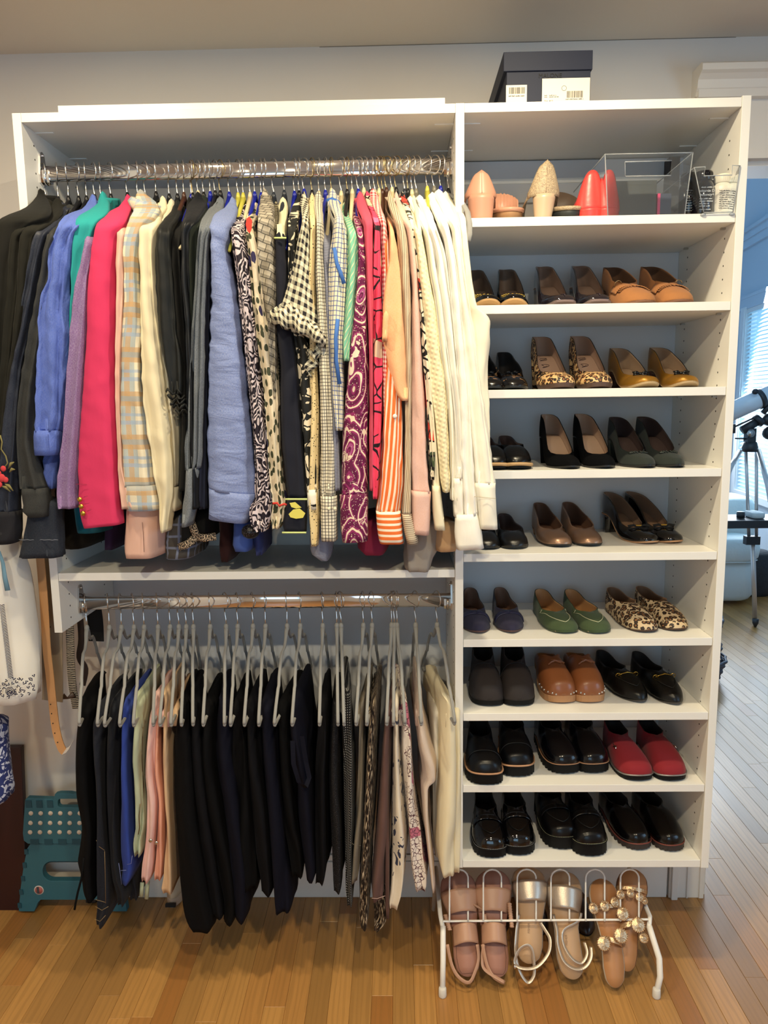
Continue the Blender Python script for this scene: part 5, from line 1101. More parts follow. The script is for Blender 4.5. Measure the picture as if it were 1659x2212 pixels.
def pair(label, a, b, z, **k):
    """a, b: toe pixels (px, py[, rz]); extra(s) adds trims"""
    ex = k.pop('extra', None); nm = k.pop('name', 'shoe'); Y = k.pop('Y', None); out = []
    for i, q in enumerate((a, b)):
        if q is None: continue
        s = Shoe(nm, ('left-hand ' if i == 0 else 'right-hand ')+label, q[0], q[1], z, 1 if i == 0 else -1, rz=q[2] if len(q) > 2 else 0, Y=Y, **k)
        if ex: ex(s)
        out.append(s)
    return out
Z3, Z4, Z5, Z6, Z7, Z8, Z9, Z10 = SH[1:]
gold = m_gold; silver = plain('silver_metal', (.7, .68, .66), .2, 1)
def chain(s):
    mb = MB()
    for k in range(9):
        v = 1-abs(k-4)*.085; sd = -1 if k < 4 else 1; c = np.array(s.surf(s.st-.02, v, sd, .003)); mb.tube([c+np.array([.0035*math.cos(q), 0, .0022*math.sin(q)]) for q in np.linspace(0, 2*PI, 8, endpoint=False)], .0009, 4, closed=True)
    mb.build('chain', gold, s.t)
# row 3
pair('black patent ballerina with gold chain and worn tan sole, partly behind the white shirts', (1052,660,-.05), (1118,658,.0), Z3, Y=.03, mat=pat_blk, toe='round', H=.058, spring=.016, sole=lth('cork_sole', (190, 150, 100), .8), lin_=m_linb, heel='wedge', hmat=pat_blk, hs=.048, hc=.066, st=.27, extra=chain)
pair('plum-black patent pump with folded toe, in the middle of the highest pump shelf', (1216,656,-.05), (1302,655,-.05), Z3, Y=.03, mat=lth('aubergine_patent', (28, 22, 28), .08, coat=1), toe='square', H=.066, spring=.010, lin_=lth('mole_lining', (136, 110, 94), .6), heel='wedge', hmat=lth('slate_heel', (48, 50, 58), .3), hs=.046, hc=.064, st=.27, sole=lth('mauve_sole', (120, 100, 96), .5), extra=lambda s: s.path([(.02+.012*k, 1, 1) for k in range(12)], .0014, lth('fold_shine', (60, 50, 60), .1), 'toe_fold'))
sd_t = lth('tan_suede', (158, 104, 58), .9, sheen=.06, var=.08, vscale=60, bumpscale=600, bstr=.2)
def kilt(s):
    s.band(.30, .45, sd_t, .35, .003, 'strap'); mb = MB()
    for k in range(15):
        v = 1-abs(k-7)*.075; sd = -1 if k < 7 else 1; a = np.array(s.surf(.30, v, sd, .003)); b = np.array(s.surf(.235, v, sd, .004)); mb.obox((a+b)/2, (.0042, 0, 0), b-a, (0, .0004, .0014))
    mb.build('fringe', sd_t, s.t, kind='stuff')
    c = np.array(s.surf(.40, .70, s.side*-1 if s.side > 0 else 1, .004)); MB().tube([c+np.array([.009*math.cos(q), -.004*math.sin(q), .010*math.sin(q)]) for q in np.linspace(.3, 2*PI-.3, 14)], .0011, 5).build('buckle', m_brass, s.t)
pair('tan suede moccasin with kiltie fringe and brass buckle', (1388,655,-.08), (1482,653,-.10), Z3, Y=.025, mat=sd_t, toe='round', Wd=.090, H=.052, hv=.052, st=.40, hs=.054, hc=.072, lin_=lth('brown_lining', (96, 66, 44), .8), sole=lth('tan_sole', (120, 82, 60), .7), heel='block', extra=kilt)
# row 4
N = NT('cracked_patent'); N.setin(N.b.inputs['Base Color'], N.mix(N.gt(N.noise(N.obj, 48, 4), .60), lin((14, 12, 14)), lin((150, 112, 76)))); N.b.inputs['Roughness'].default_value = .18; crk = N.m
def tie(s): s.bow(s.st-.01, lth_blk, .016, .008); s.path([(s.st-.02, .9, -1), (s.st-.06, 1, 1), (s.st-.03, .85, 1)], .0012, lth_blk, 'tie')
pair('worn black patent flat with peeling bronze toe and lace bow', (1060,838,.0), (1118,842,-.02), Z4, Y=.03, mat=crk, toe='round', lin_=m_lind, H=.03, heel='block', hv=.036, st=.34, hs=.05, hc=.074, sole=m_edge, extra=tie)
lpm = leo('leopard_hair', (216, 176, 122), (30, 18, 12), (140, 84, 44), 95)
def scribble(s):
    mb = MB(); 
    for k in range(4):
        q0 = .42+.085*k; pts = []
        for j in range(14):
            a = j/13*2*PI; x = .010*math.cos(a*1.5+k); pts.append(s.T(s.cx(q0)+x-.001*k, q0+.022*math.sin(a), s.zb(q0+.02*math.sin(a))+.0042))
        mb.tube(pts, .0007, 4)
    mb.build('script_lettering', lth('script_ink', (60, 34, 30), .6), s.t)
pair('leopard print calf-hair pump with handwritten script on the insole', (1213,842,-.07), (1304,841,-.07), Z4, Y=.028, mat=lpm, toe='round', Wd=.086, H=.080, ts=.006, plat=.004, hv=.034, st=.26, hs=.042, hc=.058, lin_=lth('blush_lining', (172, 140, 118), .55), rim=m_edge, heel='block', sole=lth('brown_sole', (74, 52, 42), .6), extra=scribble)
mus = lth('mustard_glitter', (150, 106, 34), .35, metal=.5, bumpscale=900, bstr=.5)
def gb(s): s.bow(s.st-.012, lth_blk, .019, .007); s.band(.0, .001, lth_blk) if False else None
pair('mustard gold ballet flat with black bow and burgundy sides', (1400,836,-.08), (1496,833,-.08), Z4, Y=.03, mat=mus, toe='round', H=.048, spring=.012, lin_=lth('nude_lining', (178, 150, 122), .6), sole=lth('sand_sole', (172, 146, 108), .7), rim=m_edge, st=.25, hs=.046, hc=.062, heel='block', hmat=lth('oxblood', (50, 22, 18), .4), extra=gb)
# row 5
jute = lth('jute_rope', (186, 150, 106), .95, bumpscale=400, bstr=.8)
pair('black leather espadrille with jute rope welt and ruched vamp', (1068,1010,.0), (1126,1013,-.04), Z5, Y=.012, mat=lth('black_nappa', (7, 7, 9), .28, spec=.35, bumpscale=160, bstr=.5), toe='round', plat=.010, hv=.044, st=.37, hs=.045, hc=.062, lin_=lth('cocoa_lining', (92, 70, 62), .7), sole=rub_blk, extra=lambda s: s.welt(jute, .0044, -.004, q1=.95))
pair('black suede pump with nude insole in the centre of its shelf', (1232,1012,-.07), (1318,1010,-.10), Z5, Y=.012, mat=sued_blk, toe='almond', H=.070, hv=.030, st=.27, hs=.044, hc=.06, lin_=lth('nude_leather', (176, 146, 122), .5), heel='block', sole=m_edge)
grs = lth('bottle_green_suede', (28, 36, 32), .9, sheen=.06, var=.2, vscale=40)
def beads(s):
    mb = MB()
    for k in range(22):
        a = 2*PI*k/22; v = 1-abs(math.cos(a))*.30; q = s.st-.045+.028*math.sin(a); mb.sphere(s.surf(q, v, 1 if math.cos(a) > 0 else -1, .0025), .0024, 6)
    for k in range(6): mb.sphere(s.surf(s.st-.045, 1-abs(k-2.5)*.08, -1 if k < 3 else 1, .003), .0022, 6)
    mb.build('beaded_buckle', lth('green_beads', (38, 44, 40), .15), s.t)
pair('dark green suede pump with a beaded oval buckle', (1398,1008,-.08), (1472,1006,-.12), Z5, Y=.014, mat=grs, toe='almond', H=.062, hv=.032, st=.31, hs=.042, hc=.058, lin_=lth('dark_mole_lining', (66, 50, 46), .7), rim=m_edge, heel='block', sole=m_edge, extra=beads)
# row 6
pair('plain black leather flat beside the white shirt cuffs', (1050,1189,.02), (1120,1188,-.03), Z6, mat=lth('pebbled_black', (9, 9, 10), .32, bumpscale=420, bstr=.6), toe='round', lin_=lth('umber_lining', (70, 54, 50), .7), st=.30, hv=.034, hs=.040, hc=.056, sole=m_edge)
brz = lth('bronze_metallic', (148, 116, 94), .34, metal=.55)
pair('bronze metallic leather flat with a stitched heel tab', (1210,1184,-.06), (1286,1182,-.10), Z6, mat=brz, toe='round', lin_=lth('tobacco_lining', (96, 66, 48), .7), H=.02, heel='block', st=.30, hv=.034, hs=.046, hc=.064, rim=lth('bronze_edge', (96, 74, 60), .5), sole=m_edge)
grg = lth('black_grosgrain', (12, 12, 16), .9)
def vb(s): s.bow(s.st-.02, grg, .028, .011); c = np.array(s.surf(s.st-.02, 1, 1, .008)); MB().box(c+np.array([-.008, -.002, -.0015]), c+np.array([.008, .001, .0015])).build('bar', gold, s.t)
pair('black patent pump with a grosgrain bow and low block heel', (1406,1177,-.24), (1468,1175,-.30), Z6, mat=pat_blk, toe='round', H=.052, hv=.03, st=.29, hs=.046, hc=.058, lin_=lth('fawn_lining', (122, 96, 76), .6), heel='block', sole=lth('tan_edge', (184, 140, 104), .6), extra=vb)
# row 7
nvs = lth('navy_suede', (30, 27, 52), .9, sheen=.06, var=.2, vscale=50)
pair('navy suede flat with a wide leather band across the vamp', (1030,1371,.02), (1112,1370,-.04), Z7, mat=nvs, toe='almond', hv=.038, st=.36, hs=.044, hc=.062, lin_=lth('sand_lining', (120, 92, 76), .7), rim=m_edge, sole=lth('brown_edge', (80, 54, 50), .6), extra=lambda s: (s.band(.24, .33, lth('navy_leather', (30, 30, 60), .4), .15), None))
gsu = lth('moss_green_suede', (58, 74, 44), .9, sheen=.08, var=.12, vscale=50); wst = lth('cream_thread', (196, 196, 160), .7)
def driver(s):
    s.apron(wst, .09, .44, .60, .0009, 'apron_stitching'); mb = MB()
    for k in range(9): q = .02+.0035*abs(k-4)**1.8; mb.sphere(s.T(s.cx(.03)+(k-4)*.0072, q, s.zb(q)-.001), .0028, 6)
    mb.build('rubber_nubs', lth('nub_rubber', (110, 100, 74), .7), s.t)
    s.path([(.47, .8, -1), (.44, .9, -1), (.45, .6, -1)], .0008, wst, 'lace_stitch'); s.path([(.47, .8, 1), (.44, .9, 1), (.45, .6, 1)], .0008, wst, 'lace_stitch')
pair('moss green suede driving moccasin with cream stitching', (1222,1371,-.10), (1304,1371,-.16), Z7, mat=gsu, toe='round', Wd=.088, hv=.034, st=.36, hs=.040, hc=.058, lin_=m_liny, rim=lth('green_edge', (30, 40, 26), .8), sole=gsu, extra=driver)
lp2 = leo('leopard_flat_print', (200, 176, 140), (42, 26, 16), (132, 90, 54), 80)
pair('leopard print loafer slipper with tan lining', (1398,1369,-.12), (1474,1365,-.16), Z7, mat=lp2, toe='round', Wd=.086, hv=.050, st=.46, hs=.048, hc=.060, lin_=lth('caramel_lining', (120, 92, 70), .7), rim=lth('tan_piping', (150, 110, 78), .6), sole=lth('brown_foot', (70, 48, 36), .6))
# row 8
bt = lth('dark_brown_nubuck', (34, 26, 24), .75, var=.12, vscale=30)
pair('dark brown nubuck ankle boot, cut off above by the shelf', (1052,1528,.04), (1128,1528,.0), Z8, name='ankle_boot', mat=bt, toe='wide', Wd=.092, L=.255, plat=.008, hv=.075, st=.46, hs=.10, hc=.12, open_=.8, toeh=.034, lin_=m_lind, sole=rub_blk, extra=lambda s: s.path([(.40, .15+.085*k if k < 11 else 1, -1) for k in range(11)]+[(.40, 1-.085*k, 1) for k in range(1, 10)], .0012, lth('brown_seam', (26, 20, 18), .8), 'vamp_seam'))
clg = lth('cognac_leather', (136, 80, 44), .38, var=.10, vscale=20, coat=.2); wd = lth('clog_wood', (168, 122, 82), .6)
def clog(s):
    mb = MB()
    for q, sd in [(.012, -1), (.03, -1), (.07, -1), (.13, -1), (.2, -1), (.28, -1), (.012, 1), (.03, 1), (.07, 1), (.13, 1), (.2, 1), (.28, 1)]: mb.sphere(s.surf(q, .10, sd, .0012), .0028, 8, (1, .6, 1))
    mb.build('studs', m_nickel, s.t, kind='stuff')
    s.path([(.30, .8, -1), (.33, .92, -1), (.35, 1, 1), (.36, .9, 1), (.34, .72, 1)], .0036, clg, 'strap', .004, 6, .35)
    s.path([(.36, .92, -1), (.35, 1, 1), (.31, .88, 1)], .0036, clg, 'strap', .006, 6, .35)
pair('cognac leather clog with studs along a wooden sole', (1212,1522,-.03), (1284,1521,-.05), Z8, name='clog', mat=clg, toe='wide', Wd=.090, plat=.014, H=.03, hv=.072, st=.47, hs=.03, hc=.012, toeh=.034, lin_=m_liny, sole=wd, heel='block', hmat=wd, extra=clog)
def bit(s):
    q = .33; c0, c1 = np.array(s.surf(q, .70, -1, .004)), np.array(s.surf(q, .70, 1, .004)); m_ = np.array(s.surf(q, 1, 1, .006)); mb = MB()
    for c in (c0, c1): mb.tube([c+np.array([.0065*math.cos(a), -.002*math.sin(a), .0065*math.sin(a)]) for a in np.linspace(0, 2*PI, 14, endpoint=False)], .0011, 5, closed=True)
    mb.tube([c0, (c0+m_)/2+np.array([0, -.001, .001]), m_, (c1+m_)/2+np.array([0, -.001, .001]), c1], [.0012, .0012, .0022, .0012, .0012], 6); mb.build('horsebit', gold, s.t)
    s.apron(m_edge, .13, .44, .62, .0010)
pair('black leather loafer with a gold horsebit', (1384,1521,-.20), (1470,1525,-.20), Z8, name='loafer', mat=lth('soft_black_leather', (6, 6, 6), .34, spec=.35, bumpscale=60, bstr=.3, bdist=.002), toe='almond', Wd=.086, hv=.054, st=.47, hs=.05, hc=.066, toeh=.016, lin_=m_lind, sole=lth('grey_sole_edge', (56, 52, 50), .5), extra=bit)
# row 9
twl = lth('tan_welt', (180, 136, 102), .7); tst = lth('tan_stitch', (110, 70, 46), .7)
def capt(s): s.welt(twl, .0026, .001, tst); s.path([(.20, .15+.085*k, -1) for k in range(10)]+[(.20, 1, 1)]+[(.20, .915-.085*k, 1) for k in range(9)], .0010, m_edge, 'toecap_seam')
pair('black platform shoe with plain toecap and tan welt, leftmost on its shelf', (1046,1699,.03), (1126,1681,-.02), Z9, mat=lth('black_calf', (6, 7, 10), .35, spec=.35), toe='wide', Wd=.094, plat=.024, hv=.060, st=.46, hs=.07, hc=.09, toeh=.030, lin_=m_lind, sole=rub_blk, lug=True, extra=capt)
pair('navy-black leather slip-on with glossy toe and tan welt', (1222,1675,-.10), (1294,1673,-.10), Z9, mat=lth('navy_black_leather', (5, 6, 11), .22, coat=.3, spec=.35), toe='wide', Wd=.090, plat=.020, hv=.058, st=.46, hs=.07, hc=.09, toeh=.024, lin_=m_lind, sole=rub_blk, lug=True, extra=lambda s: s.welt(twl, .0014, .001, tst))
red = lth('crimson_suede', (128, 14, 28), .85, sheen=.08, var=.08, vscale=30); slv = lth('silver_glitter', (150, 146, 144), .3, metal=.7, bumpscale=900, bstr=.8)
def rz_(s):
    s.welt(slv, .0022, .0015); sd = -1 if s.side > 0 else 1
    s.path([(.40, .5, sd), (.37, .62, sd), (.34, .55, sd)], .0018, silver, 'zip_pull', .003); s.path([(.36+.02*k, .55, sd) for k in range(6)], .0012, silver, 'zip', .001)
pair('crimson suede slip-on with a silver glitter welt and side zip', (1378,1690,-.04), (1462,1690,-.06), Z9, mat=red, toe='wide', Wd=.092, plat=.008, hv=.058, st=.56, hs=.060, hc=.07, toeh=.022, lin_=m_lind, rim=m_edge, sole=rub_blk, extra=rz_)
# row 10
gst = lth('grey_stitch', (170, 170, 172), .6)
def loaf(st, seam=True):
    def f(s):
        s.welt(rub_blk, .0024, .0005, st); s.apron(m_edge if s.mat is not pat_blk else lth_blk, .10, .40, .60, .0013)
        s.band(.29, .36, s.mat, .3, .0022, 'saddle_strap')
    return f
pair('black patent penny loafer on a chunky lug sole with pale stitching', (1058,1857,.03), (1128,1851,.0), Z10, name='loafer', mat=pat_blk, toe='wide', Wd=.090, plat=.018, hv=.058, st=.45, hs=.06, hc=.078, toeh=.026, lin_=m_lind, sole=rub_blk, lug=True, extra=loaf(gst))
pair('black leather penny loafer on a thick lug sole with white stitching', (1216,1838,-.06), (1286,1853,-.04), Z10, name='loafer', mat=lth_blk, toe='wide', Wd=.094, plat=.028, hv=.058, st=.46, hs=.062, hc=.08, toeh=.026, lin_=m_lind, sole=rub_blk, lug=True, extra=loaf(wst))
rwl = lth('red_brown_welt', (104, 46, 36), .6)
pair('black lace-up oxford with a reddish-brown welt, rightmost on the bottom shelf', (1382,1840,-.14), (1464,1842,-.16), Z10, name='oxford', mat=lth('polished_black', (5, 4, 5), .22, coat=.2, spec=.35), toe='round', Wd=.090, plat=.012, hv=.056, st=.48, hs=.058, hc=.075, toeh=.026, lin_=m_lind, sole=lth('dark_brown_sole', (40, 28, 24), .7), lug=True, extra=lambda s: s.welt(rwl, .0018, .0005, lth('rust_stitch', (150, 90, 76), .6)))
# top shelf (row 2): shoes turned both ways
Z2 = SH[0]
def back_shoe(label, px, py, mat, hm_, H=.085, W=.062, lean=0, Hc=.06, sc=1.0, linm=None, hshape=(1.0, .82), point=True):
    """a pump seen from behind: heel block below, counter rising to a peaked back seam, toe pointing to the wall"""
    c = P(px, py, Y=.03); x, z = c[0], Z2; t = thing('pump', label, 'shoe', (x, .03, z)); y0 = .03
    def D(w, d, y): return [(x+lean*0+w/2*math.cos(q), y+d*math.sin(q)*.5+(d*.5), 0) for q in np.linspace(0, 2*PI, 24, endpoint=False)]
    rings = []
    for k in range(7):
        f = k/6; w = W*lerp(hshape[1], hshape[0], f); rings.append([(a+lean*f*H, b+(f*.0), z+f*H) for a, b, _ in D(w, w*.85, y0-.004*f)])
    MB().loft(rings).build('heel', hm_, t)
    MB().loft([[(a, b, z-.0+.0004) for a, b, _ in D(W*hshape[1]*.98, W*hshape[1]*.83, y0)], [(a, b, z+.004) for a, b, _ in D(W*hshape[1]*1.01, W*hshape[1]*.86, y0)]]).build('heel_tip', m_edge, t)
    # counter and sides: shell running back to the toe
    vs, fs = [], []; n, m = 18, 8
    for i in range(n+1):
        s = i/n
        for j in range(m+1):
            v = j/m; a = lerp(-PI, 0, s); w = W*.54*(1+.10*math.sin(v*PI)); yy = y0+.026-.030*math.sin(-a)*-1*-1 if False else y0+.03+.030*math.sin(a); 
            dep = abs(math.cos(a)); hh = H+Hc*(1-.70*dep**(3.4 if point else 2.6)); peak = Hc*.10*max(0, 1-dep*3) if point else 0
            zz = lerp(H-.004, hh+peak, v); tp = 1-.16*v**2 if point else 1-.15*v
            vs.append((x+lean*zz+w*math.cos(a)*tp*sc, yy+.012*v, z+zz))
    for i in range(n):
        for j in range(m): fs.append((i*(m+1)+j, (i+1)*(m+1)+j, (i+1)*(m+1)+j+1, i*(m+1)+j+1))
    # sides going back
    for sd in (-1, 1):
        b = len(vs)
        for i in range(8):
            s = i/7
            for j in range(m+1):
                v = j/m; hz = lerp(H, .012, smooth(s)); hh = lerp(Hc*.30, .03, s); w = W*.54*(1+.25*math.sin(s*PI*.8)); tp = lerp(1-.16*v**2 if point else 1-.15*v, 1-.55*v, s)
                zz = hz-.004+hh*v if i else lerp(H-.004, H+Hc*.30, v); vs.append((x+lean*zz+sd*w*tp*sc*(1-.8*max(0, s-.75)*4*.25*2), y0+.03+s*.165+.012*v*(1-s), z+zz))
        for i in range(7):
            for j in range(m): fs.append((b+i*(m+1)+j, b+(i+1)*(m+1)+j, b+(i+1)*(m+1)+j+1, b+i*(m+1)+j+1))
    o = MB().add(vs, fs).build('upper', [mat, linm or m_lin, mat], t); md = o.modifiers.new('thick', 'SOLIDIFY'); md.thickness = .002; md.offset = 0
    if point: MB().tube([(x+lean*zz, y0+.0005-.002+.012*v, z+zz) for v in np.linspace(0, 1, 8) for zz in [lerp(H, H+Hc*1.1, v)]], .0010, 5).build('back_seam', mat, t)
    return t
nud = lth('nude_leather_pump', (196, 142, 116), .42)
back_shoe('nude leather pump standing heel-first at the left of the top shelf', 1041, 476, nud, nud, H=.062, W=.066, Hc=.052)
snk = leo('snake_embossed', (176, 156, 126), (140, 120, 96), (196, 180, 150), 260)
back_shoe('snake-embossed pump standing heel-first with a tall light block heel', 1175, 474, snk, lth('champagne_heel', (190, 164, 136), .35), H=.060, W=.066, lean=.06, Hc=.072, hshape=(.85, .60))
def toefirst(label, px, py, sole, rim, inner, edge_mat, w=.078, h=.045, sc=False, rz=0):
    c = P(px, py, Y=.03); t = thing('pump', label, 'shoe', (c[0], .03, Z2)); x = c[0]; y0 = .03
    ol = [(w/2*math.sin(q), .10-.10*math.cos(q)) for q in np.linspace(-2.2, 2.2, 24)]
    rings = []
    for f, z, dy in ((.80, .004, .012), (.97, .014, .0), (1.0, .022, -.001), (.94, .030, .003)):
        rings.append([(x+a*f, y0+b*f+dy, Z2+z-.0035+b*.16) for a, b in ol])
    MB().loft(rings, True).build('sole', sole, t)
    MB().tube([(x+a*.985, y0+b*.98, Z2+.026+b*.17) for a, b in ol], .0050, 8).build('toe_rim', edge_mat, t)
    n = 26; r1, r2 = [], []
    for k in range(n+1):
        a = -PI/2+PI*k/n; yy = y0+.10+.05*math.cos(a); xx = x-.004+w*.46*math.sin(a); hh = h+(.004*abs(math.sin(k*1.35)) if sc else 0); hh *= (.55+.45*math.cos(a)) if True else 1
        r1.append((xx, yy, Z2+.03)); r2.append((xx*1.0, yy+.006, Z2+.034+hh))
    o = MB().loft([r1, r2], False).build('upper', [inner], t); md = o.modifiers.new('thick', 'SOLIDIFY'); md.thickness = .0022
    return t
toefirst('scalloped nude flat facing out between the nude pump and the snake-embossed pump', 1104, 476, lth('worn_tan_sole', (150, 112, 76), .7), nud, nud, nud, w=.082, sc=True, h=.066)
toefirst('snake-embossed pump with black sole facing out beside its tall-heeled mate', 1234, 472, lth('black_worn_sole', (34, 38, 38), .6, bumpscale=300, bstr=.5), snk, lth('dark_taupe_inner', (72, 56, 44), .6), snk, w=.094, h=.070)
cor = lth('coral_red_leather', (206, 66, 62), .35, bumpscale=40, bstr=.3, bdist=.002)
for i, (a, ww, lab) in enumerate(((1281, .060, 'left-hand'), (1316, .052, 'right-hand'))):
    back_shoe(lab+' coral red leather shoe standing heel-out behind the large clear bin', a, 468, cor, cor, H=.024, W=ww*1.12, Hc=.090-.0*i, point=False, hshape=(1, .95), linm=lth('olive_lining', (110, 84, 60), .7))
# ------------------------------------------------------------------ lettering
def text(body, size, origin, right, up, mat, parent, name='lettering', align='LEFT', ex=.0003, sx=1.0):
    c = bpy.data.curves.new(name, 'FONT'); c.body = body; c.size = size; c.extrude = ex; c.align_x = align; c.resolution_u = 3
    o = bpy.data.objects.new(name, c); COL.objects.link(o); bpy.context.view_layer.update()
    me = bpy.data.meshes.new_from_object(o); COL.objects.unlink(o); bpy.data.objects.remove(o)
    r, u = np.array(right, float), np.array(up, float); n = np.cross(r, u); b = BASE[parent]
    for v in me.vertices:
        p = np.array(origin)+r*v.co.x*sx+u*v.co.y+n*v.co.z-b; v.co = p
    me.materials.clear(); me.materials.append(mat); q = bpy.data.objects.new(name, me); COL.objects.link(q); q.parent = parent; return q
ink_k = plain('print_black', (.015, .015, .018), .7); paper = plain('label_paper', lin((226, 218, 200)), .7); ink_w = plain('print_white', lin((220, 220, 215)), .6)
X_, Z_ = (1, 0, 0), (0, 0, 1)
def barcode(x0, x1, z0, z1, y, par, seed=1):
    r = random.Random(seed); mb = MB(); x = x0
    while x < x1:
        w = r.choice((.0004, .0007, .0011)); mb.box((x, y-.0003, z0), (min(x+w, x1), y, z1)); x += w+r.choice((.0004, .0007, .001))
    mb.build('barcode', ink_k, par)
def fineprint(x0, x1, z, y, h, mat, par, seed=0):
    """print too small to read in the photograph: a row of letter-sized ticks"""
    r = random.Random(seed+int(z*9999)); mb = MB(); x = x0
    while x < x1:
        for k in range(r.randint(3, 8)):
            if x > x1: break
            w = h*r.uniform(.35, .6); mb.box((x, y-.0003, z), (x+w, y, z+h*r.choice((.7, .7, 1)))); x += w+h*.2
        x += h*.6
    mb.build('fine_print', mat, par)
# ------------------------------------------------------------------ navy shoe box on top of the closet
navyb = plain('navy_card', lin((27, 33, 52)), .6, spec=.3, bumpscale=900, bstr=.1)
by = .03; a = P(1094, 218, Y=by); b = P(1276, 150, Y=by); lx0, lx1 = P(1088, 110, Y=by-.004)[0], P(1281, 110, Y=by-.004)[0]; ltop = P(1185, 110, Y=by-.004)[2]; lbot = P(1185, 152, Y=by-.004)[2]
bx = thing('shoe_box', 'navy blue cardboard shoe box with white labels on top of the closet', 'box', ((a[0]+b[0])/2, by+.1, ZT))
bevel(MB().box((a[0], by, ZT+.0005), (b[0], by+.30, lbot+.02)).build('box_body', navyb, bx), .0008)
bevel(MB().box((lx0, by-.004, lbot), (lx1, by+.304, ltop)).build('lid', navyb, bx), .0012)
l1 = MB().box((P(1095,0,Y=by)[0], by-.0008, ZT+.003), (P(1138,200,Y=by)[0], by, P(1116,184,Y=by)[2])).build('label', paper, bx)
x0, x1 = P(1099,195,Y=by)[0], P(1134,195,Y=by)[0]; barcode(x0, x1, P(1116,203,Y=by)[2], P(1116,189,Y=by)[2], by-.0008, bx, 3)
fineprint(x0, x1, P(1116,209,Y=by)[2], by-.0008, .003, ink_k, bx)
MB().box((P(1095,0,Y=by)[0], by-.0007, ZT+.0006), (P(1138,200,Y=by)[0], by, ZT+.003)).build('blue_edge', plain('violet_card', lin((46, 40, 110)), .6), bx)
X0, X1 = P(1171,190,Y=by)[0], P(1274,190,Y=by)[0]; Zt_ = P(1222,169,Y=by)[2]; Zb_ = ZT+.0015
MB().box((X0, by-.0008, Zb_), (X1, by, Zt_)).build('label', paper, bx)
barcode(lerp(X0,X1,.52), lerp(X0,X1,.86), lerp(Zb_,Zt_,.27), lerp(Zb_,Zt_,.52), by-.0008, bx, 5)
MB().tube([(lerp(X0,X1,.46)+.0055*math.cos(q), by-.0009, lerp(Zb_,Zt_,.63)+.0055*math.sin(q)) for q in np.linspace(0, 2*PI, 16, endpoint=False)], .0004, 4, closed=True).build('round_mark', ink_k, bx)
for i in range(2): fineprint(lerp(X0,X1,.05), lerp(X0,X1,.10), lerp(Zb_,Zt_,.36-.06*i), by-.0008, .002, ink_k, bx); fineprint(lerp(X0,X1,.15), lerp(X0,X1,.30+.05*i), lerp(Zb_,Zt_,.36-.06*i), by-.0008, .002, ink_k, bx)
text('Size  40.5', .0052, (lerp(X0,X1,.05), by-.0009, lerp(Zb_,Zt_,.14)), X_, Z_, ink_k, bx)
fineprint(lerp(X0,X1,.50), lerp(X0,X1,.86), lerp(Zb_,Zt_,.20), by-.0008, .0025, ink_k, bx)
fineprint(lerp(X0,X1,.05), lerp(X0,X1,.84), lerp(Zb_,Zt_,.05), by-.0008, .002, ink_k, bx)
text('MALONE', .0135, (P(1163,168,Y=by)[0], by-.0008, P(1185,168,Y=by)[2]), X_, Z_, plain('debossed_navy', (.001, .001, .003), .7), bx, sx=1.0)
# ------------------------------------------------------------------ clear bins
def acrylic(name, tint=(.93, .95, .98)):
    m = bpy.data.materials.new(name); m.use_nodes = True; t = m.node_tree; t.nodes.clear(); o = t.nodes.new('ShaderNodeOutputMaterial'); tr = t.nodes.new('ShaderNodeBsdfTransparent'); gl = t.nodes.new('ShaderNodeBsdfGlossy'); fr = t.nodes.new('ShaderNodeFresnel'); mx = t.nodes.new('ShaderNodeMixShader')
    tr.inputs[0].default_value = (*tint, 1); gl.inputs['Roughness'].default_value = .03; gl.inputs[0].default_value = (.9, .95, 1, 1); fr.inputs[0].default_value = 1.5
    t.links.new(fr.outputs[0], mx.inputs[0]); t.links.new(tr.outputs[0], mx.inputs[1]); t.links.new(gl.outputs[0], mx.inputs[2]); df = t.nodes.new('ShaderNodeBsdfDiffuse'); df.inputs[0].default_value = (.75, .80, .86, 1); m2 = t.nodes.new('ShaderNodeMixShader'); m2.inputs[0].default_value = .035; t.links.new(mx.outputs[0], m2.inputs[1]); t.links.new(df.outputs[0], m2.inputs[2]); t.links.new(m2.outputs[0], o.inputs[0]); return m
acr = acrylic('clear_acrylic'); acre = plain('acrylic_edge', (.62, .66, .70), .2, trans=.6, ior=1.3)
def quadbox(p8, mat, name, par): return MB().add(p8, [(0,1,2,3),(7,6,5,4),(0,4,5,1),(1,5,6,2),(2,6,7,3),(3,7,4,0)], None, 0, False).build(name, mat, par)
def panel(c4, th, n, mat, name, par):
    if mat is acr: return MB().add([tuple(c) for c in c4], [(0,1,2,3)], None, 0, False).build(name, mat, par)
    
    c4 = [np.array(c) for c in c4]; d = np.array(n)*th; return quadbox([*c4, *[c+d for c in c4]], mat, name, par)
def edges(segs, mat, par, r=.0013): 
    mb = MB()
    for s in segs: mb.tube(s, r, 5)
    return mb.build('rim', mat, par)
Z2 = SH[0]; fy = .012
BL, BR, TR_, TL = P(1313,467,Y=fy), P(1479,463,Y=fy), P(1497,328,Y=fy), P(1307,335,Y=fy); BL[2] = BR[2] = Z2+.001; TL[2] = TR_[2] = (TL[2]+TR_[2])/2
bin1 = thing('storage_bin', 'large clear plastic storage bin with a cut-out handle on the top shoe shelf', 'storage bin', ((BL[0]+BR[0])/2, fy+.15, Z2)); dy = np.array([0, .31, 0])
H0, H1, H2, H3 = P(1351,381,Y=fy), P(1449,379,Y=fy), P(1451,347,Y=fy), P(1350,350,Y=fy)
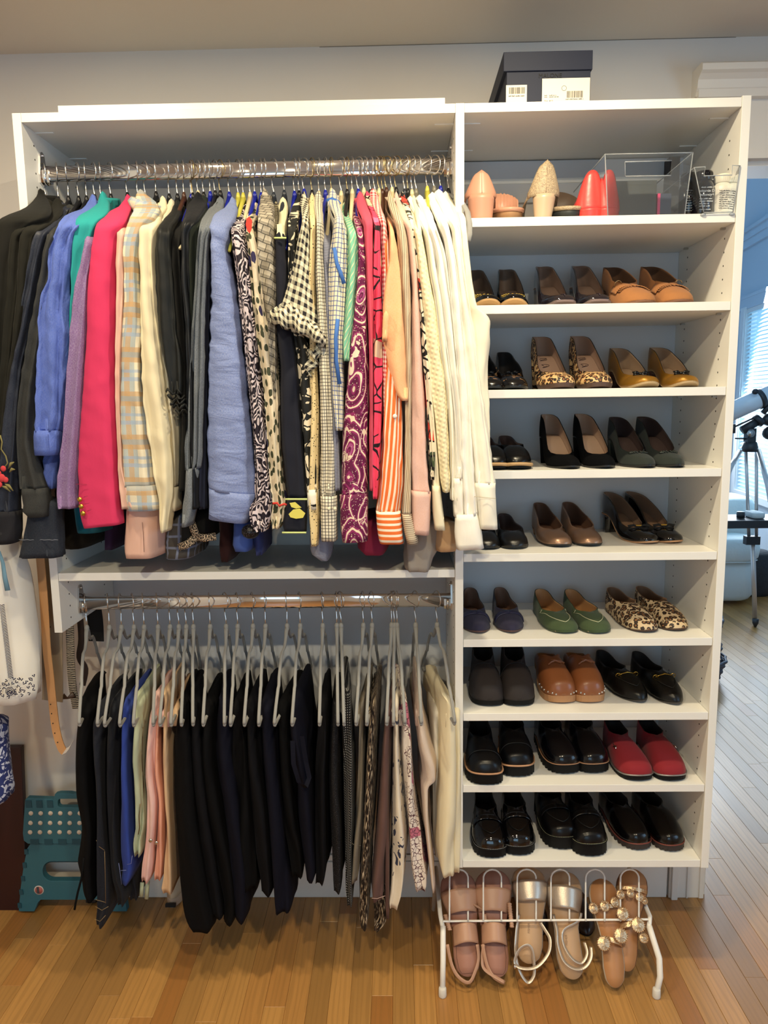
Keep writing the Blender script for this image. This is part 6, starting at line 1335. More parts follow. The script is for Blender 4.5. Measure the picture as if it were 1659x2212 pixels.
for nm, q in (('front', (BL, BR, H1, H0)), ('front', (BR, TR_, H2, H1)), ('front', (H3, H2, TR_, TL)), ('front', (BL, H0, H3, TL))): panel(q, .0022, (0, 1, 0), acr, 'front_panel', bin1)
panel((BL, BL+dy, TL+dy, TL), .0022, (1, 0, 0), acr, 'side_panel', bin1); panel((BR, BR+dy, TR_+dy, TR_), .0022, (-1, 0, 0), acr, 'side_panel', bin1)
panel((BL+dy, BR+dy, TR_+dy, TL+dy), .0022, (0, -1, 0), acr, 'rear_panel', bin1); panel((BL, BR, BR+dy, BL+dy), .0022, (0, 0, 1), acr, 'base', bin1)
edges([[TL, TR_], [TL, TL+dy], [TR_, TR_+dy], [BL, TL], [BR, TR_], [BL, BR], [H0, H1, H2, H3, H0]], acre, bin1, .0014)
cx = lambda px, py=430, Y=.05: P(px, py, Y=Y)[0]
z1 = P(1370,390,Y=.05)[2]
bevel(MB().box((cx(1325), .05, Z2+.004), (cx(1418), .26, z1)).build('box', plain('charcoal_box', lin((64, 68, 68)), .5), None, label='charcoal grey carton inside the large clear bin', cat='box'), .001)
zz = P(1435,418,Y=.06)[2]; bk_ = thing('booklet', 'slim navy carton with a bright pink spine inside the large clear bin', 'box', (cx(1435, Y=.06), .06, Z2+.004))
MB().box((cx(1426, Y=.06), .06, Z2+.004), (cx(1450, Y=.06), .20, zz)).build('cover', plain('slate_card', lin((62, 68, 84)), .5), bk_); MB().box((cx(1420, Y=.06), .058, Z2+.004), (cx(1426, Y=.06)-.0002, .20, zz)).build('spine', plain('pink_spine', lin((214, 62, 110)), .5), bk_)
MB().box((.585, .30, 2.05), (.612, .345, 2.235)).build('bracket', plain('bronze_bracket', lin((50, 42, 38)), .5), clo)
# small bin
gy = -.004
q = lambda px, py: P(px, py, Y=gy)
BL, BR, TR2, TL = q(1520,466), q(1583,463), q(1599,358), q(1500,362); BL[2] = BR[2] = Z2+.001
N0, N1 = q(1524,360), q(1582,357); n0, n1 = q(1520,380), q(1581,378)
sb = thing('storage_bin', 'small clear plastic bin with a scooped front holding pill bottles', 'storage bin', ((BL[0]+BR[0])/2, .1, Z2)); dy = np.array([0, .24, 0])
panel((BL, BR, n1, n0), .002, (0, 1, 0), acr, 'front_panel', sb); panel((BL, n0, N0, TL), .002, (0, 1, 0), acr, 'front_panel', sb); panel((BR, TR2, N1, n1), .002, (0, 1, 0), acr, 'front_panel', sb)
panel((BL, BL+dy, TL+dy, TL), .002, (1, 0, 0), acr, 'side_panel', sb); panel((BR, BR+dy, TR2+dy, TR2), .002, (-1, 0, 0), acr, 'side_panel', sb); panel((BL+dy, BR+dy, TR2+dy, TL+dy), .002, (0, -1, 0), acr, 'rear_panel', sb); panel((BL, BR, BR+dy, BL+dy), .002, (0, 0, 1), acr, 'base', sb)
edges([[TL, N0, n0, n1, N1, TR2], [TL, TL+dy], [TR2, TR2+dy], [BL, TL], [BR, TR2], [BL, BR]], acre, sb, .0012)
for s in (BL, BR): MB().sphere(s+np.array([0, .004, -.004]), .006, 8, (1.2, 1, .6)).build('foot', acre, sb)
def bottle(label, px, y, r, z1px, body, cap, lab=None, capr=.72):
    x = P(px, 430, Y=y)[0]; zt = P(px, z1px, Y=y)[2]; h = zt-Z2-.004; t = thing('pill_bottle', label, 'bottle', (x, y, Z2+.004)); c = (x, y, Z2+.004)
    MB().lathe(c, [(r*.9, 0), (r, .003), (r, h*.66), (r*.92, h*.72), (r*capr*.95, h*.77), (r*capr*.95, h*.80)], 24).build('body', body, t)
    MB().lathe(c, [(r*capr, h*.79), (r*capr*1.05, h*.80), (r*capr*1.05, h*.98), (r*capr*.95, h)], 24).build('cap', cap, t)
    if lab: MB().lathe(c, [(r*1.008, h*.08), (r*1.008, h*.62)], 28, caps=(False, False)).build('label', lab, t)
    mb = MB()
    for k in range(26): a = 2*PI*k/26; mb.box((x+r*capr*1.04*math.cos(a)-.0005, y+r*capr*1.04*math.sin(a)-.0005, c[2]+h*.81), (x+r*capr*1.04*math.cos(a)+.0005, y+r*capr*1.04*math.sin(a)+.0005, c[2]+h*.96))
    mb.build('cap_ribs', cap, t); return t, x, y-r*1.012, c[2], h
bgl = lth('black_gloss_plastic', (12, 12, 18), .12); wpl = lth('white_plastic', (228, 222, 204), .4); blb = lth('blue_grey_label', (84, 98, 130), .5)
t, x, y, z, h = bottle('glossy black vitamin bottle with white print at the front of the small clear bin', 1518, .045, .024, 372, bgl, bgl, None, .8)
fineprint(x-.014, x+.014, z+h*.585, y, .0026, ink_w, t)
for i, (tx, sz) in enumerate((('vitamin D', .0088), ('potency+', .0088))): text(tx, sz, (x-.017, y-.0005, z+h*(.49-.085*i)), X_, Z_, ink_w, t, ex=.0004)
for i in range(4): fineprint(x-.017, x+(.013, .014, .004, .006)[i], z+h*(.33-.055*i), y, .0028, ink_w, t)
fineprint(x-.017, x+.010, z+h*.09, y, .0024, ink_w, t)
t, x, y, z, h = bottle('second glossy black bottle left of the small clear bin', 1487, .075, .023, 376, bgl, bgl, None, .8)
for i in range(9): fineprint(x-.014, x+.014, z+h*(.58-.055*i), y, .002, ink_w, t, i)
t, x, y, z, h = bottle('white pill bottle with a ribbed white cap in the small clear bin', 1559, .05, .0235, 378, wpl, wpl, lth('white_label', (222, 214, 198), .6))
for i in range(9): fineprint(x-.016, x+(.012, .006, .012, .010, .004, .008, .012, .006, .010)[i], z+h*(.55-.052*i), y, .0022, ink_k, t, i)
t, x, y, z, h = bottle('slate blue bottle between the black and white bottles', 1540, .095, .022, 384, bgl, bgl, blb)
# ------------------------------------------------------------------ sandal rack
AL = math.radians(50); UV_ = np.array([0, math.cos(AL), math.sin(AL)]); NV_ = np.array([0, -math.sin(AL), math.cos(AL)]); O_ = np.array([.2, -.035, .05])
def PP(px, py, off=0):
    d = RR*(px-829.5)/FPX - RU*(py-1106)/FPX + RF; o = O_+NV_*off; t = ((o-CAM)@NV_)/(d@NV_); return CAM+t*d
wht = plain('white_coated_wire', lin((236, 232, 224)), .35)
rk = thing('shoe_rack', 'white wire shoe rack with looped prongs on the oak floor', 'shoe rack', (.2, -.02, 0)); WO = .020
L0, L1 = PP(957, 1990, WO), PP(1400, 1986, WO)
MB().tube([PP(957,2006,WO)]+[L0+(L1-L0)*s for s in (0, .5, 1)]+[PP(1403,2002,WO)], .0030, 8).build('cross_wire', wht, rk)
for a, b_ in ((971,1011),(1044,1083),(1117,1158),(1190,1230),(1265,1306),(1340,1380)):
    w = (b_-a)/2; c = (a+b_)/2; tp = 1884
    pts = [PP(a, 1990, WO+.003)]+[PP(a, y, WO+.003) for y in (1960, 1930, 1908)]+[PP(c-w*math.cos(q), tp+w*.55+(-w*math.sin(q))*.95+2, WO+.003) for q in np.linspace(.15, PI-.15, 9)]+[PP(b_, y, WO+.003) for y in (1908, 1930, 1960)]+[PP(b_, 1990, WO+.003)]
    MB().tube(pts, .0026, 7).build('prong', wht, rk)
fl_l, fl_r = P(956, 2143, Z=.012), P(1418, 2145, Z=.012)
MB().tube([PP(957,2000,WO), PP(957,2022,WO), (L0*.5+fl_l*.5)*np.array([1,1,1])+np.array([0,-.012,0]), fl_l], .0078, 10).build('leg', wht, rk)
MB().tube([PP(1402,2000,WO), PP(1410,2025,WO), P(1424,2070,Y=-.035), P(1426,2110,Y=-.045), fl_r], .0082, 10).build('leg', wht, rk)
MB().tube([PP(957,2006,WO), PP(951,1975,WO-.02), np.array([L0[0]-.01, .20, .20]), np.array([L0[0]-.015, .27, .01])], .0065, 8).build('leg', wht, rk)
MB().tube([PP(1402,2002,WO), PP(1404,1980,WO-.02), np.array([L1[0]+.0, .20, .20]), np.array([L1[0]+.0, .27, .01])], .0065, 8).build('leg', wht, rk)
for p in (fl_l, fl_r): MB().lathe((p[0], p[1], 0), [(.0105, .0005), (.011, .003), (.0102, .024), (.008, .026)], 16).build('foot_cap', plain('foot_cap', lin((214, 208, 198)), .5), rk)
FB = [(0,0),(.02,.34),(.07,.58),(.18,.70),(.32,.68),(.46,.66),(.60,.80),(.74,.98),(.84,1),(.92,.86),(.97,.58),(1,0)]
class Sandal:
    def __init__(s, label, heel, toe, W, bed, edge, th=.012, off=0.0, side=1, inner=None):
        s.a, s.b = PP(*heel, off), PP(*toe, off); s.d = s.b-s.a; s.L = float(np.linalg.norm(s.d)); s.d /= s.L; s.lat = np.cross(s.d, NV_); s.W = W; s.side = side
        s.t = thing('sandal', label, 'shoe', s.a); qs = [(1-math.cos(PI*i/36))/2 for i in range(37)]; s.th = th
        for nm, mat, f, z0, z1 in (('outsole', edge, 1.05, -th, -.001), ('footbed', bed, .97, -.002, .0015)):
            vs, fs = [], []
            for q in qs:
                w = s.w(q)*f; c = s.c(q)
                for x, z in ((-w, z1), (w, z1), (w, z0), (-w, z0)): vs.append(c+s.lat*x+NV_*z)
            for i in range(len(qs)-1):
                for j in range(4): k = (j+1) % 4; fs.append((i*4+j, i*4+k, (i+1)*4+k, (i+1)*4+j))
            MB().add(vs, fs).build(nm, mat, s.t)
        pts = [s.c(q)+s.lat*s.w(q)*.84+NV_*.002 for q in qs if .03 < q < .45][::-1]+[s.c(q)-s.lat*s.w(q)*.84+NV_*.002 for q in qs if .03 < q < .45]
        if inner: MB().tube(pts, .0007, 4).build('stitch_line', inner, s.t)
    def w(s, q): return math.sqrt(max(0, float(np.interp(q, [k for k, _ in FB], [v*v for _, v in FB]))))*s.W/2
    def c(s, q): return s.a+s.d*q*s.L+s.lat*s.side*.006*math.sin(PI*q)
    def strap(s, q0, q1, h, mat, curve=.02, name='strap', tilt=0, wf=1.06):
        rows = []
        for i in range(9):
            qq = i/8; row = []
            for j in range(17):
                u = -1+j/8; q = lerp(q0, q1, qq)+curve*(1-u*u)*(1 if qq > .5 else 1)+tilt*u; row.append(s.c(q)+s.lat*u*s.w(min(.93, q))*wf+NV_*(h*(1-abs(u)**2.4)-.003))
            rows.append(row)
        o = MB().loft(rows, False).build(name, mat, s.t); m = o.modifiers.new('thick', 'SOLIDIFY'); m.thickness = .0022; m.offset = 0; return o
    def loop(s, pts, w, mat, name='ankle_strap', h=None):
        """pts: (px, py, off) ribbon"""
        P_ = [PP(a, b_, o) for a, b_, o in pts]; q = []
        for i in range(len(P_)-1):
            for u in np.linspace(0, 1, 5, endpoint=False):
                p = [P_[max(i-1, 0)], P_[i], P_[i+1], P_[min(i+2, len(P_)-1)]]; q.append(.5*(2*p[1]+(p[2]-p[0])*u+(2*p[0]-5*p[1]+4*p[2]-p[3])*u*u+(-p[0]+3*p[1]-3*p[2]+p[3])*u**3))
        q.append(P_[-1]); rings = []
        for i, p in enumerate(q):
            t_ = q[min(i+1, len(q)-1)]-q[max(i-1, 0)]; t_ /= np.linalg.norm(t_)+1e-9; sd = np.cross(t_, NV_); sd /= np.linalg.norm(sd)+1e-9; sd = sd*.8+NV_*.45; sd /= np.linalg.norm(sd); nn = np.cross(t_, sd)
            rings.append([p+sd*w/2*math.cos(a)+nn*.0011*math.sin(a) for a in np.linspace(0, 2*PI, 10, endpoint=False)])
        return MB().loft(rings).build(name, mat, s.t)
blush = lth('blush_leather', (184, 142, 116), .42); bls = lth('blush_footbed', (166, 118, 100), .55); blo = lth('blush_outsole', (150, 108, 92), .5); bst_ = lth('brown_stitch', (110, 74, 60), .7)
for i, (heel, toe, xa) in enumerate((((1012,2110),(984,1882),1000),((1074,2112),(1066,1878),1076))):
    s = Sandal(('left-hand' if i == 0 else 'right-hand')+' blush leather two-band sandal with a braided side cord', heel, toe, .100, bls, blo, side=1 if i == 0 else -1, inner=bst_)
    s.strap(.58, .80, .034, blush, .02); s.strap(.28, .46, .042, blush, .03, 'ankle_band')
    e = 1 if i == 0 else -1; X = xa
    s.loop([(X+31*e,2040,.02),(X+34*e,2070,.006),(X+32*e if False else X+28*e,2095,.004),(X+14,2122,.002),(X-8,2112,.002),(X-24,2085,.006),(X-34,2040,.02)], .010, blush, 'heel_strap')
    for A, B, n_c in (((1020,1952), (1044,1966), 7) if i == 0 else ((1100,1950), (1106,2004), 10), ((962,1975), (972,2010), 8) if i == 0 else ((1046,1975), (1050,2000), 6)):
        rg = []
        for u in np.linspace(0, 1, 40):
            p = PP(lerp(A[0], B[0], u), lerp(A[1], B[1], u), .014); rr_ = .0050+.0016*abs(math.sin(u*n_c*PI)); rg.append([p+s.lat*rr_*math.cos(a)+NV_*rr_*math.sin(a) for a in np.linspace(0, 2*PI, 10, endpoint=False)])
        MB().loft(rg).build('braided_cord', lth('braid_leather', (176, 136, 110), .5), s.t)
N = NT('silver_metallic_leather'); N.b.inputs['Base Color'].default_value = (*lin((200, 186, 170)), 1); N.b.inputs['Metallic'].default_value = .75; N.b.inputs['Roughness'].default_value = .36; N.L(N.bump(N.noise(N.obj, 420, 4), .5, .0008), N.b.inputs['Normal']); slm = N.m
sbd = lth('sand_footbed', (188, 152, 116), .55)
for i, (heel, toe) in enumerate((((1142,2082),(1142,1872)),((1238,2116),(1218,1882)))):
    s = Sandal(('left-hand' if i == 0 else 'right-hand')+' silver metallic sandal with a wrapped ankle strap', heel, toe, .096, sbd, slm, th=.016, side=1 if i == 0 else -1)
    s.strap(.62, .84, .032, slm, .015, 'toe_band', .02*(1 if i == 0 else -1))
    if i == 0:
        s.loop([(1122,1975,.004),(1116,2010,.012),(1114,2060,.014),(1124,2100,.010),(1140,2122,.006),(1152,2110,.008),(1154,2090,.012),(1150,2055,.026),(1140,2042,.03),(1122,2052,.026),(1112,2080,.02),(1130,2092,.022),(1160,2088,.02),(1184,2060,.02),(1188,2030,.02),(1178,2010,.014),(1166,1992,.008)], .009, slm)
        MB().sphere(PP(1112,2088,.022), .006, 10, (.6, 1, 1)).build('buckle', silver, s.t)
    else:
        s.loop([(1196,1975,.004),(1204,2010,.012),(1206,2040,.016),(1218,2075,.020),(1240,2092,.022),(1262,2090,.02),(1276,2070,.018),(1276,2045,.014)], .009, slm)
        s.loop([(1256,1972,.006),(1250,1990,.01),(1218,2010,.016),(1218,2040,.02),(1236,2070,.024),(1256,2080,.022),(1268,2060,.02),(1262,2035,.014)], .008, slm)
    o_ = s.c(.22 if i == 0 else .24); text('FISHER' if i == 0 else 'FISHER', .0085, s.c(.30)+s.lat*-.002+NV_*.0022, s.d, -s.lat, lth('embossed_sand', (140, 108, 80), .5), s.t)
gld = NT('gold_rosette'); gld.b.inputs['Base Color'].default_value = (*lin((206, 176, 140)), 1); gld.b.inputs['Metallic'].default_value = .8; gld.b.inputs['Roughness'].default_value = .3; gld.L(gld.bump(gld.noise(gld.obj, 160, 4), .9, .002), gld.b.inputs['Normal']); gld = gld.m
tb = lth('tan_footbed', (176, 124, 80), .5)
def rosette(s, px, py, r, off):
    c = PP(px, py, off); mb = MB(); rings = []
    for f, z in ((1, 0), (1.02, .0012), (.9, .0022), (.62, .0016), (.55, .0026), (.1, .0030)): rings.append([c+s.lat*r*f*math.cos(q)*(1+.03*math.cos(9*q))+s.d*r*f*math.sin(q)*(1+.03*math.cos(9*q))+NV_*z for q in np.linspace(0, 2*PI, 30, endpoint=False)])
    mb.loft(rings)
    for k in range(20): q = 2*PI*k/20; mb.sphere(c+s.lat*r*1.0*math.cos(q)+s.d*r*1.0*math.sin(q)+NV_*.002, .0019, 6)
    mb.build('rosette', gld, s.t)
s6 = Sandal('right-hand tan sandal with gold whipstitched rosettes, rearmost on the rack', (1352,2098), (1372,1878), .082, tb, lth('brown_welt', (110, 72, 48), .5), off=-.006, side=-1)
s6.strap(.76, .80, .022, gld, .01, 'strap', .02)
for a in ((1340,1932,.011,.024), (1361,1930,.010,.026), (1381,1938,.011,.022), (1392,1946,.008,.012), (1345,1974,.016,.03), (1378,1998,.018,.03), (1390,2026,.012,.012)): rosette(s6, *a)
s6.strap(.40, .46, .03, gld, .01, 'strap', .05)
s5 = Sandal('left-hand tan sandal with gold whipstitched rosettes, hanging lowest on the rack', (1330,2134), (1298,1898), .080, tb, lth('silver_edge', (200, 186, 168), .4, metal=.5), off=.002, side=1)
s5.strap(.70, .74, .022, gld, .01, 'strap', .015)
for a in ((1282,1962,.013,.022), (1306,1957,.013,.026), (1328,1949,.012,.02), (1304,2038,.017,.034), (1341,2021,.0175,.036)): rosette(s5, *a)
s5.strap(.38, .43, .032, gld, .01, 'strap', -.03)
# dark shoes on the floor behind the rack
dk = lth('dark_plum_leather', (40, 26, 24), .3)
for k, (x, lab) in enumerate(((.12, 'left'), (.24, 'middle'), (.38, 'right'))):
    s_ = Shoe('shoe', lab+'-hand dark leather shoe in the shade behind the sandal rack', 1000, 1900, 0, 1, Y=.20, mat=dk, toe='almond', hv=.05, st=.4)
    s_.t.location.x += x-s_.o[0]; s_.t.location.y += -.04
# ------------------------------------------------------------------ the room beyond the doorway
m_nr = plain('next_room_paint', (.42, .53, .64), .8); m_ship = plain('shiplap_paint', (.46, .52, .56), .7)
wd_ = np.array([.117, 1, 0]); wd_ /= np.linalg.norm(wd_)
def WX(y): return 2.555+.117*y
zt_, zb_ = P(1659, 655, Y=5)[2], P(1659, 1074, Y=5)[2]; zc_ = P(1659, 478, Y=5)[2]
y0w, y1w = 3.4, 5.42
def wallbox(y0, y1, z0, z1, th=.12, out=0.0, mat=m_nr, name='wall_far_right', **kw):
    n = np.array([1, -.117, 0]); n /= np.linalg.norm(n); p = [np.array([WX(y), y, 0])+n*out for y in (y0, y1)]; d = n*th
    q = [p[0], p[1], p[1]+d, p[0]+d]; return [(a[0], a[1], z) for z in (z0, z1) for a in q]
def wadd(mb, *a, **k): v = wallbox(*a, **k); mb.add(v, [(0,1,2,3),(7,6,5,4),(0,4,5,1),(1,5,6,2),(2,6,7,3),(3,7,4,0)], None, 0, False)
mb = MB(); wadd(mb, .5, y0w, 0, 3.6); wadd(mb, y1w, 6.4, 0, 3.6); wadd(mb, y0w, y1w, 0, zb_); wadd(mb, y0w, y1w, zt_, 3.6); mb.build('wall_far_right', m_nr, None, kind='structure')
MB().box((-.5, 6.3, 0), (4.5, 6.4, 2.75)).build('wall_far', m_nr, None, kind='structure'); MB().box((.30, D+.12, 0), (.42, 6.4, 3.9)).build('wall_far_left', m_nr, None, kind='structure')
sw_ = MB().box((-.5, 6.42, 2.6), (4.6, 6.5, 4.4)).build('wall_gable', m_ship, None, kind='structure')
z = 2.6
bm_ = None
while z < 4.3:
    if bm_ is None: bm_ = MB().box((.4, 6.395, z), (4.4, 6.42, z+.118)).build('shiplap_board', m_ship, sw_); z00 = z; bevel(bm_, .002, 1)
    else: o = bm_.copy(); COL.objects.link(o); o.location = (0, 0, z-z00)
    z += .124
MB().box((.3, .4, 4.35), (4.6, 6.5, 4.45)).build('ceiling_beyond', m_nr, None, kind='structure')
# sloped ceiling panel falling towards the window wall
MB().prism([(3.9, .5, 4.35), (WX(5)-.45, .5, 4.35), (WX(5)+.1, .5, 3.0), (WX(5)+.3, .5, 3.0)], (0, 5.85, 0)).build('ceiling_slope', m_nr, None, kind='structure')
mb = MB()
for o_, z0, z1 in ((-.07, zc_, zc_+.03), (-.045, zc_-.06, zc_), (-.03, zc_-.13, zc_-.06), (-.025, zt_+.10, zt_+.13), (-.02, zt_, zt_+.10)): wadd(mb, 2.5, 6.3, z0, z1, th=.06, out=o_)
mb.build('trim_3', m_nr, None, kind='structure')
wn = MB()
for a, b_, c_, d_, o_ in ((y1w-.02, y1w+.13, zb_-.1, zt_+.02, -.025), (y1w-.0, y1w+.05, zb_, zt_, -.035), (y0w, y1w, zt_-.04, zt_, -.01), (y0w, y1w, zb_-.03, zb_+.03, -.04), (y1w-.05, y1w, zb_, zt_, .02), (y0w+.9, y0w+.96, zb_, zt_, .03)): wadd(wn, a, b_, c_, d_, th=.05, out=o_)
wn.build('window_1', plain('window_trim', (.62, .68, .72), .5), None, kind='structure')
bl = bpy.data.materials.new('blind_slat'); bl.use_nodes = True; b_ = bl.node_tree.nodes['Principled BSDF']; b_.inputs['Base Color'].default_value = (.75, .85, .90, 1); b_.inputs['Roughness'].default_value = .6
tl_ = bl.node_tree.nodes.new('ShaderNodeBsdfTranslucent'); tl_.inputs[0].default_value = (.8, .92, .97, 1); mx = bl.node_tree.nodes.new('ShaderNodeMixShader'); mx.inputs[0].default_value = .6; out = bl.node_tree.nodes['Material Output']
bl.node_tree.links.new(b_.outputs[0], mx.inputs[1]); bl.node_tree.links.new(tl_.outputs[0], mx.inputs[2]); bl.node_tree.links.new(mx.outputs[0], out.inputs[0])
bt_ = thing('window_blind', 'white venetian blind glowing with daylight in the far window', 'blind', (WX(4.5), 4.5, zt_)); z = zb_+.02; n_ = np.array([1, -.117, 0])/np.linalg.norm([1, -.117, 0]); s0 = None
while z < zt_-.03:
    a = np.array([WX(y0w), y0w, z])+n_*.0; b2 = np.array([WX(y1w-.03), y1w-.03, z])+n_*.0; w_ = n_*.032*.5; up_ = np.array([0, 0, .017])
    if s0 is None: s0 = MB().add([a-w_-up_*.8, b2-w_-up_*.8, b2+w_+up_*.8, a+w_+up_*.8, a-w_-up_*.8+[0,0,.002], b2-w_-up_*.8+[0,0,.002], b2+w_+up_*.8+[0,0,.002], a+w_+up_*.8+[0,0,.002]], [(0,1,2,3),(7,6,5,4),(0,4,5,1),(1,5,6,2),(2,6,7,3),(3,7,4,0)], None, 0, False).build('slat', bl, bt_); zs = z
    else: o = s0.copy(); COL.objects.link(o); o.location = (0, 0, z-zs)
    z += .036
# slipcovered armchair
slip = plain('slipcover_cotton', (.60, .66, .66), .85, bumpscale=14, bstr=.3, bdist=.02)
sf = thing('sofa', 'pale slipcovered sofa with rounded arm beyond the doorway', 'sofa', (2.45, 4.1, 0))
def soft(name, x0, x1, y0, y1, z0, z1, r, par, mat, puff=0):
    rings = []; 
    def ring(f, z): 
        out = []
        for cx_, cy_, a0 in ((x1-r, y0+r, -90), (x1-r, y1-r, 0), (x0+r, y1-r, 90), (x0+r, y0+r, 180)):
            for k in range(5): a = math.radians(a0+22.5*k); out.append((lerp((x0+x1)/2, cx_+r*math.cos(a), f), lerp((y0+y1)/2, cy_+r*math.sin(a), f), z))
        return out
    for t_ in (0, .04, .15, .5, .85, .96, 1): rings.append(ring((1-.10*(abs(2*t_-1)**6))+puff*(1-(2*t_-1)**2), lerp(z0, z1, t_)))
    return MB().loft(rings).build(name, mat, par)
sa = P(1600,1165,Y=3.67)[2]; pt_ = P(1590,1052,Y=4.0)[2]
soft('skirt', 1.7, 2.60, 3.68, 4.6, .035, P(1590,1215,Y=3.68)[2], .12, sf, slip, -.02); soft('arm', 1.7, 2.61, 3.66, 3.98, P(1590,1215,Y=3.68)[2], sa, .13, sf, slip, .02)
soft('back_cushion', 2.20, 2.72, 4.0, 4.5, sa-.1, P(1625,1075,Y=4.1)[2], .12, sf, slip, .06); soft('pillow', 1.9, 2.34, 3.82, 4.0, sa-.05, P(1590,1052,Y=3.9)[2], .08, sf, slip, .10)
MB().tube([(1.72, 3.672, P(1590,1215,Y=3.68)[2]), (2.5, 3.672, P(1590,1215,Y=3.68)[2]), (2.6, 3.76, P(1590,1215,Y=3.68)[2])], .005, 5).build('welt', slip, sf)
# telescope
tk = plain('telescope_black', (.02, .022, .026), .4); tw_ = plain('telescope_white', (.62, .68, .74), .25); alu = plain('tripod_aluminium', (.60, .58, .56), .35, .6)
TY = 3.05; q = lambda px, py, Y=TY: P(px, py, Y=Y)
ts_ = thing('telescope', 'white refractor telescope on an aluminium tripod beyond the doorway', 'telescope', (2.3, TY, 0))
c0, c1 = q(1560, 898), q(1720, 826); MB().tube([c0, c1], .060, 24).build('tube', tw_, ts_)
cc = q(1641, 862); dd = (c1-c0)/np.linalg.norm(c1-c0); MB().tube([cc-dd*.016, cc+dd*.016], .066, 24).build('tube_ring', tk, ts_); MB().lathe(q(1631, 846, TY-.06), [(.018, -.01), (.018, .01)], 14, 'y').build('ring_knob', tk, ts_)
MB().tube([q(1648,892,TY-.02), q(1672,866,TY-.02)], .018, 8).build('saddle', tk, ts_)
MB().tube([q(1603,930), q(1640,908)], .028, 14).build('polar_axis', tk, ts_); MB().tube([q(1634,912), q(1642,905)], .042, 16).build('setting_circle', tk, ts_); MB().tube([q(1650,915), q(1662,898)], .03, 12).build('declination_axis', tk, ts_)
MB().tube([q(1587,922), q(1630,902)], .006, 6).build('control_cable', tk, ts_); MB().lathe(q(1584,926), [(.015, -.03), (.015, .03)], 10).build('control_knob', tk, ts_); MB().sphere(q(1662,935), .045, 12).build('counterweight', tk, ts_)
MB().box(q(1610,958)-[0, .03, 0], q(1630,925)+[0, .03, 0]).build('mount_body', tk, ts_); MB().lathe(q(1621,936,TY-.04), [(.026, -.01), (.02, .01)], 14, 'y').build('latitude_dial', m_nickel, ts_); MB().tube([q(1588,947), q(1612,948)], .005, 6).build('slow_motion_knob', tk, ts_)
MB().lathe(q(1620,966), [(.045, -.03), (.05, .0), (.04, .035)], 16).build('tripod_head', tk, ts_)
mb = MB().tube([q(1611,970,TY+.06), q(1618,1165,TY+.08)], .012, 6).tube([q(1634,970,TY+.06), q(1634,1165,TY+.08)], .012, 6); mb.build('leg_rail', alu, ts_)
MB().tube([q(1626,1170,TY+.08), P(1631,1345,Z=.02)], .017, 6).build('leg', alu, ts_); MB().box(q(1609,1176,TY+.06)-[0,.02,0], q(1640,1158,TY+.06)+[0,.03,0]).build('leg_clamp', tk, ts_); MB().lathe(P(1631,1355,Z=0), [(.006, 0), (.02, .03), (.022, .06)], 10).build('rubber_foot', tk, ts_)
MB().tube([q(1638,972), q(1659,1050,TY-.2), P(1720,1420,Z=.01)], .016, 6).build('leg', alu, ts_); MB().tube([q(1598,975), q(1578,1010,TY-.15), P(1420,1400,Z=.01)], .016, 6).build('leg', alu, ts_)
bevel(MB().box(q(1540,1134)-[0, .15, 0], q(1680,1116)+[0, .12, 0]).build('accessory_tray', tk, ts_), .004)
MB().lathe(q(1600,1112,TY-.05), [(.026, -.02), (.026, .02)], 14).build('lens_cap', tk, None, label='black lens cap lying on the telescope tripod tray', cat='lens cap')
soft('cloth', q(1612,1112)[0], q(1640,1112)[0], TY-.1, TY+.05, q(1612,1116)[2], q(1612,1104)[2], .03, None, slip); bpy.data.objects['cloth']['label'] = 'crumpled pale cloth lying on the telescope tripod tray'; bpy.data.objects['cloth']['category'] = 'cloth'
# woven basket and dark bag
N = NT('blue_grey_weave'); N.setin(N.b.inputs['Base Color'], N.mix(N.noise(N.mapp(N.obj, (30, 30, 160)), 1.0, 3), lin((40, 46, 62)), lin((104, 112, 130)))); wv = N.m
bs = thing('basket', 'blue-grey woven basket on the floor just past the doorway', 'basket', (1.50, 2.25, 0)); hb = P(1560,1330,Y=2.25)[2]; mid = P(1560,1410,Y=2.25)[2]
mb = MB(); k = 0; z = .012
while z < hb:
    r = (.150+.045*z/mid) if z < mid else (.150+.012*math.sin(z*40)); mb.tube([((1.50+(r+.005*math.sin(a*14+k*PI))*math.cos(a)), 2.25+(r+.005*math.sin(a*14+k*PI))*math.sin(a), z+.003*math.sin(a*5+k)) for a in np.linspace(0, 2*PI, 44, endpoint=False)], .0085, 5, closed=True); z += .0165; k += 1
mb.build('woven_rows', wv, bs, kind='stuff')
MB().tube([(1.50+.152*math.cos(a), 2.25+.152*math.sin(a), hb+.004) for a in np.linspace(0, 2*PI, 30, endpoint=False)], .010, 6, closed=True).build('rim', wv, bs)
soft('bag', 2.60, 2.87, 3.95, 4.25, .0, P(1645,1190,Y=4.1)[2], .12, None, plain('black_nylon', (.02, .022, .028), .7, bumpscale=20, bstr=.6, bdist=.02), .05); bpy.data.objects['bag']['label'] = 'slumped black bag on the floor behind the telescope leg'; bpy.data.objects['bag']['category'] = 'bag'
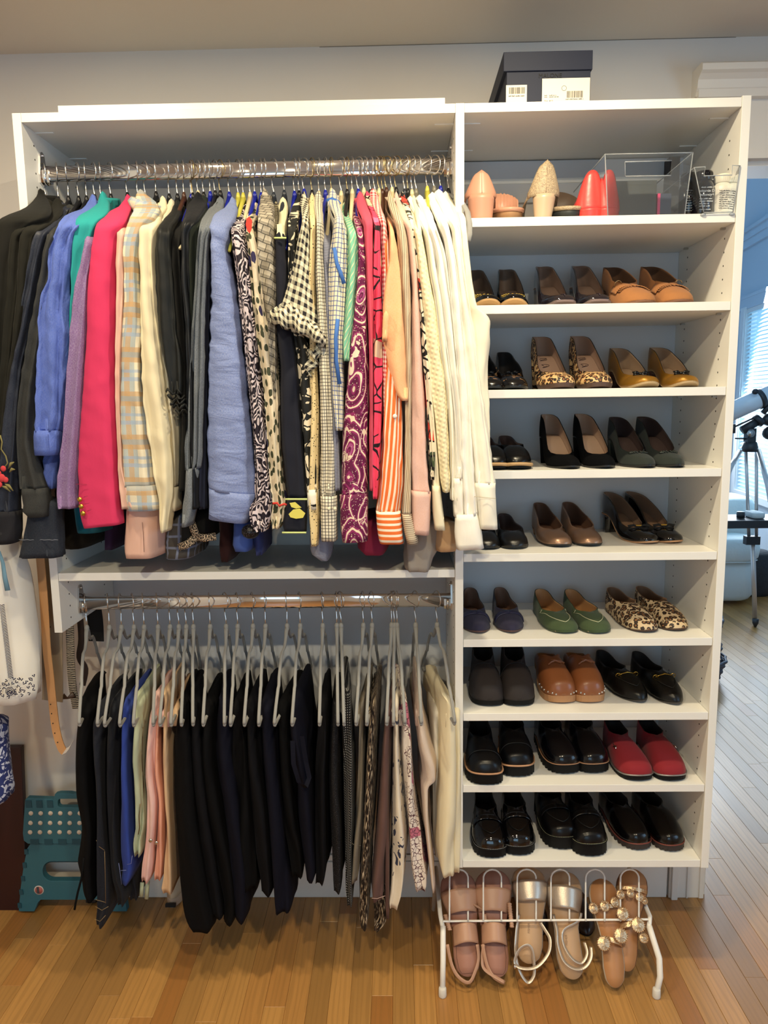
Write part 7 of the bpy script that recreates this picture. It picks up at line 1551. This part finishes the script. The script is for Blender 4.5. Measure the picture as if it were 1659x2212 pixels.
# ------------------------------------------------------------------ labels that name what each hanger carries
def short(l): return l
def hlabel():
    gl = sorted([(g.location.x, g) for g in GARM], key=lambda a: a[0])
    used = {}
    for o in [o for o in bpy.data.objects if o.type == 'EMPTY' and o.get('group') == 'hangers on the upper rod']:
        if 'arm curving' in o['label']: continue
        i = min(range(len(gl)), key=lambda k: abs(gl[k][0]-o.location.x)); g = gl[i][1]; d = abs(gl[i][0]-o.location.x)
        w = g['label'].replace(',', '').split(); ws = [a for a in w[:6]]
        while ws and ws[-1] in ('with', 'and', 'a', 'the', 'its', 'of', 'whose', 'in', 'left', 'right', 'an', 'beside', 'between', 'behind', 'hanging', 'that', 'like', 'below'): ws.pop()
        base = o['label'].split(',')[0]; b2 = base.replace(' with a silver wire hook', '').replace(' with a brass wire hook', ' brass-stemmed').split()
        nm = ('brass-stemmed '+base.split(' hanger')[0] if 'brass' in base else base.split(' hanger')[0])+' hanger'
        rel = 'inside the ' if d < .002 else ('just left of the ' if o.location.x < gl[i][0] else 'just right of the ')
        lab = nm+' '+rel+' '.join(ws)
        if lab in used: lab = nm+' next '+('right' if o.location.x > gl[i][0] else 'left')+' of the '+' '.join(ws)
        used[lab] = 1; o['label'] = ' '.join(lab.split()[:16])
hlabel()
TR = sorted([o for o in bpy.data.objects if o.type == 'EMPTY' and o.get('group') == 'folded trousers on the lower rod'], key=lambda o: o.location.x)
for h in [o for o in bpy.data.objects if o.type == 'EMPTY' and o.get('group') == 'grey velvet hangers on the lower rod']:
    c = min(TR, key=lambda o: abs(o.location.x-h.location.x)); w = c['label'].split()[:6]
    while w and w[-1] in ('with', 'and', 'a', 'the', 'its', 'of', 'in', 'left', 'right', 'as', 'under', 'on', 'just', 'directly', 'between', 'wide', 'near', 'right', 'beside', 'loop', 'ending', 'reaching', 'tucked', 'behind', 'hanging'): w.pop()
    rel = 'holding the ' if abs(c.location.x-h.location.x) < .001 else ('just left of the ' if h.location.x < c.location.x else 'just right of the ')
    h['label'] = 'grey velvet hanger '+rel+' '.join(w)
